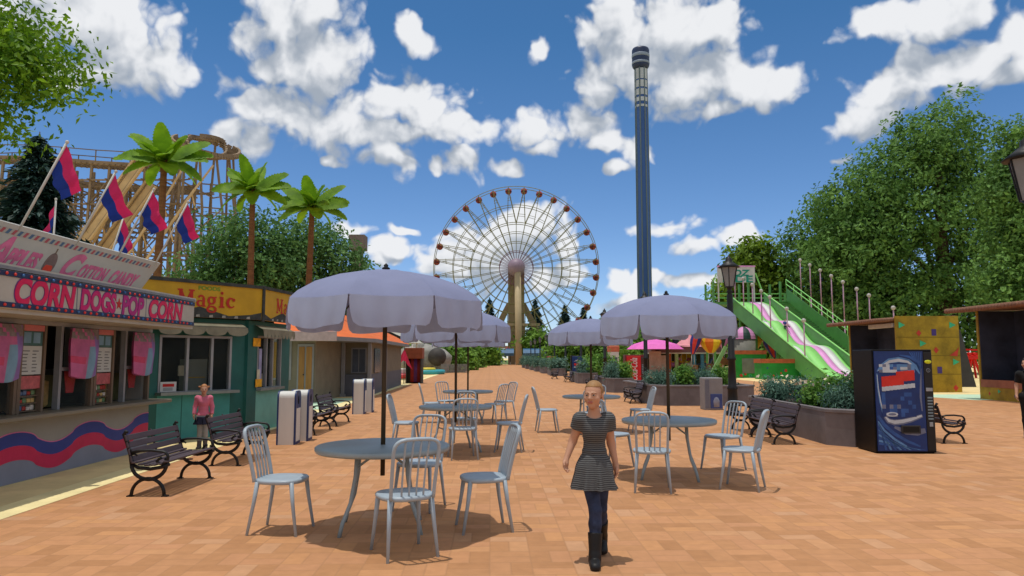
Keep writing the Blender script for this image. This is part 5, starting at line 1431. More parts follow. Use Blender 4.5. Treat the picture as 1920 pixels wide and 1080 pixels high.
# ------------------------------------------------------------ bins
def make_bin():
    root = thing('litter_bin', 'x', 'litter bin', (0, 0, 0), 0, 'white and navy litter bins')
    body = mat('bin_white', (212, 212, 208), .5, .07, 3, stretch=(1, 1, .3)); nv = mat('bin_navy', (30, 54, 106), .45, .12, 4)
    w, d, h, r = .36, .44, 1.03, .12
    prof = [(-d/2, 0), (d/2, 0), (d/2, h - r)] + [(d/2 - r + r * math.cos(a), h - r + r * math.sin(a)) for a in [PI/2 * i / 6 for i in range(1, 7)]] + [(-d/2 + r - r * math.sin(a), h - r + r * math.cos(a)) for a in [PI/2 * i / 6 for i in range(0, 7)]]
    Mx = Matrix(((0, 0, 1, 0), (1, 0, 0, 0), (0, 1, 0, 0), (0, 0, 0, 1)))      # (y, z, x)
    b = MB(); b.prism(prof, -w/2 + .03, w/2 - .03, 0, Mx); b.build('body', body, root)
    for s in (-1, 1):
        b = MB(); x0 = s * (w/2 - .029)
        big = [(p[0] * 1.05, p[1] * 1.012) for p in prof]
        b.prism(big, min(x0, s * w/2), max(x0, s * w/2), 0, Mx); sd = b.build('side_frame', nv, root)
        g = MB(); xa = s * (w/2 + .001); g.box(min(xa, xa + s * .006), max(xa, xa + s * .006), -d/2 + .05, d/2 - .05, .06, .70); o = g.build('side_panel', body, sd)
        g = MB(); g.tube([(s * (w/2 - .003), .0, .86), (s * (w/2 + .003), .0, .86)], .085, 16, sx=.7); g.build('opening', mat('bin_hole', (8, 8, 10), .9, .1, 3), sd)
    return root
bi0 = make_bin()
for x, y, lb in ((-4.42, 14.55, 'white litter bin with navy frame, front one of the pair nearest the camera'), (-4.34, 15.15, 'white litter bin with navy frame, rear one of the pair nearest the camera'),
                 (-4.62, 22.2, 'white litter bin with navy frame, front one of the pair before the cottage'), (-4.50, 22.85, 'white litter bin with navy frame, rear one of the pair before the cottage')):
    put(bi0, (x, y, 0), R(4), lb)
gb = thing('grey_bin', 'tall grey bin with a blue front panel by the second planter', 'litter bin', (XX(1330, 24.0), 24.0, 0))
b = MB(); b.bbox(-.30, .30, -.3, .3, 0, 1.04, .02); b.build('body', mat('bin_grey', (134, 132, 134), .6, .1, 3), gb)
b = MB(); b.bbox(-.11, .27, -.318, -.301, .06, .52, .006); pn = b.build('front_panel', mat('bin_blue', (58, 74, 130), .45, .2, 5), gb)
b = MB(); b.lathe([(.09, 0), (.10, .2), (.05, .3), (1e-4, .32)], 12, M=Matrix.Translation((.08, -.319, .1)) @ Matrix.Diagonal((1, .06, 1, 1))); b.build('emblem', mat('emblem_grey', (136, 144, 166), .5, .15, 6), pn)
b = MB(); b.bbox(-.28, -.14, -.312, -.301, .06, .98, .004); b.build('side_strip', mat('strip_grey', (108, 110, 122), .6, .15, 4), gb)

# ------------------------------------------------------------ lamp posts
def make_lamp():
    root = thing('street_lamp', 'x', 'street lamp', (0, 0, 0), 0, 'black lantern lamp posts along the planters')
    b = MB(); b.lathe([(.20, 0), (.20, .12), (.15, .16), (.14, .75), (.16, .8), (.12, .86), (.10, 1.6), (.13, 1.63), (.13, 1.68), (.095, 1.72), (.085, 3.55), (.06, 3.6), (.10, 3.64), (.06, 3.68), (.07, 3.74), (.13, 3.80)], 14); b.build('post', blackm, root)
    b = MB(); b.lathe([(.14, 3.80), (.245, 4.36)], 6, smooth=False); b.build('lantern_glass', mat('lantern_glass', (128, 130, 132), .3, .1, 4), root)
    for k in range(6):
        a = PI / 3 * k
        b = MB(); b.bar((.147 * math.cos(a), .147 * math.sin(a), 3.80), (.252 * math.cos(a), .252 * math.sin(a), 4.36), .02); b.build('glazing_bar', blackm, root)
    b = MB(); b.lathe([(.30, 4.36), (.33, 4.37), (.20, 4.47), (.10, 4.55), (.10, 4.62), (.05, 4.66), (.03, 4.72), (1e-4, 4.76)], 12); b.build('lantern_roof', blackm, root)
    return root
la0 = make_lamp()
lampn = ['black lantern post rising out of the right edge of the picture', 'black lantern post in front of the slide sign', 'black lantern post between the red drinks machine and the second planter',
         'black lantern post just left of the white ticket hut', 'black lantern post right of the far blue drinks machine', 'black lantern post left of the far blue drinks machine',
         'black lantern post by the small red machine far off', 'fourth farthest black lantern post near the wheel', 'third farthest black lantern post near the wheel', 'second farthest black lantern post near the wheel', 'farthest black lantern post near the wheel']
for i, lb in enumerate(lampn):
    d = 9.6 + 11.9 * i
    put(la0, (7.11 + SLOPE * d + (.17 if i == 0 else 0), d, 0), .2 * i, lb)

# ------------------------------------------------------------ planters with shrubs along the right side
conc = mat('dark_concrete', (112, 106, 108), .9, .22, 2.2, bump=.25)
soilm = mat('planter_soil', (66, 52, 40), .95, .3, 6, bump=.5)
teal_leaf = leafmat('shrub_blue_green', (62, 100, 86), (122, 158, 140), .25, 2.2)
fresh_leaf = leafmat('shrub_fresh_green', (56, 104, 32), (128, 170, 74), .35, 2.2)
dark_leaf = leafmat('shrub_dark_green', (40, 76, 40), (92, 130, 78), .25, 2.2)
bloom = mat('cream_bloom', (216, 200, 176), .7, .15, 8)
def planter(poly, h, label):
    c = Vector((sum(p[0] for p in poly) / len(poly), sum(p[1] for p in poly) / len(poly), 0))
    t = thing('planter', label, 'planter', c, 0, 'dark concrete planters along the right side')
    n = len(poly); ins = [(c.x + (x - c.x) * .90, c.y + (y - c.y) * .90) for x, y in poly]; out = [(c.x + (x - c.x) * 1.012, c.y + (y - c.y) * 1.012) for x, y in poly]
    b = MB()
    rings = [[(x, y, 0) for x, y in poly], [(x, y, h - .07) for x, y in poly], [(x, y, h - .06) for x, y in out], [(x, y, h - .008) for x, y in out], [(x, y, h) for x, y in poly], [(x, y, h) for x, y in ins], [(x, y, h - .2) for x, y in ins]]
    vs = [p for r_ in rings for p in r_]
    fs = [(j*n+i, j*n+(i+1) % n, (j+1)*n+(i+1) % n, (j+1)*n+i) for j in range(len(rings)-1) for i in range(n)]
    b.add(vs, fs); part(b, 'wall', conc, t)
    b = MB(); b.add([(x, y, h - .1) for x, y in ins], [tuple(range(n))]); part(b, 'soil', soilm, t)
    return t
def shrub(x, y, z, rx, ry, h, m, label, seed, n=1500, leaf=.05, spiky=False, blooms=False):
    rng = np.random.default_rng(seed)
    t = thing('shrub', label, 'shrub', (x, y, z), 0, 'shrubs growing in the planters')
    k = max(3, int(rx * 5))
    bl = [(rng.uniform(-.75, .75) * rx, rng.uniform(-.5, .5) * ry, h * rng.uniform(.35, .62), rx * rng.uniform(.35, .55), ry * .6, h * rng.uniform(.3, .42)) for _ in range(k)] + [(0, 0, h * .4, rx * .8, ry * .8, h * .42)]
    P, O = crown_points(bl, n, rng, lump=.25, shell=.45, per=5, spread=leaf * 1.6)
    P[:, 2] = np.maximum(P[:, 2], .0)
    V, Fq = leaf_quads(P, leaf, rng, O, aspect=.24 if spiky else .5, droop=-1.2 if spiky else 0)
    np_obj('foliage', V, Fq, m, t)
    b = MB()
    for q in range(5):
        a = rng.uniform(0, 2 * PI); b.tube([(.05 * math.cos(a), .05 * math.sin(a), -.12), (.35 * rx * math.cos(a), .35 * ry * math.sin(a), h * .55)], [.014, .006], 5)
    b.build('stem', bark, t)
    if blooms:
        C = np.array([[rng.uniform(-1, 1) * rx, rng.uniform(-.8, .8) * ry, h * rng.uniform(.6, 1.0)] for _ in range(28)])
        V, Fq = leaf_quads(C, leaf * .8, rng, None, aspect=.9); np_obj('blossom', V, Fq, bloom, t)
    return t
planter([(6.12, 14.35), (6.5, 13.95), (7.5, 13.95), (7.9, 14.35), (7.9, 19.2), (7.6, 19.6), (6.5, 19.6), (6.2, 19.2)], .70, 'dark concrete planter nearest the camera, behind the blue drinks machine')
sp = [(6.7, 14.75, .5, .5, .62, teal_leaf, 'blue green shrub at the near corner of the nearest planter', True, False), (6.8, 16.1, .55, .7, .68, fresh_leaf, 'fresh green shrub in the nearest planter above the two benches', False, True),
      (7.3, 14.8, .5, .5, .78, dark_leaf, 'dark green shrub in the nearest planter right behind the drinks machine', False, False), (6.75, 18.5, .5, .8, .66, teal_leaf, 'blue green shrub at the far end of the nearest planter', True, True),
      (7.4, 16.2, .5, .8, .8, fresh_leaf, 'fresh green shrub on the far right side of the nearest planter', False, False), (7.1, 17.4, .6, .6, .74, teal_leaf, 'blue green shrub in the middle of the nearest planter', True, False)]
for i, (x, y, rx, ry, h, m, lb, spk, bl_) in enumerate(sp): shrub(x, y, .58, rx, ry, h, m, lb, 100 + i, 2600, .055, spk, bl_)
planter([(5.0, 26.3), (5.35, 25.8), (8.3, 25.8), (8.7, 26.3), (8.5, 31.2), (8.1, 31.6), (5.1, 31.6), (4.75, 31.2)], .72, 'dark concrete planter behind the grey bin')
for i, (x, y, rx, ry, h, m, lb, spk) in enumerate([(5.45, 26.9, .5, .8, .78, teal_leaf, 'blue green shrub at the left end of the planter behind the grey bin', True), (6.15, 26.6, .5, .6, .80, fresh_leaf, 'fresh green shrub left of centre in the planter behind the grey bin', False),
        (6.85, 26.6, .5, .6, .82, teal_leaf, 'blue green shrub in the planter directly left of the grey bin', True), (7.6, 26.8, .5, .7, .80, fresh_leaf, 'fresh green shrub right behind the grey bin', False)]):
    shrub(x, y, .6, rx, ry, h, m, lb, 120 + i, 2200, .06, spk)
far = [(4.62, 35.6, .7, 5.0, 'planter left of the red drinks machine'), (4.28, 47.6, .7, 5.5, 'planter right of the far blue drinks machine'), (3.62, 67.0, .7, 6.0, 'planter left of the far blue drinks machine'),
       (3.22, 77.0, .7, 6.0, 'planter below the small far red machine'), (2.85, 87.0, .7, 6.0, 'fourth farthest planter near the wheel'), (2.5, 96.5, .7, 6.0, 'third farthest planter near the wheel'), (2.1, 107.0, .7, 7.0, 'second farthest planter near the wheel'), (1.75, 118.0, 2.2, 7.0, 'farthest planter in front of the wheel')]
for i, (x, y, w, l, lb) in enumerate(far):
    planter([(x, y), (x + .3, y - .4), (x + w + .3, y - .4), (x + w + .6, y), (x + w + .5, y + l), (x - .1, y + l)], .70, 'dark concrete ' + lb)
    shrub(x + .38, y + .6, .58, .38, .9, .95, teal_leaf, 'blue green shrub at the left of the ' + lb, 140 + i, 1300, .0016 * y + .03, True)
    if i < 4: shrub(x + 1.0, y + .7, .58, .34, .9, .95, fresh_leaf if i != 2 else teal_leaf, ('fresh green' if i != 2 else 'second bluish') + ' shrub at the right of the ' + lb, 160 + i, 1200, .0016 * y + .03)
shrub(5.9, 50.5, .0, 1.5, 1.2, 2.3, fresh_leaf, 'tall pale green shrub between the drinks machines', 180, 2600, .13)

# ------------------------------------------------------------ drinks machines
mblack = mat('machine_black', (7, 7, 9), .45, .2, 5, spec=.2)
def quads(b, M, items):
    for (x0, x1, z0, z1, e, mi) in items:
        b.add([(x0, z0, e), (x1, z0, e), (x1, z1, e), (x0, z1, e)], [(0, 1, 2, 3)], mi, M)
def blue_machine(loc, rz, label, detail=True):
    w, d, h = 1.06, .80, 1.84
    t = thing('drinks_machine', label, 'vending machine', loc, rz, 'drinks machines')
    b = MB(); b.bbox(-w/2, w/2, .0, d, .02, h, .012); b.box(-w/2 + .03, w/2 - .03, .03, d - .03, 0, .02); b.build('cabinet', mblack, t)
    nvy, lt, wht, red_, gr, mid = (mat('print_navy', (24, 52, 112), .35, .2, 3, stretch=(1, 1, 1.5)), mat('print_light_blue', (88, 134, 186), .35, .3, 4), mat('print_white', (188, 198, 208), .35, .18, 5),
                                  mat('print_red', (206, 44, 34), .35, .15, 6), mat('print_grey', (108, 116, 142), .35, .2, 5), mat('print_mid_blue', (44, 84, 150), .35, .3, 5))
    W_ = .86; x0 = -w/2 + .03
    Mx = Matrix(((1, 0, 0, x0), (0, 0, -1, 0), (0, 1, 0, .05), (0, 0, 0, 1)))      # x right, y up, z towards the viewer
    HH = h - .08
    b = MB(); b.prism([(0, 0), (W_, 0), (W_, HH), (0, HH)], 0, .02, 0, Mx)
    e = .0205
    # swirling rays at top and foot
    for k in range(9):
        a = .25 + .10 * k
        b.add([(W_ * .02, .55 - .05 * k, e), (W_ * .02, .51 - .05 * k, e), (.12 + .085 * k, .02, e), (.16 + .085 * k, .02, e)][:4], [(0, 1, 2, 3)], 1 if k % 2 else 5, Mx)
    for k in range(6): b.add([(.62 + .04 * k, HH - .02, e), (.64 + .04 * k, HH - .02, e), (.80, HH - .28 - .06 * k, e), (.78, HH - .30 - .06 * k, e)], [(3, 2, 1, 0)], 5, Mx)
    # sweeping white and pale blue bands round the dark can
    M3 = Mx @ Matrix.Translation((.43, 1.05, 0)) @ Matrix.Diagonal((1.14, 1.10, 1, 1)) @ Matrix.Translation((-.43, -1.03, 0))
    def swoosh(pts, ws, e_, mi): ribbon(b, pts, ws, Mx, e_, mi)
    swoosh([(.04, 1.40), (.12, 1.50), (.26, 1.585), (.43, 1.61), (.60, 1.58), (.72, 1.49), (.79, 1.36)], [.015, .05, .085, .095, .08, .06, .02], .0222, 1)
    swoosh([(.06, 1.41), (.14, 1.50), (.27, 1.575), (.43, 1.60), (.59, 1.57), (.70, 1.49)], [.01, .03, .05, .055, .04, .015], .0228, 2)
    swoosh([(.035, 1.36), (.045, 1.1), (.075, .86), (.12, .66), (.17, .56)], [.02, .03, .035, .04, .05], .0222, 1)
    swoosh([(.04, 1.34), (.05, 1.1), (.08, .86), (.125, .66), (.17, .57)], [.008, .014, .016, .018, .02], .0228, 2)
    swoosh([(.14, .60), (.20, .53), (.30, .50), (.44, .51), (.60, .55), (.80, .62)], [.05, .09, .10, .10, .09, .06], .0224, 4)
    swoosh([(.15, .60), (.21, .53), (.31, .505), (.45, .52), (.60, .555), (.79, .62)], [.02, .05, .06, .06, .05, .03], .0230, 2)
    swoosh([(.82, 1.45), (.80, 1.2), (.785, .95), (.80, .70)], [.01, .03, .035, .02], .0222, 4)
    swoosh([(.02, .62), (.12, .46), (.30, .30), (.52, .17), (.74, .08)], [.05, .06, .055, .05, .03], .0222, 5)
    swoosh([(.02, .52), (.12, .36), (.30, .20), (.50, .08)], [.02, .035, .04, .03], .0226, 1)
    swoosh([(.02, .40), (.10, .27), (.24, .12), (.36, .03)], [.02, .025, .03, .02], .0226, 5)
    swoosh([(.30, .42), (.50, .34), (.70, .33), (.84, .36)], [.04, .10, .12, .08], .0221, 4)
    swoosh([(.45, 1.69), (.62, 1.66), (.80, 1.55)], [.02, .04, .05], .0221, 5)
    # blocks of colour on the can, softened like a coarse mosaic
    r = random.Random(4); e = .0255
    for i in range(10):
        for j in range(3):
            c = r.choice([2, 4, 1, 2, 5]); quads(b, M3, [(.12 + i * .055, .175 + i * .055, 1.33 + j * .045, 1.375 + j * .045, e, c)])
    for i in range(9):
        for j in range(4):
            if (j == 3 and i < 4) or (j == 0 and i > 5): continue
            quads(b, M3, [(.15 + i * .057, .207 + i * .057, 1.10 + j * .055 + i * .006, 1.155 + j * .055 + i * .006, e + .0006, 3)])
    for i in range(9): quads(b, M3, [(.15 + i * .057, .207 + i * .057, 1.03 + i * .007, 1.10 + i * .007, e + .0006, 2)])
    for i in range(9):
        for j in range(6):
            c = r.choice([0, 5, 0, 4 if j < 3 and i < 5 else 0]); quads(b, M3, [(.14 + i * .058, .198 + i * .058, .62 + j * .065, .685 + j * .065, e, c)])
    b.prism([(.29 + .09 * math.cos(2*PI*k/20), .66 + .036 * math.sin(2*PI*k/20)) for k in range(20)], e + .001, e + .004, 2, M3)
    b.prism([(.29 + .06 * math.cos(2*PI*k/20), .66 + .020 * math.sin(2*PI*k/20)) for k in range(20)], e + .0045, e + .006, 4, M3)
    b.build('front_panel', [nvy, lt, wht, red_, gr, mid], t)
    b = MB(); M2 = Matrix(((1, 0, 0, 0), (0, 0, -1, 0), (0, 1, 0, 0), (0, 0, 0, 1)))
    b.bbox(-.09, .25, .36, .50, .03, .045, .005, 0, M2); b.box(-.06, .22, .385, .475, .0455, .047, 1, M2)
    b.build('dispenser_slot', [mat('slot_grey', (44, 44, 46), .5, .2, 5), mat('slot_black', (6, 6, 7), .6, .1, 5)], t)
    b = MB(); b.bbox(.37, .515, .06, 1.79, .004, .022, .004, 0, M2); b.build('control_panel', mat('control_black', (26, 26, 29), .4, .2, 5), t)
    b = MB(); b.lathe([(.058, 0), (.06, .012), (.05, .016)], 20, M=M2 @ Matrix.Translation((.44, 1.62, .022)) @ Matrix.Diagonal((1, .55, 1, 1))); b.build('price_badge', mat('badge_yellow', (206, 212, 40), .4, .1, 5), t)
    b = MB(); b.tube([(.44 + .032 * math.cos(a), -.026, 1.47 + .032 * math.sin(a)) for a in [2*PI*k/20 for k in range(20)]], .006, 6, closed=True); b.bbox(.435, .445, 1.45, 1.49, .022, .027, .001, 0, M2); b.build('coin_slot', greyp, t)
    b = MB(); b.bbox(.385, .50, 1.10, 1.16, .0222, .030, .003, 0, M2); b.build('note_slot', mat('note_grey', (150, 154, 158), .4, .15, 6), t)
    for k in range(8):
        b = MB(); b.bbox(.40, .49, .60 + k * .053, .628 + k * .053, .0222, .030, .003, 0, M2); b.build('button', mat('button_pale', (120, 138, 148), .4, .2, 9), t)
    b = MB(); b.bbox(.415, .475, .48, .555, .0222, .034, .003, 0, M2); b.build('coin_return', MATS['note_grey'], t)
    return t
blue_machine((6.98, 13.05, 0), R(-1.5), 'tall blue and black drinks machine with a coarse mosaic can picture in the right foreground')
def flat_machine(loc, rz, label, word, cw, red_=True):
    t = thing('drinks_machine', label, 'vending machine', loc, rz, 'drinks machines')
    w, d, h = 1.06, .8, 1.84
    b = MB(); b.bbox(-w/2, w/2, 0, d, .0, h, .015); b.build('cabinet', mat('machine_dark_red', (110, 14, 22), .4, .15, 4) if red_ else mblack, t)
    M2 = Matrix(((1, 0, 0, 0), (0, 0, -1, 0), (0, 1, 0, 0), (0, 0, 0, 1)))
    b = MB(); b.bbox(-.46, .34, .06, 1.78, .002, .03, .01, 0, M2); b.build('front_panel', mat('machine_red', (204, 24, 30), .35, .2, 2) if red_ else MATS['print_navy'], t)
    b = MB(); b.bbox(.36, .51, .3, 1.7, .002, .02, .005, 0, M2); b.build('control_panel', mat('control_brown', (74, 50, 46), .5, .2, 5), t)
    for k in range(6):
        b = MB(); b.bbox(.39, .48, .8 + k * .09, .85 + k * .09, .0202, .03, .003, 0, M2); b.build('button', MATS['button_pale'], t)
    b = MB(); b.bbox(-.25, .2, .22, .36, .03, .04, .004, 0, M2); b.build('dispenser_slot', MATS['slot_black'], t)
    if word:
        Mx = M2 @ Matrix.Translation((-.06, 1.05, .0302)) @ Matrix.Rotation(PI / 2, 4, 'Z')
        text('lettering', word, mat('lettering_white', (224, 206, 204), .4, .08, 6), t, Mx, 1.25, .40, .004, .01, .35)
    else:
        b = MB(); b.prism([(-.3 + .0, 1.1), (-.1, 1.02), (.12, 1.10), (.26, 1.06), (.28, 1.24), (.08, 1.30), (-.12, 1.22), (-.3, 1.26)], .0302, .034, 0, M2); b.prism([(-.32, .9), (.28, .94), (.26, 1.0), (-.3, .98)], .0302, .034, 1, M2); b.prism([(-.36, 1.36), (.0, 1.54), (.3, 1.36), (.0, 1.44)], .0302, .034, 1, M2)
        b.build('emblem', [MATS['print_red'], MATS['print_white']], t)
    return t
flat_machine((XX(1189, 41), 41, 0), 0, 'red drinks machine with white vertical lettering beside the bench', 'Coca-Cola', .4)
flat_machine((XX(1083, 57), 57, 0), 0, 'far blue drinks machine with a red and white emblem', None, .4, False)
flat_machine((XX(1033, 86), 86, 0), 0, 'small red drinks machine farthest down the row of lamp posts', 'Coca-Cola', .4)
hut = thing('ticket_hut', 'little white ticket hut with an orange top among the bushes', 'hut', (XX(1149, 66), 66, 0))
b = MB(); b.bbox(-.45, .45, -.45, .45, 0, 2.2, .02); b.build('wall', white, hut)
b = MB(); b.bbox(-.5, .5, -.5, .5, 2.2, 2.75, .06); b.build('roof', mat('hut_orange', (190, 104, 76), .6, .15, 4), hut)
b = MB(); b.box(-.3, .3, -.475, -.452, 1.0, 1.7); b.build('window', MATS['blue_grey_pane'], hut)

# ------------------------------------------------------------ the big slide
SD0, SD1 = 70.0, 51.5
T0 = W(1376, 566, SD0); B0 = W(1557, 712, SD1)
sl = thing('giant_slide', 'giant green slide with wavy pink, white and green lanes and rows of ball lamps', 'slide', (B0.x, SD1, 0))
green = mat('slide_green', (88, 148, 78), .5, .15, .8)
lgreen = mat('slide_light_green', (142, 214, 116), .45, .1, .8)
spink = mat('slide_pink', (222, 150, 208), .45, .1, .8)
swht = mat('slide_white', (216, 216, 214), .45, .08, .8)
A0 = Vector((T0.x, SD0, T0.z)); E0 = Vector((B0.x - .2, SD1, .25))
ax_ = (E0 - A0); ux = Vector((ax_.x, ax_.y, 0)).normalized(); sxv = Vector((-ux.y, ux.x, 0))   # across, towards the right of the picture
if sxv.x < 0: sxv = -sxv
WID = 2.9
n = 60
def sp_(i, off, lift=0.0):
    u = i / n; p = A0.lerp(E0, u)
    z = p.z + .42 * math.sin(u * PI * 2 * 3.0 + .4) * (1 - u) ** .3 * min(1, u * 6) + lift
    return Vector((p.x, p.y, max(.12, z))) + sxv * off
for k, (m_, a0, a1) in enumerate(((swht, 0, .12), (lgreen, .12, .50), (spink, .50, .70), (swht, .70, .92), (lgreen, .92, 1.0))):
    b = MB()
    top = [sp_(i, WID * a0) for i in range(n + 1)]; bot = [sp_(i, WID * a1) for i in range(n + 1)]
    vs = top + bot + [p - Vector((0, 0, .12)) for p in top] + [p - Vector((0, 0, .12)) for p in bot]
    N1 = n + 1
    fs = [(i, i+1, N1+i+1, N1+i) for i in range(n)] + [(2*N1+i, 3*N1+i, 3*N1+i+1, 2*N1+i+1) for i in range(n)] + [(0, N1, 3*N1, 2*N1), (n, 2*N1+n, 3*N1+n, N1+n)]
    fs += [(i, 2*N1+i, 2*N1+i+1, i+1) for i in range(n)] + [(N1+i, N1+i+1, 3*N1+i+1, 3*N1+i) for i in range(n)]
    b.add(vs, fs, smooth=True)
    part(b, 'lane', m_, sl)
for off, hi, lo in ((-.12, .30, 1.15), (WID + .05, .80, .5)):
    b = MB()
    for t_ in (0, .07):
        pass
    top = [A0.lerp(E0, i / 12) + sxv * off + Vector((0, 0, hi * (1 - .35 * i / 12))) for i in range(13)]
    bot = [Vector((p.x, p.y, max(0.0, p.z - lo - hi))) for p in top]
    q = sxv * .08
    vs = top + bot + [p + q for p in top] + [p + q for p in bot]; N1 = 13
    b.add(vs, [(N1+i, N1+i+1, i+1, i) for i in range(12)] + [(2*N1+i, 2*N1+i+1, 3*N1+i+1, 3*N1+i) for i in range(12)] + [(i, i+1, 2*N1+i+1, 2*N1+i) for i in range(12)] + [(0, 2*N1, 3*N1, N1), (12, N1+12, 3*N1+12, 2*N1+12)])
    part(b, 'side_wall', green, sl)
    b = MB(); b.tube([p + sxv * .04 + Vector((0, 0, .08)) for p in top], .07, 6); part(b, 'coping', lgreen, sl)
# stair with railings on the far side
so = WID + 2.3
st0, st1 = A0 + sxv * so + Vector((0, 0, 1.3)), A0.lerp(E0, .62) + sxv * so + Vector((0, 0, .6))
b = MB()
vs = [st0, st1, Vector((st1.x, st1.y, st1.z - 1.6)), Vector((st0.x, st0.y, st0.z - 1.9))]
b.add(vs + [v + sxv * .1 for v in vs], [(3, 2, 1, 0), (4, 5, 6, 7), (0, 1, 5, 4), (1, 2, 6, 5), (2, 3, 7, 6), (3, 0, 4, 7)])
for k in range(26):
    p = st0.lerp(st1, k / 26); b.box(p.x - 1.4, p.x, p.y - .35, p.y, p.z - 1.35, p.z - 1.25)
part(b, 'stair', green, sl)
b = MB()
for hh in (.45, .9): b.tube([st0 + Vector((0, 0, hh)), st1 + Vector((0, 0, hh))], .05, 6)
for k in range(8): p = st0.lerp(st1, k / 7); b.tube([p, p + Vector((0, 0, .9))], .04, 6)
part(b, 'handrail', lgreen, sl)
b = MB()                                 # platform, posts
pf = A0.z
b.box(A0.x - 2.0, A0.x + 6.2, SD0 + .1, SD0 + 3.2, pf - .25, pf)
for x in (A0.x - 1.9, A0.x + 1.5, A0.x + 4.6, A0.x + 6.1):
    for y in (SD0 + .2, SD0 + 3.02):
        g = MB(); g.box(x - .09, x + .09, y - .09, y + .09, 0, pf + (1.1 if x > A0.x + 5 else 2.0)); part(g, 'post', green, sl)
for z in (.6, 1.02):
    g = MB(); g.box(A0.x - 2.0, A0.x + 6.2, SD0 + 3.12, SD0 + 3.2, pf + z, pf + z + .08); part(g, 'platform_rail', lgreen, sl)
for u in (.25, .5, .75):
    p = A0.lerp(E0, u)
    for o in (.3, WID - .3):
        q = p + sxv * o; g = MB(); g.bar((q.x, q.y, 0), (q.x, q.y, max(.2, q.z - .5)), .2); part(g, 'post', green, sl)
part(b, 'platform', green, sl)
sgw = (1427 - 1370) / F * SD0
sx0 = XX(1372, SD0 - .1)
b = MB(); b.box(sx0 - 1.2, sx0 + 2.35, SD0 - .2, SD0 - .05, ZZ(530, SD0), ZZ(501, SD0)); b.box(sx0 - 1.25, sx0 + 2.4, SD0 - .24, SD0 - .02, ZZ(501, SD0), ZZ(498.5, SD0), 1)
for x in (sx0 - 1.15, sx0 + 2.3): b.box(x - .06, x + .06, SD0 + .0, SD0 + .12, pf, ZZ(501, SD0))
sg = part(b, 'sign', [mat('sign_pale', (196, 196, 192), .5, .08, 1), spink], sl)
I_ = Matrix.Translation(sl.location).inverted()
jade = mat('jade_lettering', (24, 140, 120), .5, .12, 2)
c = sx0 + .58
for body, x, w, z, h_ in (('KIDZ', c + .0, 2.6, (ZZ(512, SD0)), .60), ('RIDE', c + .1, 2.9, (ZZ(523.5, SD0)), .66)):
    text('sign_lettering', body, jade, sl, I_ @ plane_mx((x, SD0 - .205, z), (1, 0, 0), (0, 0, 1)), w, h_, .02, .03, .15 if body == 'KIDZ' else 0)
b = MB(); b.bar((sx0 + 2.5, SD0 + .1, ZZ(512, SD0)), (sx0 + 3.2, SD0 + .3, pf + 1.0), .1); b.bar((sx0 - 1.3, SD0 + .1, ZZ(512, SD0)), (sx0 - 1.9, SD0 + .3, pf + 1.0), .1); part(b, 'sign_brace', lgreen, sl)
pk_ = mat('lamp_stem_pink', (178, 142, 164), .5, .12, 2); gl = mat('lamp_ball', (176, 172, 168), .4, .08, 2)
for off, us in ((-.05, (.03, .15, .27, .38, .48, .66, .82)), (WID + 3.6, (.02, .13, .24, .35, .46, .58, .68, .86))):
    for u in us:
        p = A0.lerp(E0, u) + sxv * off + Vector((0, 0, -.2 if off < 1 else 1.0))
        b = MB(); b.tube([p, p + Vector((0, 0, 3.1))], .055, 6); b.sphere(p + Vector((0, 0, 3.2)), .17, 10, 1); part(b, 'ball_lamp', [pk_, gl], sl)
for u in (.02, .13, .24, .35, .46, .58, .68, .86):
    p = A0.lerp(E0, u) + sxv * (WID + 3.6) + Vector((0, 0, 1.0))
    b = MB(); b.tube([Vector((p.x, p.y, 0)), p], .055, 6); part(b, 'lamp_stem', pk_, sl)

# ------------------------------------------------------------ striped balloon ride and painted green booths
br = thing('balloon_ride', 'children balloon ride with striped hot air balloons around a grey drum', 'ride', (XX(1393, 64), 64, 0))
strp = {'by': [mat('balloon_blue', (40, 44, 120), .5, .15, 2), mat('balloon_red', (206, 60, 50), .5, .15, 2)], 'oy': [mat('balloon_yellow', (222, 186, 40), .5, .12, 2), mat('balloon_orange', (206, 110, 30), .5, .15, 2)], 'pg': [mat('balloon_pink', (206, 140, 190), .5, .12, 2), mat('balloon_dark_green', (30, 60, 52), .5, .2, 2)]}
def balloon(px, py0, py1, D, rpx, ms, lean=0.0):
    c = W(px, py0, D); f_ = F / D; r_ = rpx / f_; h = (py1 - py0) / f_
    prof = [(1e-4, 0), (.55, -.05), (.9, -.2), (1.0, -.38), (.92, -.55), (.62, -.78), (.36, -.95), (.22, -1.0)]
    nn = 16; b = MB()
    vs = [(c.x + r_ * q * math.cos(2*PI*j/nn) + lean * z, D + r_ * q * math.sin(2*PI*j/nn), c.z + h * z) for q, z in prof for j in range(nn)]
    for i in range(len(prof) - 1):
        for j in range(nn): b.add([vs[(i+1)*nn+j], vs[(i+1)*nn+(j+1) % nn], vs[i*nn+(j+1) % nn], vs[i*nn+j]], [(0, 1, 2, 3)], (j // 2) % 2, smooth=True)
    o = part(b, 'balloon', ms, br)
    g = MB(); zb = c.z - h; xb = c.x - lean
    for s in (-1, 1): g.tube([(xb + .2 * s * r_, D, zb), (xb + .25 * s * r_, D, zb - .9)], .03, 5, 0)
    g.bbox(xb - .35, xb + .35, D - .35, D + .35, max(.3, zb - 1.5), zb - .9, .05, 1); g.tube([(xb, D, .05), (xb, D, zb - 1.2)], .1, 6, 0)
    sub(g, 'basket', [polem, mat('basket_brown', (120, 84, 50), .8, .2, 4)], o)
balloon(1309, 620, 664, 62.5, 11, strp['by'], .5); balloon(1332, 628, 662, 63, 20, strp['oy']); balloon(1359, 624, 652, 65, 11, strp['pg'], .2)
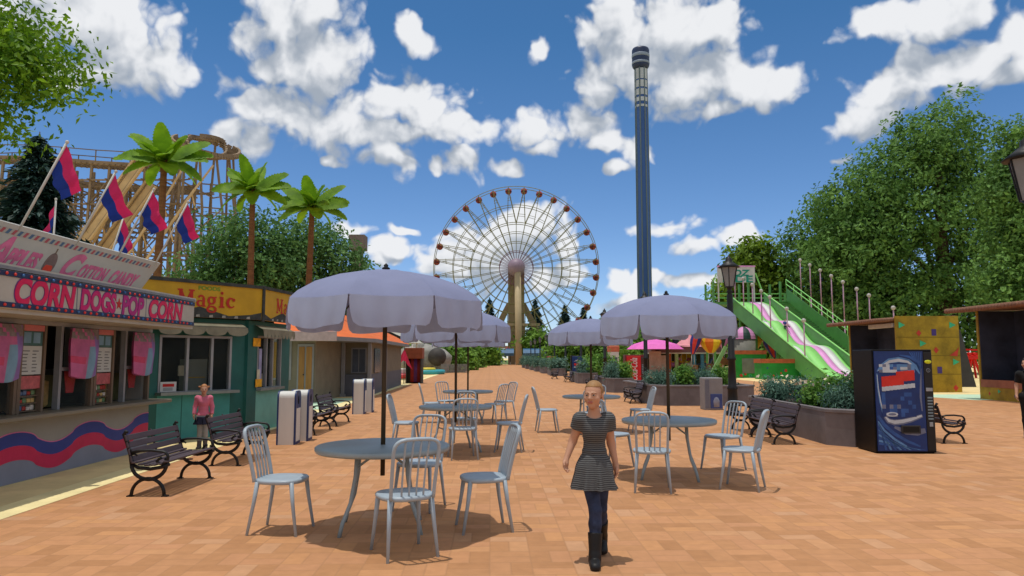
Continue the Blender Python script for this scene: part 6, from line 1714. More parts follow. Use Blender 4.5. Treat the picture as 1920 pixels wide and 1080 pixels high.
balloon(1420, 617, 658, 66, 13, strp['oy'], .3); balloon(1440, 628, 670, 65, 13, strp['by'], -.5)
cx = XX(1393, 64)
b = MB(); b.lathe([(1.0, 0), (1.0, ZZ(636, 64))], 20, c=(cx, 64, 0)); part(b, 'drum', mat('drum_grey', (120, 120, 112), .7, .15, 2), br)
b = MB(); zt_ = ZZ(636, 64)
for j in range(20):
    for i in range(6):
        a0, a1 = PI / 2 * i / 6, PI / 2 * (i + 1) / 6; t0, t1 = 2*PI*j/20, 2*PI*(j+1)/20
        P_ = lambda a, t_: (cx + 1.08 * math.cos(a) * math.cos(t_), 64 + 1.08 * math.cos(a) * math.sin(t_), zt_ + 1.1 * math.sin(a))
        b.add([P_(a0, t0), P_(a0, t1), P_(a1, t1), P_(a1, t0)], [(0, 1, 2, 3)], (j // 2) % 2, smooth=True)
part(b, 'dome', strp['pg'], br)
b = MB(); p0, p1 = W(1361, 650, 62), W(1331, 700, 62); b.bar(p0, (p1.x, 62, .05), .28); part(b, 'prop', mat('prop_green', (122, 170, 104), .5, .12, 2), br)
gbm = mat('booth_green', (30, 132, 48), .55, .25, 1.2); band = mat('booth_rust', (176, 92, 52), .65, .25, 2); spl = [mat('splat_blue', (40, 70, 130), .6, .2, 4), mat('splat_red', (186, 56, 44), .6, .2, 4), mat('splat_jade', (60, 180, 130), .6, .2, 4), mat('splat_violet', (70, 50, 120), .6, .2, 4)]
def blob_poly(r, x, y, s, n=7): return [(x + s * r.uniform(.6, 1.2) * math.cos(2*PI*k/n), y + s * r.uniform(.6, 1.2) * math.sin(2*PI*k/n)) for k in range(n)]
r6 = random.Random(9)
for (px0, px1, py, d, hatch, lb) in ((1377, 1434, 657, 60.5, (1389, 1424), 'painted green booth with a grey hatch left of the slide foot'), (1425, 1512, 673, 56.5, None, 'long low green painted counter with coloured splashes under the slide')):
    x0, x1 = XX(px0, d), XX(px1, d); h = ZZ(py, d)
    t = thing('painted_booth', lb, 'booth', ((x0 + x1) / 2, d, 0))
    b = MB(); b.box(x0, x1, d, d + 1.6, 0, h - .32); part(b, 'wall', gbm, t)
    b = MB(); b.box(x0 - .05, x1 + .05, d - .05, d + 1.65, h - .32, h); part(b, 'top_band', band, t)
    if hatch:
        b = MB(); b.box(XX(hatch[0], d), XX(hatch[1], d), d - .03, d - .003, ZZ(700, d), ZZ(672, d)); part(b, 'hatch', mat('hatch_grey', (112, 118, 106), .7, .15, 3), t)
    Mx = plane_mx((x0, d, 0), (1, 0, 0), (0, 0, 1))
    for k in range(9):
        b = MB(); b.prism(blob_poly(r6, r6.uniform(.2, x1 - x0 - .2), r6.uniform(.2, h - .5) if not hatch else r6.uniform(.05, .35), r6.uniform(.06, .16)), .003, .006, 0, Mx)
        part(b, 'paint_splash', spl[k % 3], t)

# ------------------------------------------------------------ pink roofed carousel shed
cs = thing('carousel_shed', 'low maroon shed with pink canopy roofs and coloured pillars over carousel horses', 'pavilion', (XX(1270, 74), 74, 0))
d = 74
x0, x1 = XX(1228, d), XX(1362, d)
b = MB(); b.box(x0, x1, d, d + 5, ZZ(661, d), ZZ(648, d)); b.box(x0 - .1, x1 + .1, d - .1, d + 5.1, ZZ(661, d) - .12, ZZ(661, d), 1); part(b, 'fascia', [mat('shed_maroon', (116, 84, 88), .7, .2, 1.5), polem], cs)
pnk = mat('canopy_pink', (226, 106, 190), .6, .1, 1); rose = mat('canopy_rose', (214, 138, 146), .6, .1, 1)
b = MB(); b.lathe([(2.9, ZZ(655, d)), (2.3, ZZ(646, d)), (1.0, ZZ(639, d)), (1e-4, ZZ(636, d))], 10, c=(XX(1226, d), d - .5, 0), smooth=False); part(b, 'canopy', pnk, cs)
b = MB(); b.lathe([(2.5, ZZ(650, d)), (1.3, ZZ(645, d)), (.7, ZZ(636, d)), (.3, ZZ(628, d)), (1e-4, ZZ(622, d))], 10, c=(XX(1299, d), d + 2, 0), smooth=False); part(b, 'canopy', rose, cs)
for px, cc_ in ((1254, (190, 92, 40)), (1268, (150, 170, 120)), (1301, (50, 112, 140)), (1316, (60, 110, 140)), (1352, (196, 100, 60)), (1231, (60, 70, 66))):
    b = MB(); b.box(XX(px, d) - .16, XX(px, d) + .16, d + .1, d + .4, 0, ZZ(661, d) - .13); part(b, 'pillar', mat('pillar_%d' % px, cc_, .6, .15, 2), cs)
b = MB(); b.box(x0, x1, d + 4.6, d + 4.8, 0, ZZ(661, d)); part(b, 'back_wall', mat('shed_olive', (66, 70, 46), .8, .4, .8), cs)
b = MB(); b.box(XX(1216, d), XX(1236, d), d - .6, d, 0, 2.3); b.box(XX(1232, d), XX(1250, d), d - .5, d - .1, 0, 1.9); part(b, 'ticket_window', mat('shed_cream', (176, 156, 140), .7, .2, 2), cs)
def carousel_horse(px, cc_, lb, s=1.0):
    x = XX(px, d); t = thing('carousel_horse', lb, 'carousel horse', (x, d + 1.6, 0), 0, 'carousel horses under the pink roofs')
    b = MB()
    b.tube([(-.55, 0, 1.0), (-.2, 0, .98), (.2, 0, .97), (.5, 0, 1.08)], [.14, .24, .23, .19], 10)
    b.tube([(.42, 0, 1.08), (.62, 0, 1.4), (.74, 0, 1.62)], [.18, .13, .10], 8); b.tube([(.70, 0, 1.62), (.88, 0, 1.52), (.98, 0, 1.40)], [.11, .09, .05], 8)
    for lx, fx in ((-.45, -.6), (-.36, -.2), (.36, .55), (.44, .75)): b.tube([(lx, .08 * (1 if fx > lx else -1), .95), (fx, .08 * (1 if fx > lx else -1), .62), (fx - .06, .08 * (1 if fx > lx else -1), .3)], [.09, .06, .045], 6)
    b.tube([(-.58, 0, 1.05), (-.78, 0, .95), (-.82, 0, .65)], [.06, .07, .02], 6)
    b.build('body', mat('horse_%d' % px, cc_, .4, .15, 3), t)
    b = MB(); b.tube([(0, 0, .1), (0, 0, 2.2)], .035, 6); b.build('pole', polem, t)
    b = MB(); b.bbox(-.2, .22, -.2, .2, 1.17, 1.28, .03); b.build('saddle', mat('saddle_gold', (200, 160, 40), .5, .15, 4), t)
for px, cc_, lb in ((1264, (190, 110, 180), 'pink carousel horse nearest the orange pillar'), (1283, (120, 60, 80), 'maroon carousel horse left of the blue pillar'), (1293, (186, 190, 190), 'white carousel horse beside the blue pillar'), (1328, (60, 84, 140), 'blue carousel horse at the right end of the shed')): carousel_horse(px, cc_, lb)
yl = thing('yellow_ride_car', 'yellow dome shaped ride car deep inside the carousel shed', 'ride car', (XX(1287, 77), 77, 0))
b = MB(); b.sphere((0, 0, 1.35), .9, 14); b.lathe([(.95, .3), (1.05, .6), (.9, 1.0)], 14); b.build('body', mat('car_yellow', (186, 150, 20), .5, .3, 2), yl)
b = MB(); b.lathe([(.5, 0), (.5, .3)], 12); b.build('base', blackm, yl)
bs = thing('dark_ride_tower', 'dark blue ride tower with teal panels above the pink canopy', 'ride', (XX(1236, 96), 96, 0))
b = MB()
for px in (1212, 1250, 1266): b.box(XX(px, 96) - XX(1236, 96) - .35, XX(px, 96) - XX(1236, 96) + .35, -.4, .4, 0, ZZ(618, 96))
b.box(-2.4, 2.4, -.5, .5, ZZ(636, 96), ZZ(622, 96)); b.build('frame', mat('ride_navy', (36, 44, 70), .6, .2, 1), bs)
b = MB(); b.box(.2, 2.2, -.62, -.51, ZZ(632, 96), ZZ(625, 96)); b.build('panel', mat('ride_teal', (40, 110, 120), .6, .2, 1), bs)

# ------------------------------------------------------------ painted game booths on the right
ochre = mat('booth_yellow', (158, 128, 30), .65, .42, 1.4)
roofb = mat('pantile_brown', (128, 92, 74), .8, .25, 3, bump=.4, stretch=(8, 1, 1))
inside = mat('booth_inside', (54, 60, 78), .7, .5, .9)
def painted(t, Mx, items, sc_=.16):
    for k, (u, v, mi) in enumerate(items):
        s = sc_; b = MB()
        if k == 6: pg = [(u - 1.8*s, v - s), (u + .6*s, v - 1.2*s), (u + 1.2*s, v + 1.6*s), (u + .2*s, v + .4*s)]
        elif mi == 2: pg = [(u - s, v - s), (u + s, v), (u - s, v + s)]
        elif mi == 3: pg = [(u - s * .7, v - s), (u + s * .7, v - s), (u + s * .7, v + s), (u - s * .7, v + s)]
        else: pg = [(u, v - s), (u + s * .8, v), (u, v + s), (u - s * .8, v)]
        b.prism(pg, .003, .006, 0, Mx); part(b, 'painted_shape', spl[mi], t)
def game_booth(x0, x1, d0, d1, h, label, low=None, panel=True):
    """booth whose open side faces the plaza (-X); its near end wall is painted"""
    t = thing('game_booth', label, 'booth', (x0, (d0 + d1) / 2, 0), 0, 'painted yellow game booths')
    b = MB(); b.box(x0, x1, d0, d0 + .12, 0, h + .12)
    for k in range(3): b.box(x0 + .01, x1 - .01, d0 - .01, d0, h * (.24 + .25 * k), h * (.24 + .25 * k) + .03, 1)
    part(b, 'end_wall', [ochre, mat('board_joint', (120, 98, 20), .7, .2, 3)], t)
    b = MB(); b.box(x0, x1, d1 - .12, d1, 0, h - .13); part(b, 'end_wall', ochre, t)
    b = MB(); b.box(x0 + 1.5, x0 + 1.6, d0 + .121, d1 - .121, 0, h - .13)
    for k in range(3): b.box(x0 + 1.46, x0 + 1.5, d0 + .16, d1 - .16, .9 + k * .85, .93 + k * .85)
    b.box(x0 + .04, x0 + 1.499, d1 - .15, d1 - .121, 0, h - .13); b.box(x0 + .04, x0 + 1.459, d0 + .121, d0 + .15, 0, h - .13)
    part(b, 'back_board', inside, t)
    b = MB()
    for k in range(int((d1 - d0 + 1.6) / .19)):
        ya = d0 + .24 + k * .19
        if ya > d1 + .6: break
        b.tube([(x0 - .95, ya, h - .10), (x0 + .2, ya, h - .02), (x1, ya, h + .05)], .10, 6)
    part(b, 'roof', roofb, t)
    b = MB(); b.bbox(x0 + .06, x0 + .3, d0 + .4, d0 + .4 + (d1 - d0) * .5, h - .42, h - .2, .03); part(b, 'strip_light', mat('strip_light_white', (190, 190, 190), .5, .1, 3), t)
    if low:
        b = MB(); b.box(x0, x0 + .035, d0 + .121, d1 - .121, 0, low - .3); part(b, 'counter_front', ochre, t)
        b = MB(); b.box(x0 - .03, x0 + .036, d0 + .122, d1 - .122, low - .3, low); part(b, 'counter', mat('counter_rust', (148, 90, 66), .7, .25, 2), t)
        painted(t, plane_mx((x0, d1, 0), (0, -1, 0), (0, 0, 1)), [(.6, .25, 1), (1.2, .36, 2), (2.1, .22, 0), (2.8, .3, 3), (3.6, .2, 1), (4.4, .3, 2)], .08)
    if panel:
        L_ = x1 - x0
        painted(t, plane_mx((x0, d0 - .01, 0), (1, 0, 0), (0, 0, 1)), [(.30, h * .91, 2), (L_ - .3, h * .91, 2), (L_ * .36, h * .80, 1), (L_ * .6, h * .81, 3), (L_ * .42, h * .66, 2), (L_ * .62, h * .57, 1), (L_ * .92, h * .54, 1), (L_ * .93, h * .41, 2), (L_ * .66, h * .30, 3), (L_ * .9, h * .06, 1), (L_ * .2, h * .38, 0)])
    return t
game_booth(XX(1679, 35.6), XX(1797, 35.6), 35.6, 40.6, ZZ(597, 35.6), 'yellow painted game booth with green arrows behind the blue drinks machine')
game_booth(19.25, 22.6, 22.0, 30.1, ZZ(578, 30.1), 'dark fronted game booth with a low painted counter at the right edge', .80, False)
rt = thing('red_ride_stand', 'bright red ride platform on splayed legs seen between the two game booths', 'ride', (XX(1820, 60), 60, 0))
redr = mat('ride_red', (206, 20, 18), .45, .12, 2)
x = 0; zb = ZZ(668, 60)
b = MB(); b.bbox(-1.15, 1.15, -.6, .6, zb - .25, zb + .1, .05, 0); b.box(-.95, .9, -.5, .5, zb + .101, zb + .3)
for k in range(6): b.sphere((-1.0 + .4 * k, -.55, zb + .2), .13, 8)
b.build('platform', redr, rt)
for s in (-1, 1):
    b = MB(); b.bar((s * .15, 0, zb - .25), (s * .55, -.1, 0), .16); b.bar((s * .15, .2, zb - .25), (s * .5, .5, 0), .14); b.build('leg', redr, rt)
b = MB(); b.bar((-.9, 0, zb + .55), (.95, 0, zb + .5), .14); b.bar((-.8, 0, zb + .3), (-.8, 0, zb + .55), .08); b.bar((.8, 0, zb + .3), (.8, 0, zb + .5), .08); b.build('top_rail', redr, rt)
ws = thing('grey_service_shed', 'dark grey sloping shed wall between the two game booths', 'shed', (XX(1806, 42), 42, 0))
b = MB(); b.prism([(-.75, 0), (.55, 0), (-.2, 3.3), (-.75, 3.3)], 0, 1.2, 0, plane_mx((0, 1.2, 0), (1, 0, 0), (0, 0, 1))); b.build('wall', mat('shed_charcoal', (62, 62, 64), .8, .2, 1.5), ws)
sc_ = thing('grey_scenery_truss', 'tangled grey girders of a far ride behind the foot of the slide', 'ride', (XX(1572, 66), 66, 0))
b = MB(); rt_ = random.Random(8)
for k in range(16):
    a = (rt_.uniform(-2.6, 3), rt_.uniform(0, 2), rt_.uniform(.0, 3.6)); c = (a[0] + rt_.uniform(-1.6, 1.6), a[1] + rt_.uniform(-.6, .6), max(.1, a[2] + rt_.uniform(-1.5, 1.5))); b.bar(a, c, .13)
b.bar((-2.6, 0, .4), (3, 0, .4), .2); b.bar((-2.6, 0, 2.4), (3, 0, 2.9), .2)
for xx in (-2.4, 0, 2.6): b.bar((xx, 0, 0), (xx, 0, 3.6), .2)
b.build('girder', greyp, sc_)

# ------------------------------------------------------------ people, grown as one smooth surface from tapered limbs
class Field:
    def __init__(s, lo, hi, h):
        s.lo = np.array(lo, dtype=np.float32); s.h = h
        s.n = np.ceil((np.array(hi) - s.lo) / h).astype(int) + 1
        s.v = np.full(s.n, 1.0, dtype=np.float32)
    def sub(s, lo, hi):
        a = np.maximum(0, np.floor((np.array(lo) - s.lo) / s.h).astype(int)); b = np.minimum(s.n, np.ceil((np.array(hi) - s.lo) / s.h).astype(int) + 1)
        if (b <= a).any(): return None
        g = [s.lo[i] + s.h * np.arange(a[i], b[i], dtype=np.float32) for i in range(3)]
        return tuple(slice(a[i], b[i]) for i in range(3)), np.meshgrid(*g, indexing='ij')
    def blend(s, sl, d, k, mode):
        c = s.v[sl]
        if mode == 'add':
            if k > 0:
                q = np.maximum(k - np.abs(c - d), 0) / k; s.v[sl] = np.minimum(c, d) - q * q * k * .25
            else: s.v[sl] = np.minimum(c, d)
        else: s.v[sl] = np.maximum(c, -d)
    def cone(s, a, b, ra, rb, k=.02, mode='add', flat=(1, 1, 1)):
        a, b = np.array(a, dtype=np.float32), np.array(b, dtype=np.float32); m = max(ra, rb) + 3 * k + .03
        f = np.array(flat); fm = m / min(f)
        r = s.sub(np.minimum(a, b) - fm, np.maximum(a, b) + fm)
        if r is None: return
        sl, (X, Y, Z) = r
        f2 = f.astype(np.float32)
        d = (b - a) * f2; px, py, pz = (X - a[0]) * f2[0], (Y - a[1]) * f2[1], (Z - a[2]) * f2[2]
        t = np.clip((px * d[0] + py * d[1] + pz * d[2]) / max(1e-9, float(d @ d)), 0, 1)
        dist = np.sqrt((px - t * d[0]) ** 2 + (py - t * d[1]) ** 2 + (pz - t * d[2]) ** 2) - (ra + t * (rb - ra))
        s.blend(sl, dist, k, mode)
    def ell(s, c, r, k=.02, mode='add', yaw=0.0):
        c, r = np.array(c, dtype=np.float32), np.array(r, dtype=np.float32); m = r.max() + 3 * k + .03
        q = s.sub(c - m, c + m)
        if q is None: return
        sl, (X, Y, Z) = q
        x, y, z = X - c[0], Y - c[1], Z - c[2]
        if yaw: cs, sn = math.cos(yaw), math.sin(yaw); x, y = x * cs + y * sn, -x * sn + y * cs
        g = np.sqrt((x / r[0]) ** 2 + (y / r[1]) ** 2 + (z / r[2]) ** 2)
        s.blend(sl, ((g - 1) * r.min()).astype(np.float32), k, mode)
    def cut(s, fn):
        g = [s.lo[i] + s.h * np.arange(s.n[i], dtype=np.float32) for i in range(3)]
        X, Y, Z = np.meshgrid(*g, indexing='ij', sparse=True)
        s.v = np.maximum(s.v, fn(X, Y, Z))
    def mesh(s):
        v = s.v; ins = v < 0
        cs = np.zeros(tuple(s.n - 1), dtype=np.int8)
        for i in (0, 1):
            for j in (0, 1):
                for k in (0, 1): cs += ins[i:s.n[0]-1+i, j:s.n[1]-1+j, k:s.n[2]-1+k]
        act = (cs > 0) & (cs < 8); idx = np.full(act.shape, -1, dtype=np.int64); I = np.argwhere(act); idx[act] = np.arange(len(I))
        acc = np.zeros((len(I), 3)); cnt = np.zeros(len(I))
        C = [(i, j, k) for i in (0, 1) for j in (0, 1) for k in (0, 1)]
        for p in C:
            for ax in range(3):
                if p[ax]: continue
                q = list(p); q[ax] = 1
                va = v[I[:, 0]+p[0], I[:, 1]+p[1], I[:, 2]+p[2]]; vb = v[I[:, 0]+q[0], I[:, 1]+q[1], I[:, 2]+q[2]]
                x = (va < 0) != (vb < 0)
                t = np.where(x, va / np.where(x, va - vb, 1), 0)
                P = np.tile(np.array(p, dtype=float), (len(I), 1)); P[:, ax] += t
                acc[x] += P[x]; cnt[x] += 1
        V = (I + acc / cnt[:, None]) * s.h + s.lo
        F = []
        for ax in range(3):
            o = [1, 2] if ax == 0 else [2, 0] if ax == 1 else [0, 1]
            sh = [slice(None)] * 3; sa = list(sh); sb = list(sh); sa[ax] = slice(0, -1); sb[ax] = slice(1, None)
            A, B = ins[tuple(sa)], ins[tuple(sb)]
            E = np.argwhere(A != B); E = E[(E[:, o[0]] > 0) & (E[:, o[1]] > 0) & (E[:, o[0]] < s.n[o[0]] - 1) & (E[:, o[1]] < s.n[o[1]] - 1)]
            def at(d0, d1):
                q = E.copy(); q[:, o[0]] += d0; q[:, o[1]] += d1; return idx[q[:, 0], q[:, 1], q[:, 2]]
            Q = np.stack([at(-1, -1), at(0, -1), at(0, 0), at(-1, 0)], 1)
            fl = A[E[:, 0], E[:, 1], E[:, 2]]
            Q[~fl] = Q[~fl][:, ::-1]
            F.append(Q)
        F = np.concatenate(F); F = F[(F >= 0).all(1)]
        return V, F
def body_limbs(J, s, infl=0.0):
    """(a, b, ra, rb, k) tapered pieces of trunk, arms and legs"""
    i = infl; L_ = []; s = s * J.get('tor', 1.0)
    L_.append((J['pelvis'], J['waist'], .098*s+i, .084*s+i, .05*s)); L_.append((J['waist'], J['chest'], .084*s+i, .098*s+i, .05*s))
    L_.append((J['chest'], J['neck'], .098*s+i, .055*s+i, .05*s))
    return L_
def person(name, label, loc, rotz, J, s, clothes, hair, skin, h=.006, hands=None, face=True, group=None):
    root = thing(name, label, 'person', loc, rotz, group)
    V3 = lambda p: Vector(p)
    allp = [V3(p) for p in J.values() if isinstance(p, tuple)]
    lo = [min(p[i] for p in allp) - .17 * s for i in range(3)]; hi = [max(p[i] for p in allp) + .19 * s for i in range(3)]
    lo[2] = min(lo[2], 0.0) - .02
    yaw = J.get('yaw', 0.0); cy_, sy_ = math.cos(yaw), math.sin(yaw)
    hd = V3(J['head'])
    def H(x, y, z): return (hd.x + s * (x * cy_ - y * sy_), hd.y + s * (x * sy_ + y * cy_), hd.z + s * z)   # head frame, face towards -y
    fl_t = (1, 1.28, 1)
    def torso(f, i=0.0):
        for a, b, ra, rb, k in body_limbs(J, s, i): f.cone(a, b, ra, rb, k, flat=fl_t)
        for sd in 'LR': f.cone(J['chest'], J['sho' + sd], .085*s+i, .052*s+i, .04*s)
        f.cone(J['hipL'], J['hipR'], .088*s+i, .088*s+i, .05*s)
    def arms(f, i=0.0, upto=2):
        for sd in 'LR':
            f.cone(J['sho'+sd], J['elb'+sd], .046*s+i, .035*s+i, .02*s)
            if upto > 1: f.cone(J['elb'+sd], J['wri'+sd], .036*s+i, .023*s+i, .015*s)
    def legs(f, i=0.0):
        for sd in 'LR':
            k_ = V3(J['kne'+sd]); a_ = V3(J['ank'+sd]); cf = k_.lerp(a_, .3) + Vector((0, .012*s, 0))
            q = J.get('slim', 1.0)*s; f.cone(J['hip'+sd], J['kne'+sd], .084*q+i, .052*q+i, .02*s); f.cone(k_, cf, .052*q+i, .053*q+i, .02*s); f.cone(cf, a_, .053*q+i, .034*q+i, .02*s)
    def feet(f, i=0.0, heel=True):
        for sd in 'LR':
            a_ = V3(J['ank'+sd]); t_ = V3(J['toe'+sd]); b_ = a_ + Vector((0, .02*s, -.045*s))
            f.cone(b_, t_, .036*s+i, .030*s+i, .02*s, flat=(1, 1, 1.15)); f.cone(a_, b_, .034*s+i, .036*s+i, .02*s)
    # ---- body: one continuous skin
    f = Field(lo, hi, h)
    torso(f); arms(f); legs(f); feet(f)
    f.cone(J['neck'], H(0, .02, -.06), .042*s, .040*s, .025*s)
    f.ell(H(0, .012, .03), (.073*s, .092*s, .088*s), .02*s, yaw=yaw); f.cone(H(0, -.035, -.055), H(0, -.055, -.085), .050*s, .026*s, .04*s)
    f.ell(H(0, -.045, -.02), (.058*s, .046*s, .072*s), .03*s, yaw=yaw)
    if face:
        for sx in (-1, 1):
            f.ell(H(sx*.030, -.098, .004), (.020*s, .016*s, .011*s), 0, 'cut', yaw); f.ell(H(sx*.030, -.084, .003), (.015*s, .012*s, .010*s), .003*s, yaw=yaw)
            f.cone(H(sx*.014, -.090, .022), H(sx*.044, -.082, .020), .008*s, .006*s, .008*s)
            f.ell(H(sx*.036, -.070, -.026), (.022*s, .018*s, .018*s), .02*s, yaw=yaw)
            f.ell(H(sx*.076, .012, -.008), (.010*s, .020*s, .030*s), .008*s, yaw=yaw)
        f.cone(H(0, -.092, .010), H(0, -.108, -.024), .008*s, .0125*s, .012*s); 
        for sx in (-1, 1): f.ell(H(sx*.010, -.100, -.026), (.008*s, .008*s, .007*s), .006*s, yaw=yaw)
        f.cone(H(-.017, -.090, -.050), H(.017, -.090, -.050), .007*s, .007*s, .006*s); f.cone(H(-.014, -.089, -.059), H(.014, -.089, -.059), .008*s, .008*s, .006*s)
    # hands: palm, four bent fingers of different length, thumb from the side of the palm
    for sd in 'LR':
        w = V3(J['wri'+sd]); d = V3(J['hand'+sd]).normalized(); pn = V3(J['palm'+sd]); pn = (pn - d * pn.dot(d)).normalized(); sdv = d.cross(pn)
        thumb = J.get('thumb'+sd, 1)
        kn = w + d * .062*s
        f.cone(w, w + d * .030*s, .022*s, .026*s, .012*s)
        for q in (-1, 1): f.cone(w + d * .012*s + sdv * q * .008*s, kn + sdv * q * .018*s, .017*s, .013*s, .008*s)
        for q, ln, cu in ((-1.5, .050, .55), (-.5, .060, .45), (.5, .056, .5), (1.5, .042, .65)):
            b0 = kn + sdv * (q * .0135*s * thumb) - d * .006*s
            c1 = b0 + (d * math.cos(cu*.5) + pn * math.sin(cu*.5)) * ln * s * .5; c2 = c1 + (d * math.cos(cu*1.5) + pn * math.sin(cu*1.5)) * ln * s * .5
            f.cone(b0, c1, .0085*s, .0080*s, .003*s); f.cone(c1, c2, .0080*s, .0062*s, .003*s)
        tb = w + d * .018*s - sdv * thumb * .020*s; t1 = tb + (d * .7 - sdv * thumb * .6 + pn * .35).normalized() * .030*s; t2 = t1 + (d * .9 - sdv * thumb * .2 + pn * .35).normalized() * .024*s
        f.cone(tb, t1, .012*s, .010*s, .006*s); f.cone(t1, t2, .010*s, .007*s, .003*s)
    V, F = f.mesh()
    P = V[F].mean(1) - np.array(hd)
    lx = (P[:, 0] * cy_ + P[:, 1] * sy_) / s; ly = (-P[:, 0] * sy_ + P[:, 1] * cy_) / s; lz = P[:, 2] / s
    mi = np.zeros(len(F), dtype=int)
    fr = ly < -.06
    if face:
        mi[fr & (np.abs(lx) < .021 - 8 * (lz + .0545) ** 2 * 10) & (np.abs(lz + .0545) < .0105)] = 1
        ex = np.abs(np.abs(lx) - .030)
        mi[fr & (ex < .0125) & (np.abs(lz - .004) < .0048)] = 2
        mi[fr & (ex < .0058) & (np.abs(lz - .004) < .0062)] = 3
        mi[fr & (np.abs(np.abs(lx) - .031) < .018) & (np.abs(lz - .0245 + 2.0 * ex * ex * 10) < .0042)] = 4
    np_obj('body', V, F, [skin, mat('lips', (170, 100, 92), .5, .1, 8), mat('eye_white', (150, 134, 124), .3, .05, 8), mat('eye_iris', (50, 40, 34), .2, .1, 8), mat('eyebrow', (140, 102, 76), .8, .2, 20)], root, smooth=True, mi=mi)
    # ---- hair
    f = Field([hd.x - .16*s, hd.y - .17*s, hd.z - .30*s], [hd.x + .16*s, hd.y + .20*s, hd.z + .18*s], h)
    f.ell(H(0, .016, .034), (.080*s, .098*s, .094*s), .0, yaw=yaw)
    if hair['style'] == 'short': f.ell(H(0, .03, .0), (.078*s, .086*s, .09*s), .02*s, yaw=yaw)
    for k in hair.get('extra', ()): f.cone(H(*k[0]), H(*k[1]), k[2]*s, k[3]*s, .012*s)
    def cutter(X, Y, Z):
        x = ((X - hd.x) * cy_ + (Y - hd.y) * sy_) / s; y = (-(X - hd.x) * sy_ + (Y - hd.y) * cy_) / s; z = (Z - hd.z) / s
        line = hair['line'] + 0 * x                          # hairline: high over the forehead, sweeping down behind the ears
        front = (-y * 1.0 - .052) - np.maximum(0, z - line) * 2.2
        ear = (-y - .012 + 0 * z) * np.where(z < .035, 1.0, -1.0)
        nape = (-.055 - z) if not hair.get('extra') else np.where(y > .07, -.30 - z, -.055 - z)
        face_cut = np.minimum(-(y + .012), line - z)
        return (np.maximum(face_cut, nape) * s).astype(np.float32)
    f.cut(cutter)
    V, F = f.mesh()
    if len(F): np_obj('hair', V, F, hair['mat'], root, smooth=True)
    # ---- clothes
    for c in clothes:
        g = Field([v - .10*s for v in lo], [v + .10*s for v in hi], c.get('h', h)); i = c.get('infl', .010) * s
        if c['kind'] == 'top':
            torso(g, i); arms(g, i + c.get('sleeve_puff', 0)*s, 2)
            if c.get('skirt'):
                z0, z1, r0, r1 = c['skirt']
                pv = J['waist']
                def skirt(X, Y, Z):
                    u = np.clip((z0 - Z) / (z0 - z1), 0, 1); a = np.arctan2(Y - pv[1], X - pv[0])
                    rr = (r0 + (r1 - r0) * u ** .65) * (1 + .075 * u * np.sin(9 * a + 1.3) + .04 * u * np.sin(17 * a))
                    d = np.sqrt((X - pv[0]) ** 2 + ((Y - pv[1]) * 1.2) ** 2) - rr
                    return np.maximum(d, np.maximum(Z - z0 - .03, z1 - Z)).astype(np.float32)
                gg = [g.lo[q] + g.h * np.arange(g.n[q], dtype=np.float32) for q in range(3)]
                X, Y, Z = np.meshgrid(*gg, indexing='ij', sparse=True)
                sk = skirt(X, Y, Z); k = .03; q = np.maximum(k - np.abs(g.v - sk), 0) / k; g.v = np.minimum(g.v, sk) - q * q * k * .25
                hem = z1 + .012 * 0
                hollow = np.maximum(skirt(X, Y, Z) + .010, -(z0 - .02 - Z))
                g.v = np.where(Z < z1 + .09, np.maximum(g.v, -hollow), g.v)
            hem = c['hem']; nk = V3(J['neck']); nr = c.get('neck', .065) * s
            g.cut(lambda X, Y, Z: (hem - Z + 0 * X + 0 * Y).astype(np.float32))
            g.ell((nk.x, nk.y - .03*s, nk.z + .015*s), (nr, nr * 1.1, nr * .85), 0, 'cut')
            g.cut(lambda X, Y, Z: (Z - nk.z - .012*s + 0 * X + 0 * Y).astype(np.float32))
            for sd in 'LR':
                S_, E_, W_ = V3(J['sho'+sd]), V3(J['elb'+sd]), V3(J['wri'+sd]); t = c['sleeve']
                if t <= 1: p, n_ = S_.lerp(E_, t), (E_ - S_).normalized()
                else: p, n_ = E_.lerp(W_, t - 1), (W_ - E_).normalized()
                side = 1 if S_.x > J['chest'][0] else -1; lim = J['chest'][0] + side * .105 * s
                def cutsl(X, Y, Z, p=p, n_=n_, side=side, lim=lim, S_=S_, E_=E_, W_=W_):
                    d = (X - p.x) * n_.x + (Y - p.y) * n_.y + (Z - p.z) * n_.z
                    # only what lies near the arm below the cuff
                    r_ = None
                    for q0, q1 in (((S_, E_), (E_, W_ + (W_ - E_) * .6)) if t <= 1 else ((E_, W_ + (W_ - E_) * .6),)):
                        dd = q1 - q0
                        u = np.clip(((X - q0.x) * dd.x + (Y - q0.y) * dd.y + (Z - q0.z) * dd.z) / dd.length_squared, 0, 1)
                        q_ = np.sqrt((X - q0.x - u * dd.x) ** 2 + (Y - q0.y - u * dd.y) ** 2 + (Z - q0.z - u * dd.z) ** 2)
                        r_ = q_ if r_ is None else np.minimum(r_, q_)
                    return np.minimum(d, .074 * s + i - r_).astype(np.float32)
                if c.get('cut_arm', True): g.cut(cutsl)
        elif c['kind'] == 'trousers':
            legs(g, i); torso(g, i * .8)
            zt_, zb_ = c['z']; g.cut(lambda X, Y, Z: np.maximum(Z - zt_, zb_ - Z).astype(np.float32) + 0 * X + 0 * Y)
        elif c['kind'] == 'boots':
            zt_ = c['z']
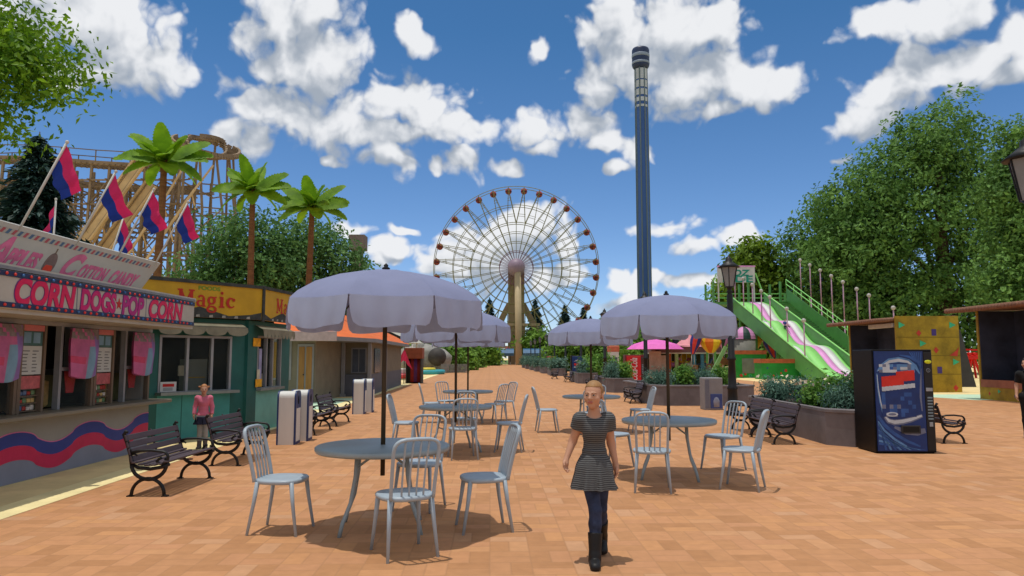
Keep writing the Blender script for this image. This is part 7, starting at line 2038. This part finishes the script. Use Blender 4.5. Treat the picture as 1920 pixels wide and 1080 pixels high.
            for sd in 'LR':                  # one boot at a time
                g = Field([v - .10*s for v in lo], [v + .10*s for v in hi], c.get('h', h))
                k_, a_, t_ = V3(J['kne'+sd]), V3(J['ank'+sd]), V3(J['toe'+sd]); cf = k_.lerp(a_, .3) + Vector((0, .012*s, 0)); b_ = a_ + Vector((0, .02*s, -.045*s))
                g.cone(k_, cf, .052*s+i, .053*s+i, .02*s); g.cone(cf, a_, .053*s+i, .036*s+i, .02*s)
                g.cone(b_, t_, .036*s+i, .031*s+i, .02*s, flat=(1, 1, 1.15)); g.cone(a_, b_, .036*s+i, .037*s+i, .02*s)
                g.cone(b_, b_ + Vector((0, .006*s, -.012*s)), .034*s+i, .032*s+i, .008*s)
                top_ = a_ + (k_ - a_).normalized() * (zt_ - .085*s)
                n_ = (k_ - a_).normalized()
                g.cut(lambda X, Y, Z: ((X - top_.x) * n_.x + (Y - top_.y) * n_.y + (Z - top_.z) * n_.z).astype(np.float32))
                V, F = g.mesh()
                if len(F): np_obj(c['name'], V, F, c['mat'], root, smooth=True)
        if c['kind'] == 'boots': continue
        V, F = g.mesh()
        if len(F): np_obj(c['name'], V, F, c['mat'], root, smooth=True)
    return root
def stripes(name, ca, cb, freq):
    m = bpy.data.materials.new(name); m.use_nodes = True; t = m.node_tree; p = t.nodes['Principled BSDF']
    tcn = N(t, 'ShaderNodeTexCoord'); sp0 = N(t, 'ShaderNodeSeparateXYZ'); L(t, tcn.outputs['Object'], sp0.inputs[0])
    nz = N(t, 'ShaderNodeTexNoise'); nz.inputs['Scale'].default_value = 14; L(t, tcn.outputs['Object'], nz.inputs['Vector'])
    a = N(t, 'ShaderNodeMath', operation='MULTIPLY_ADD', in_1=.012); L(t, nz.outputs[0], a.inputs[0]); L(t, sp0.outputs[2], a.inputs[2])
    b_ = N(t, 'ShaderNodeMath', operation='MULTIPLY', in_1=freq); L(t, a.outputs[0], b_.inputs[0])
    s_ = N(t, 'ShaderNodeMath', operation='SINE'); L(t, b_.outputs[0], s_.inputs[0])
    r = N(t, 'ShaderNodeMapRange', in_1=-.35, in_2=.5); L(t, s_.outputs[0], r.inputs['Value'])
    mx_ = N(t, 'ShaderNodeMix', data_type='RGBA'); mx_.inputs['A'].default_value = lin(*ca); mx_.inputs['B'].default_value = lin(*cb)
    L(t, r.outputs[0], mx_.inputs['Factor']); L(t, mx_.outputs['Result'], p.inputs['Base Color']); p.inputs['Roughness'].default_value = .85
    return m
skin = mat('skin', (190, 144, 118), .55, .06, 9, spec=.3)
blonde = mat('dark_blonde_hair', (150, 112, 70), .6, .25, 30, stretch=(1, 1, .25))
denim = mat('blue_denim', (44, 54, 80), .85, .5, 9)
bootm = mat('black_boots', (20, 19, 21), .55, .3, 12)
girl = dict(slim=.88, tor=.9, pelvis=(0, .0, .79), waist=(0, .0, .92), chest=(0, -.005, 1.08), neck=(.0, .0, 1.235), head=(-.004, -.02, 1.378), yaw=R(-24),
    shoL=(-.118, 0, 1.170), elbL=(-.180, .045, .985), wriL=(-.245, -.03, .835), handL=(-.10, -.45, -.9), palmL=(.7, -.55, .2), thumbL=-1,
    shoR=(.116, .01, 1.170), elbR=(.150, .06, .965), wriR=(.185, .03, .785), handR=(.05, -.15, -1), palmR=(-1, -.25, .0), thumbR=1,
    hipL=(-.06, 0, .76), kneL=(-.008, -.10, .43), ankL=(-.022, -.155, .085), toeL=(-.035, -.285, .030),
    hipR=(.06, 0, .76), kneR=(.050, .02, .43), ankR=(.082, .235, .155), toeR=(.080, .145, .050))
person('walking_girl', 'blonde child in a grey striped short dress, jeans and black boots walking towards the camera', (XX(1112, 6.27), 6.27, 0), 0, girl, 1.0,
    [dict(kind='trousers', name='jeans', z=(.70, .17), infl=.006, mat=denim), dict(kind='boots', name='boot', z=.265, infl=.012, mat=bootm),
     dict(kind='top', name='striped_dress', hem=.600, sleeve=.42, sleeve_puff=.013, infl=.009, neck=.082, skirt=(.885, .600, .100, .205), mat=stripes('grey_stripes', (42, 44, 46), (98, 100, 102), 2 * PI / .0165))],
    dict(style='back', line=.072, mat=blonde, extra=(((0, .10, .03), (0, .128, .012), .030, .034),)), skin, h=.0048)
pinkm = mat('pink_jumper', (206, 112, 136), .9, .12, 10); navysk = mat('dark_skirt_cloth', (36, 40, 62), .85, .2, 8); tights = mat('grey_tights', (150, 150, 150), .8, .1, 8); shoem = mat('grey_shoes', (96, 88, 86), .7, .15, 9)
def standing(s, arms=.0, stance=.06):
    z = lambda v: v * s
    return dict(pelvis=(0, 0, z(.79)), waist=(0, 0, z(.92)), chest=(0, -.005, z(1.08)), neck=(0, 0, z(1.235)), head=(0, -.015, z(1.378)), yaw=0.0,
        shoL=(z(-.135), 0, z(1.175)), elbL=(z(-.185), z(.02), z(.97)), wriL=(z(-.195), z(-.05), z(.79)), handL=(0, -.2, -1), palmL=(1, -.1, 0), thumbL=-1,
        shoR=(z(.135), 0, z(1.175)), elbR=(z(.185), z(.02), z(.97)), wriR=(z(.195), z(-.05), z(.79)), handR=(0, -.2, -1), palmR=(-1, -.1, 0), thumbR=1,
        hipL=(z(-.065), 0, z(.76)), kneL=(z(-stance), z(-.01), z(.42)), ankL=(z(-stance - .005), z(.01), z(.085)), toeL=(z(-stance - .015), z(-.12), z(.034)),
        hipR=(z(.065), 0, z(.76)), kneR=(z(stance), z(-.01), z(.42)), ankR=(z(stance + .005), z(.01), z(.085)), toeR=(z(stance + .015), z(-.12), z(.034)))
k = .80
J = standing(k); J['yaw'] = R(10)
person('child', 'small child in a pink jumper, dark skirt and grey tights standing behind the benches', (XX(388, 13.75), 13.75, 0), R(14), J, k,
    [dict(kind='trousers', name='tights', z=(.62 * 1, .06), infl=.004, mat=tights), dict(kind='boots', name='shoe', z=.16, infl=.010, mat=shoem),
     dict(kind='top', name='jumper', hem=.62, sleeve=1.9, infl=.016, neck=.06, mat=pinkm, cut_arm=True),
     dict(kind='top', name='skirt', hem=.455, sleeve=.0, infl=.004, neck=.6, skirt=(.66, .455, .098, .165), mat=navysk)],
    dict(style='back', line=.058, mat=mat('strawberry_hair', (170, 116, 74), .6, .25, 30), extra=(((-.06, .06, .05), (-.11, .07, .06), .026, .020), ((.06, .06, .05), (.11, .07, .06), .026, .020))), skin, h=.0055)
k = 1.14
J = standing(k, stance=.07); J['yaw'] = R(-30)
person('man_in_black', 'person in black clothes and pale trainers cut off by the right edge', (XX(1921, 15.5), 15.5, 0), R(-35), J, k,
    [dict(kind='trousers', name='trousers', z=(.95, .09), infl=.014, mat=mat('black_trousers', (14, 14, 16), .85, .2, 8)), dict(kind='boots', name='trainer', z=.12, infl=.014, mat=mat('pale_trainers', (186, 172, 164), .7, .1, 9)),
     dict(kind='top', name='shirt', hem=.86, sleeve=.75, infl=.016, neck=.06, mat=mat('black_shirt', (12, 12, 14), .85, .2, 8))],
    dict(style='short', line=.055, mat=mat('dark_brown_hair', (44, 32, 26), .6, .25, 30)), skin, h=.007)
# a rider far off on the slide
k = .85; r0 = sp_(27, WID * .50, 0.05)
J = standing(k)
for sd, q in (('L', -1), ('R', 1)):
    J['hip'+sd] = (q*.06, 0, .10); J['kne'+sd] = (q*.08, -.36, .20); J['ank'+sd] = (q*.08, -.66, .02); J['toe'+sd] = (q*.09, -.76, .08)
for nm in ('pelvis', 'waist', 'chest', 'neck', 'head', 'shoL', 'shoR', 'elbL', 'elbR'): x, y, z = J[nm]; J[nm] = (x, y + .12 * (z - .6), z - .54)
J['wriL'] = (-.20, -.20, .22); J['wriR'] = (.20, -.20, .22); J['handL'] = (0, -1, -.2); J['handR'] = (0, -1, -.2)
person('slide_rider', 'tiny seated rider in blue coming down the pink lane of the slide', (r0.x, r0.y, r0.z), 0, J, k,
    [dict(kind='trousers', name='trousers', z=(.16, -.1), infl=.012, mat=denim, h=.014), dict(kind='top', name='shirt', hem=.12, sleeve=.8, infl=.014, neck=.06, mat=blue, h=.014)],
    dict(style='short', line=.055, mat=MATS['dark_brown_hair']), skin, h=.012, face=False)
bpy.context.view_layer.update()
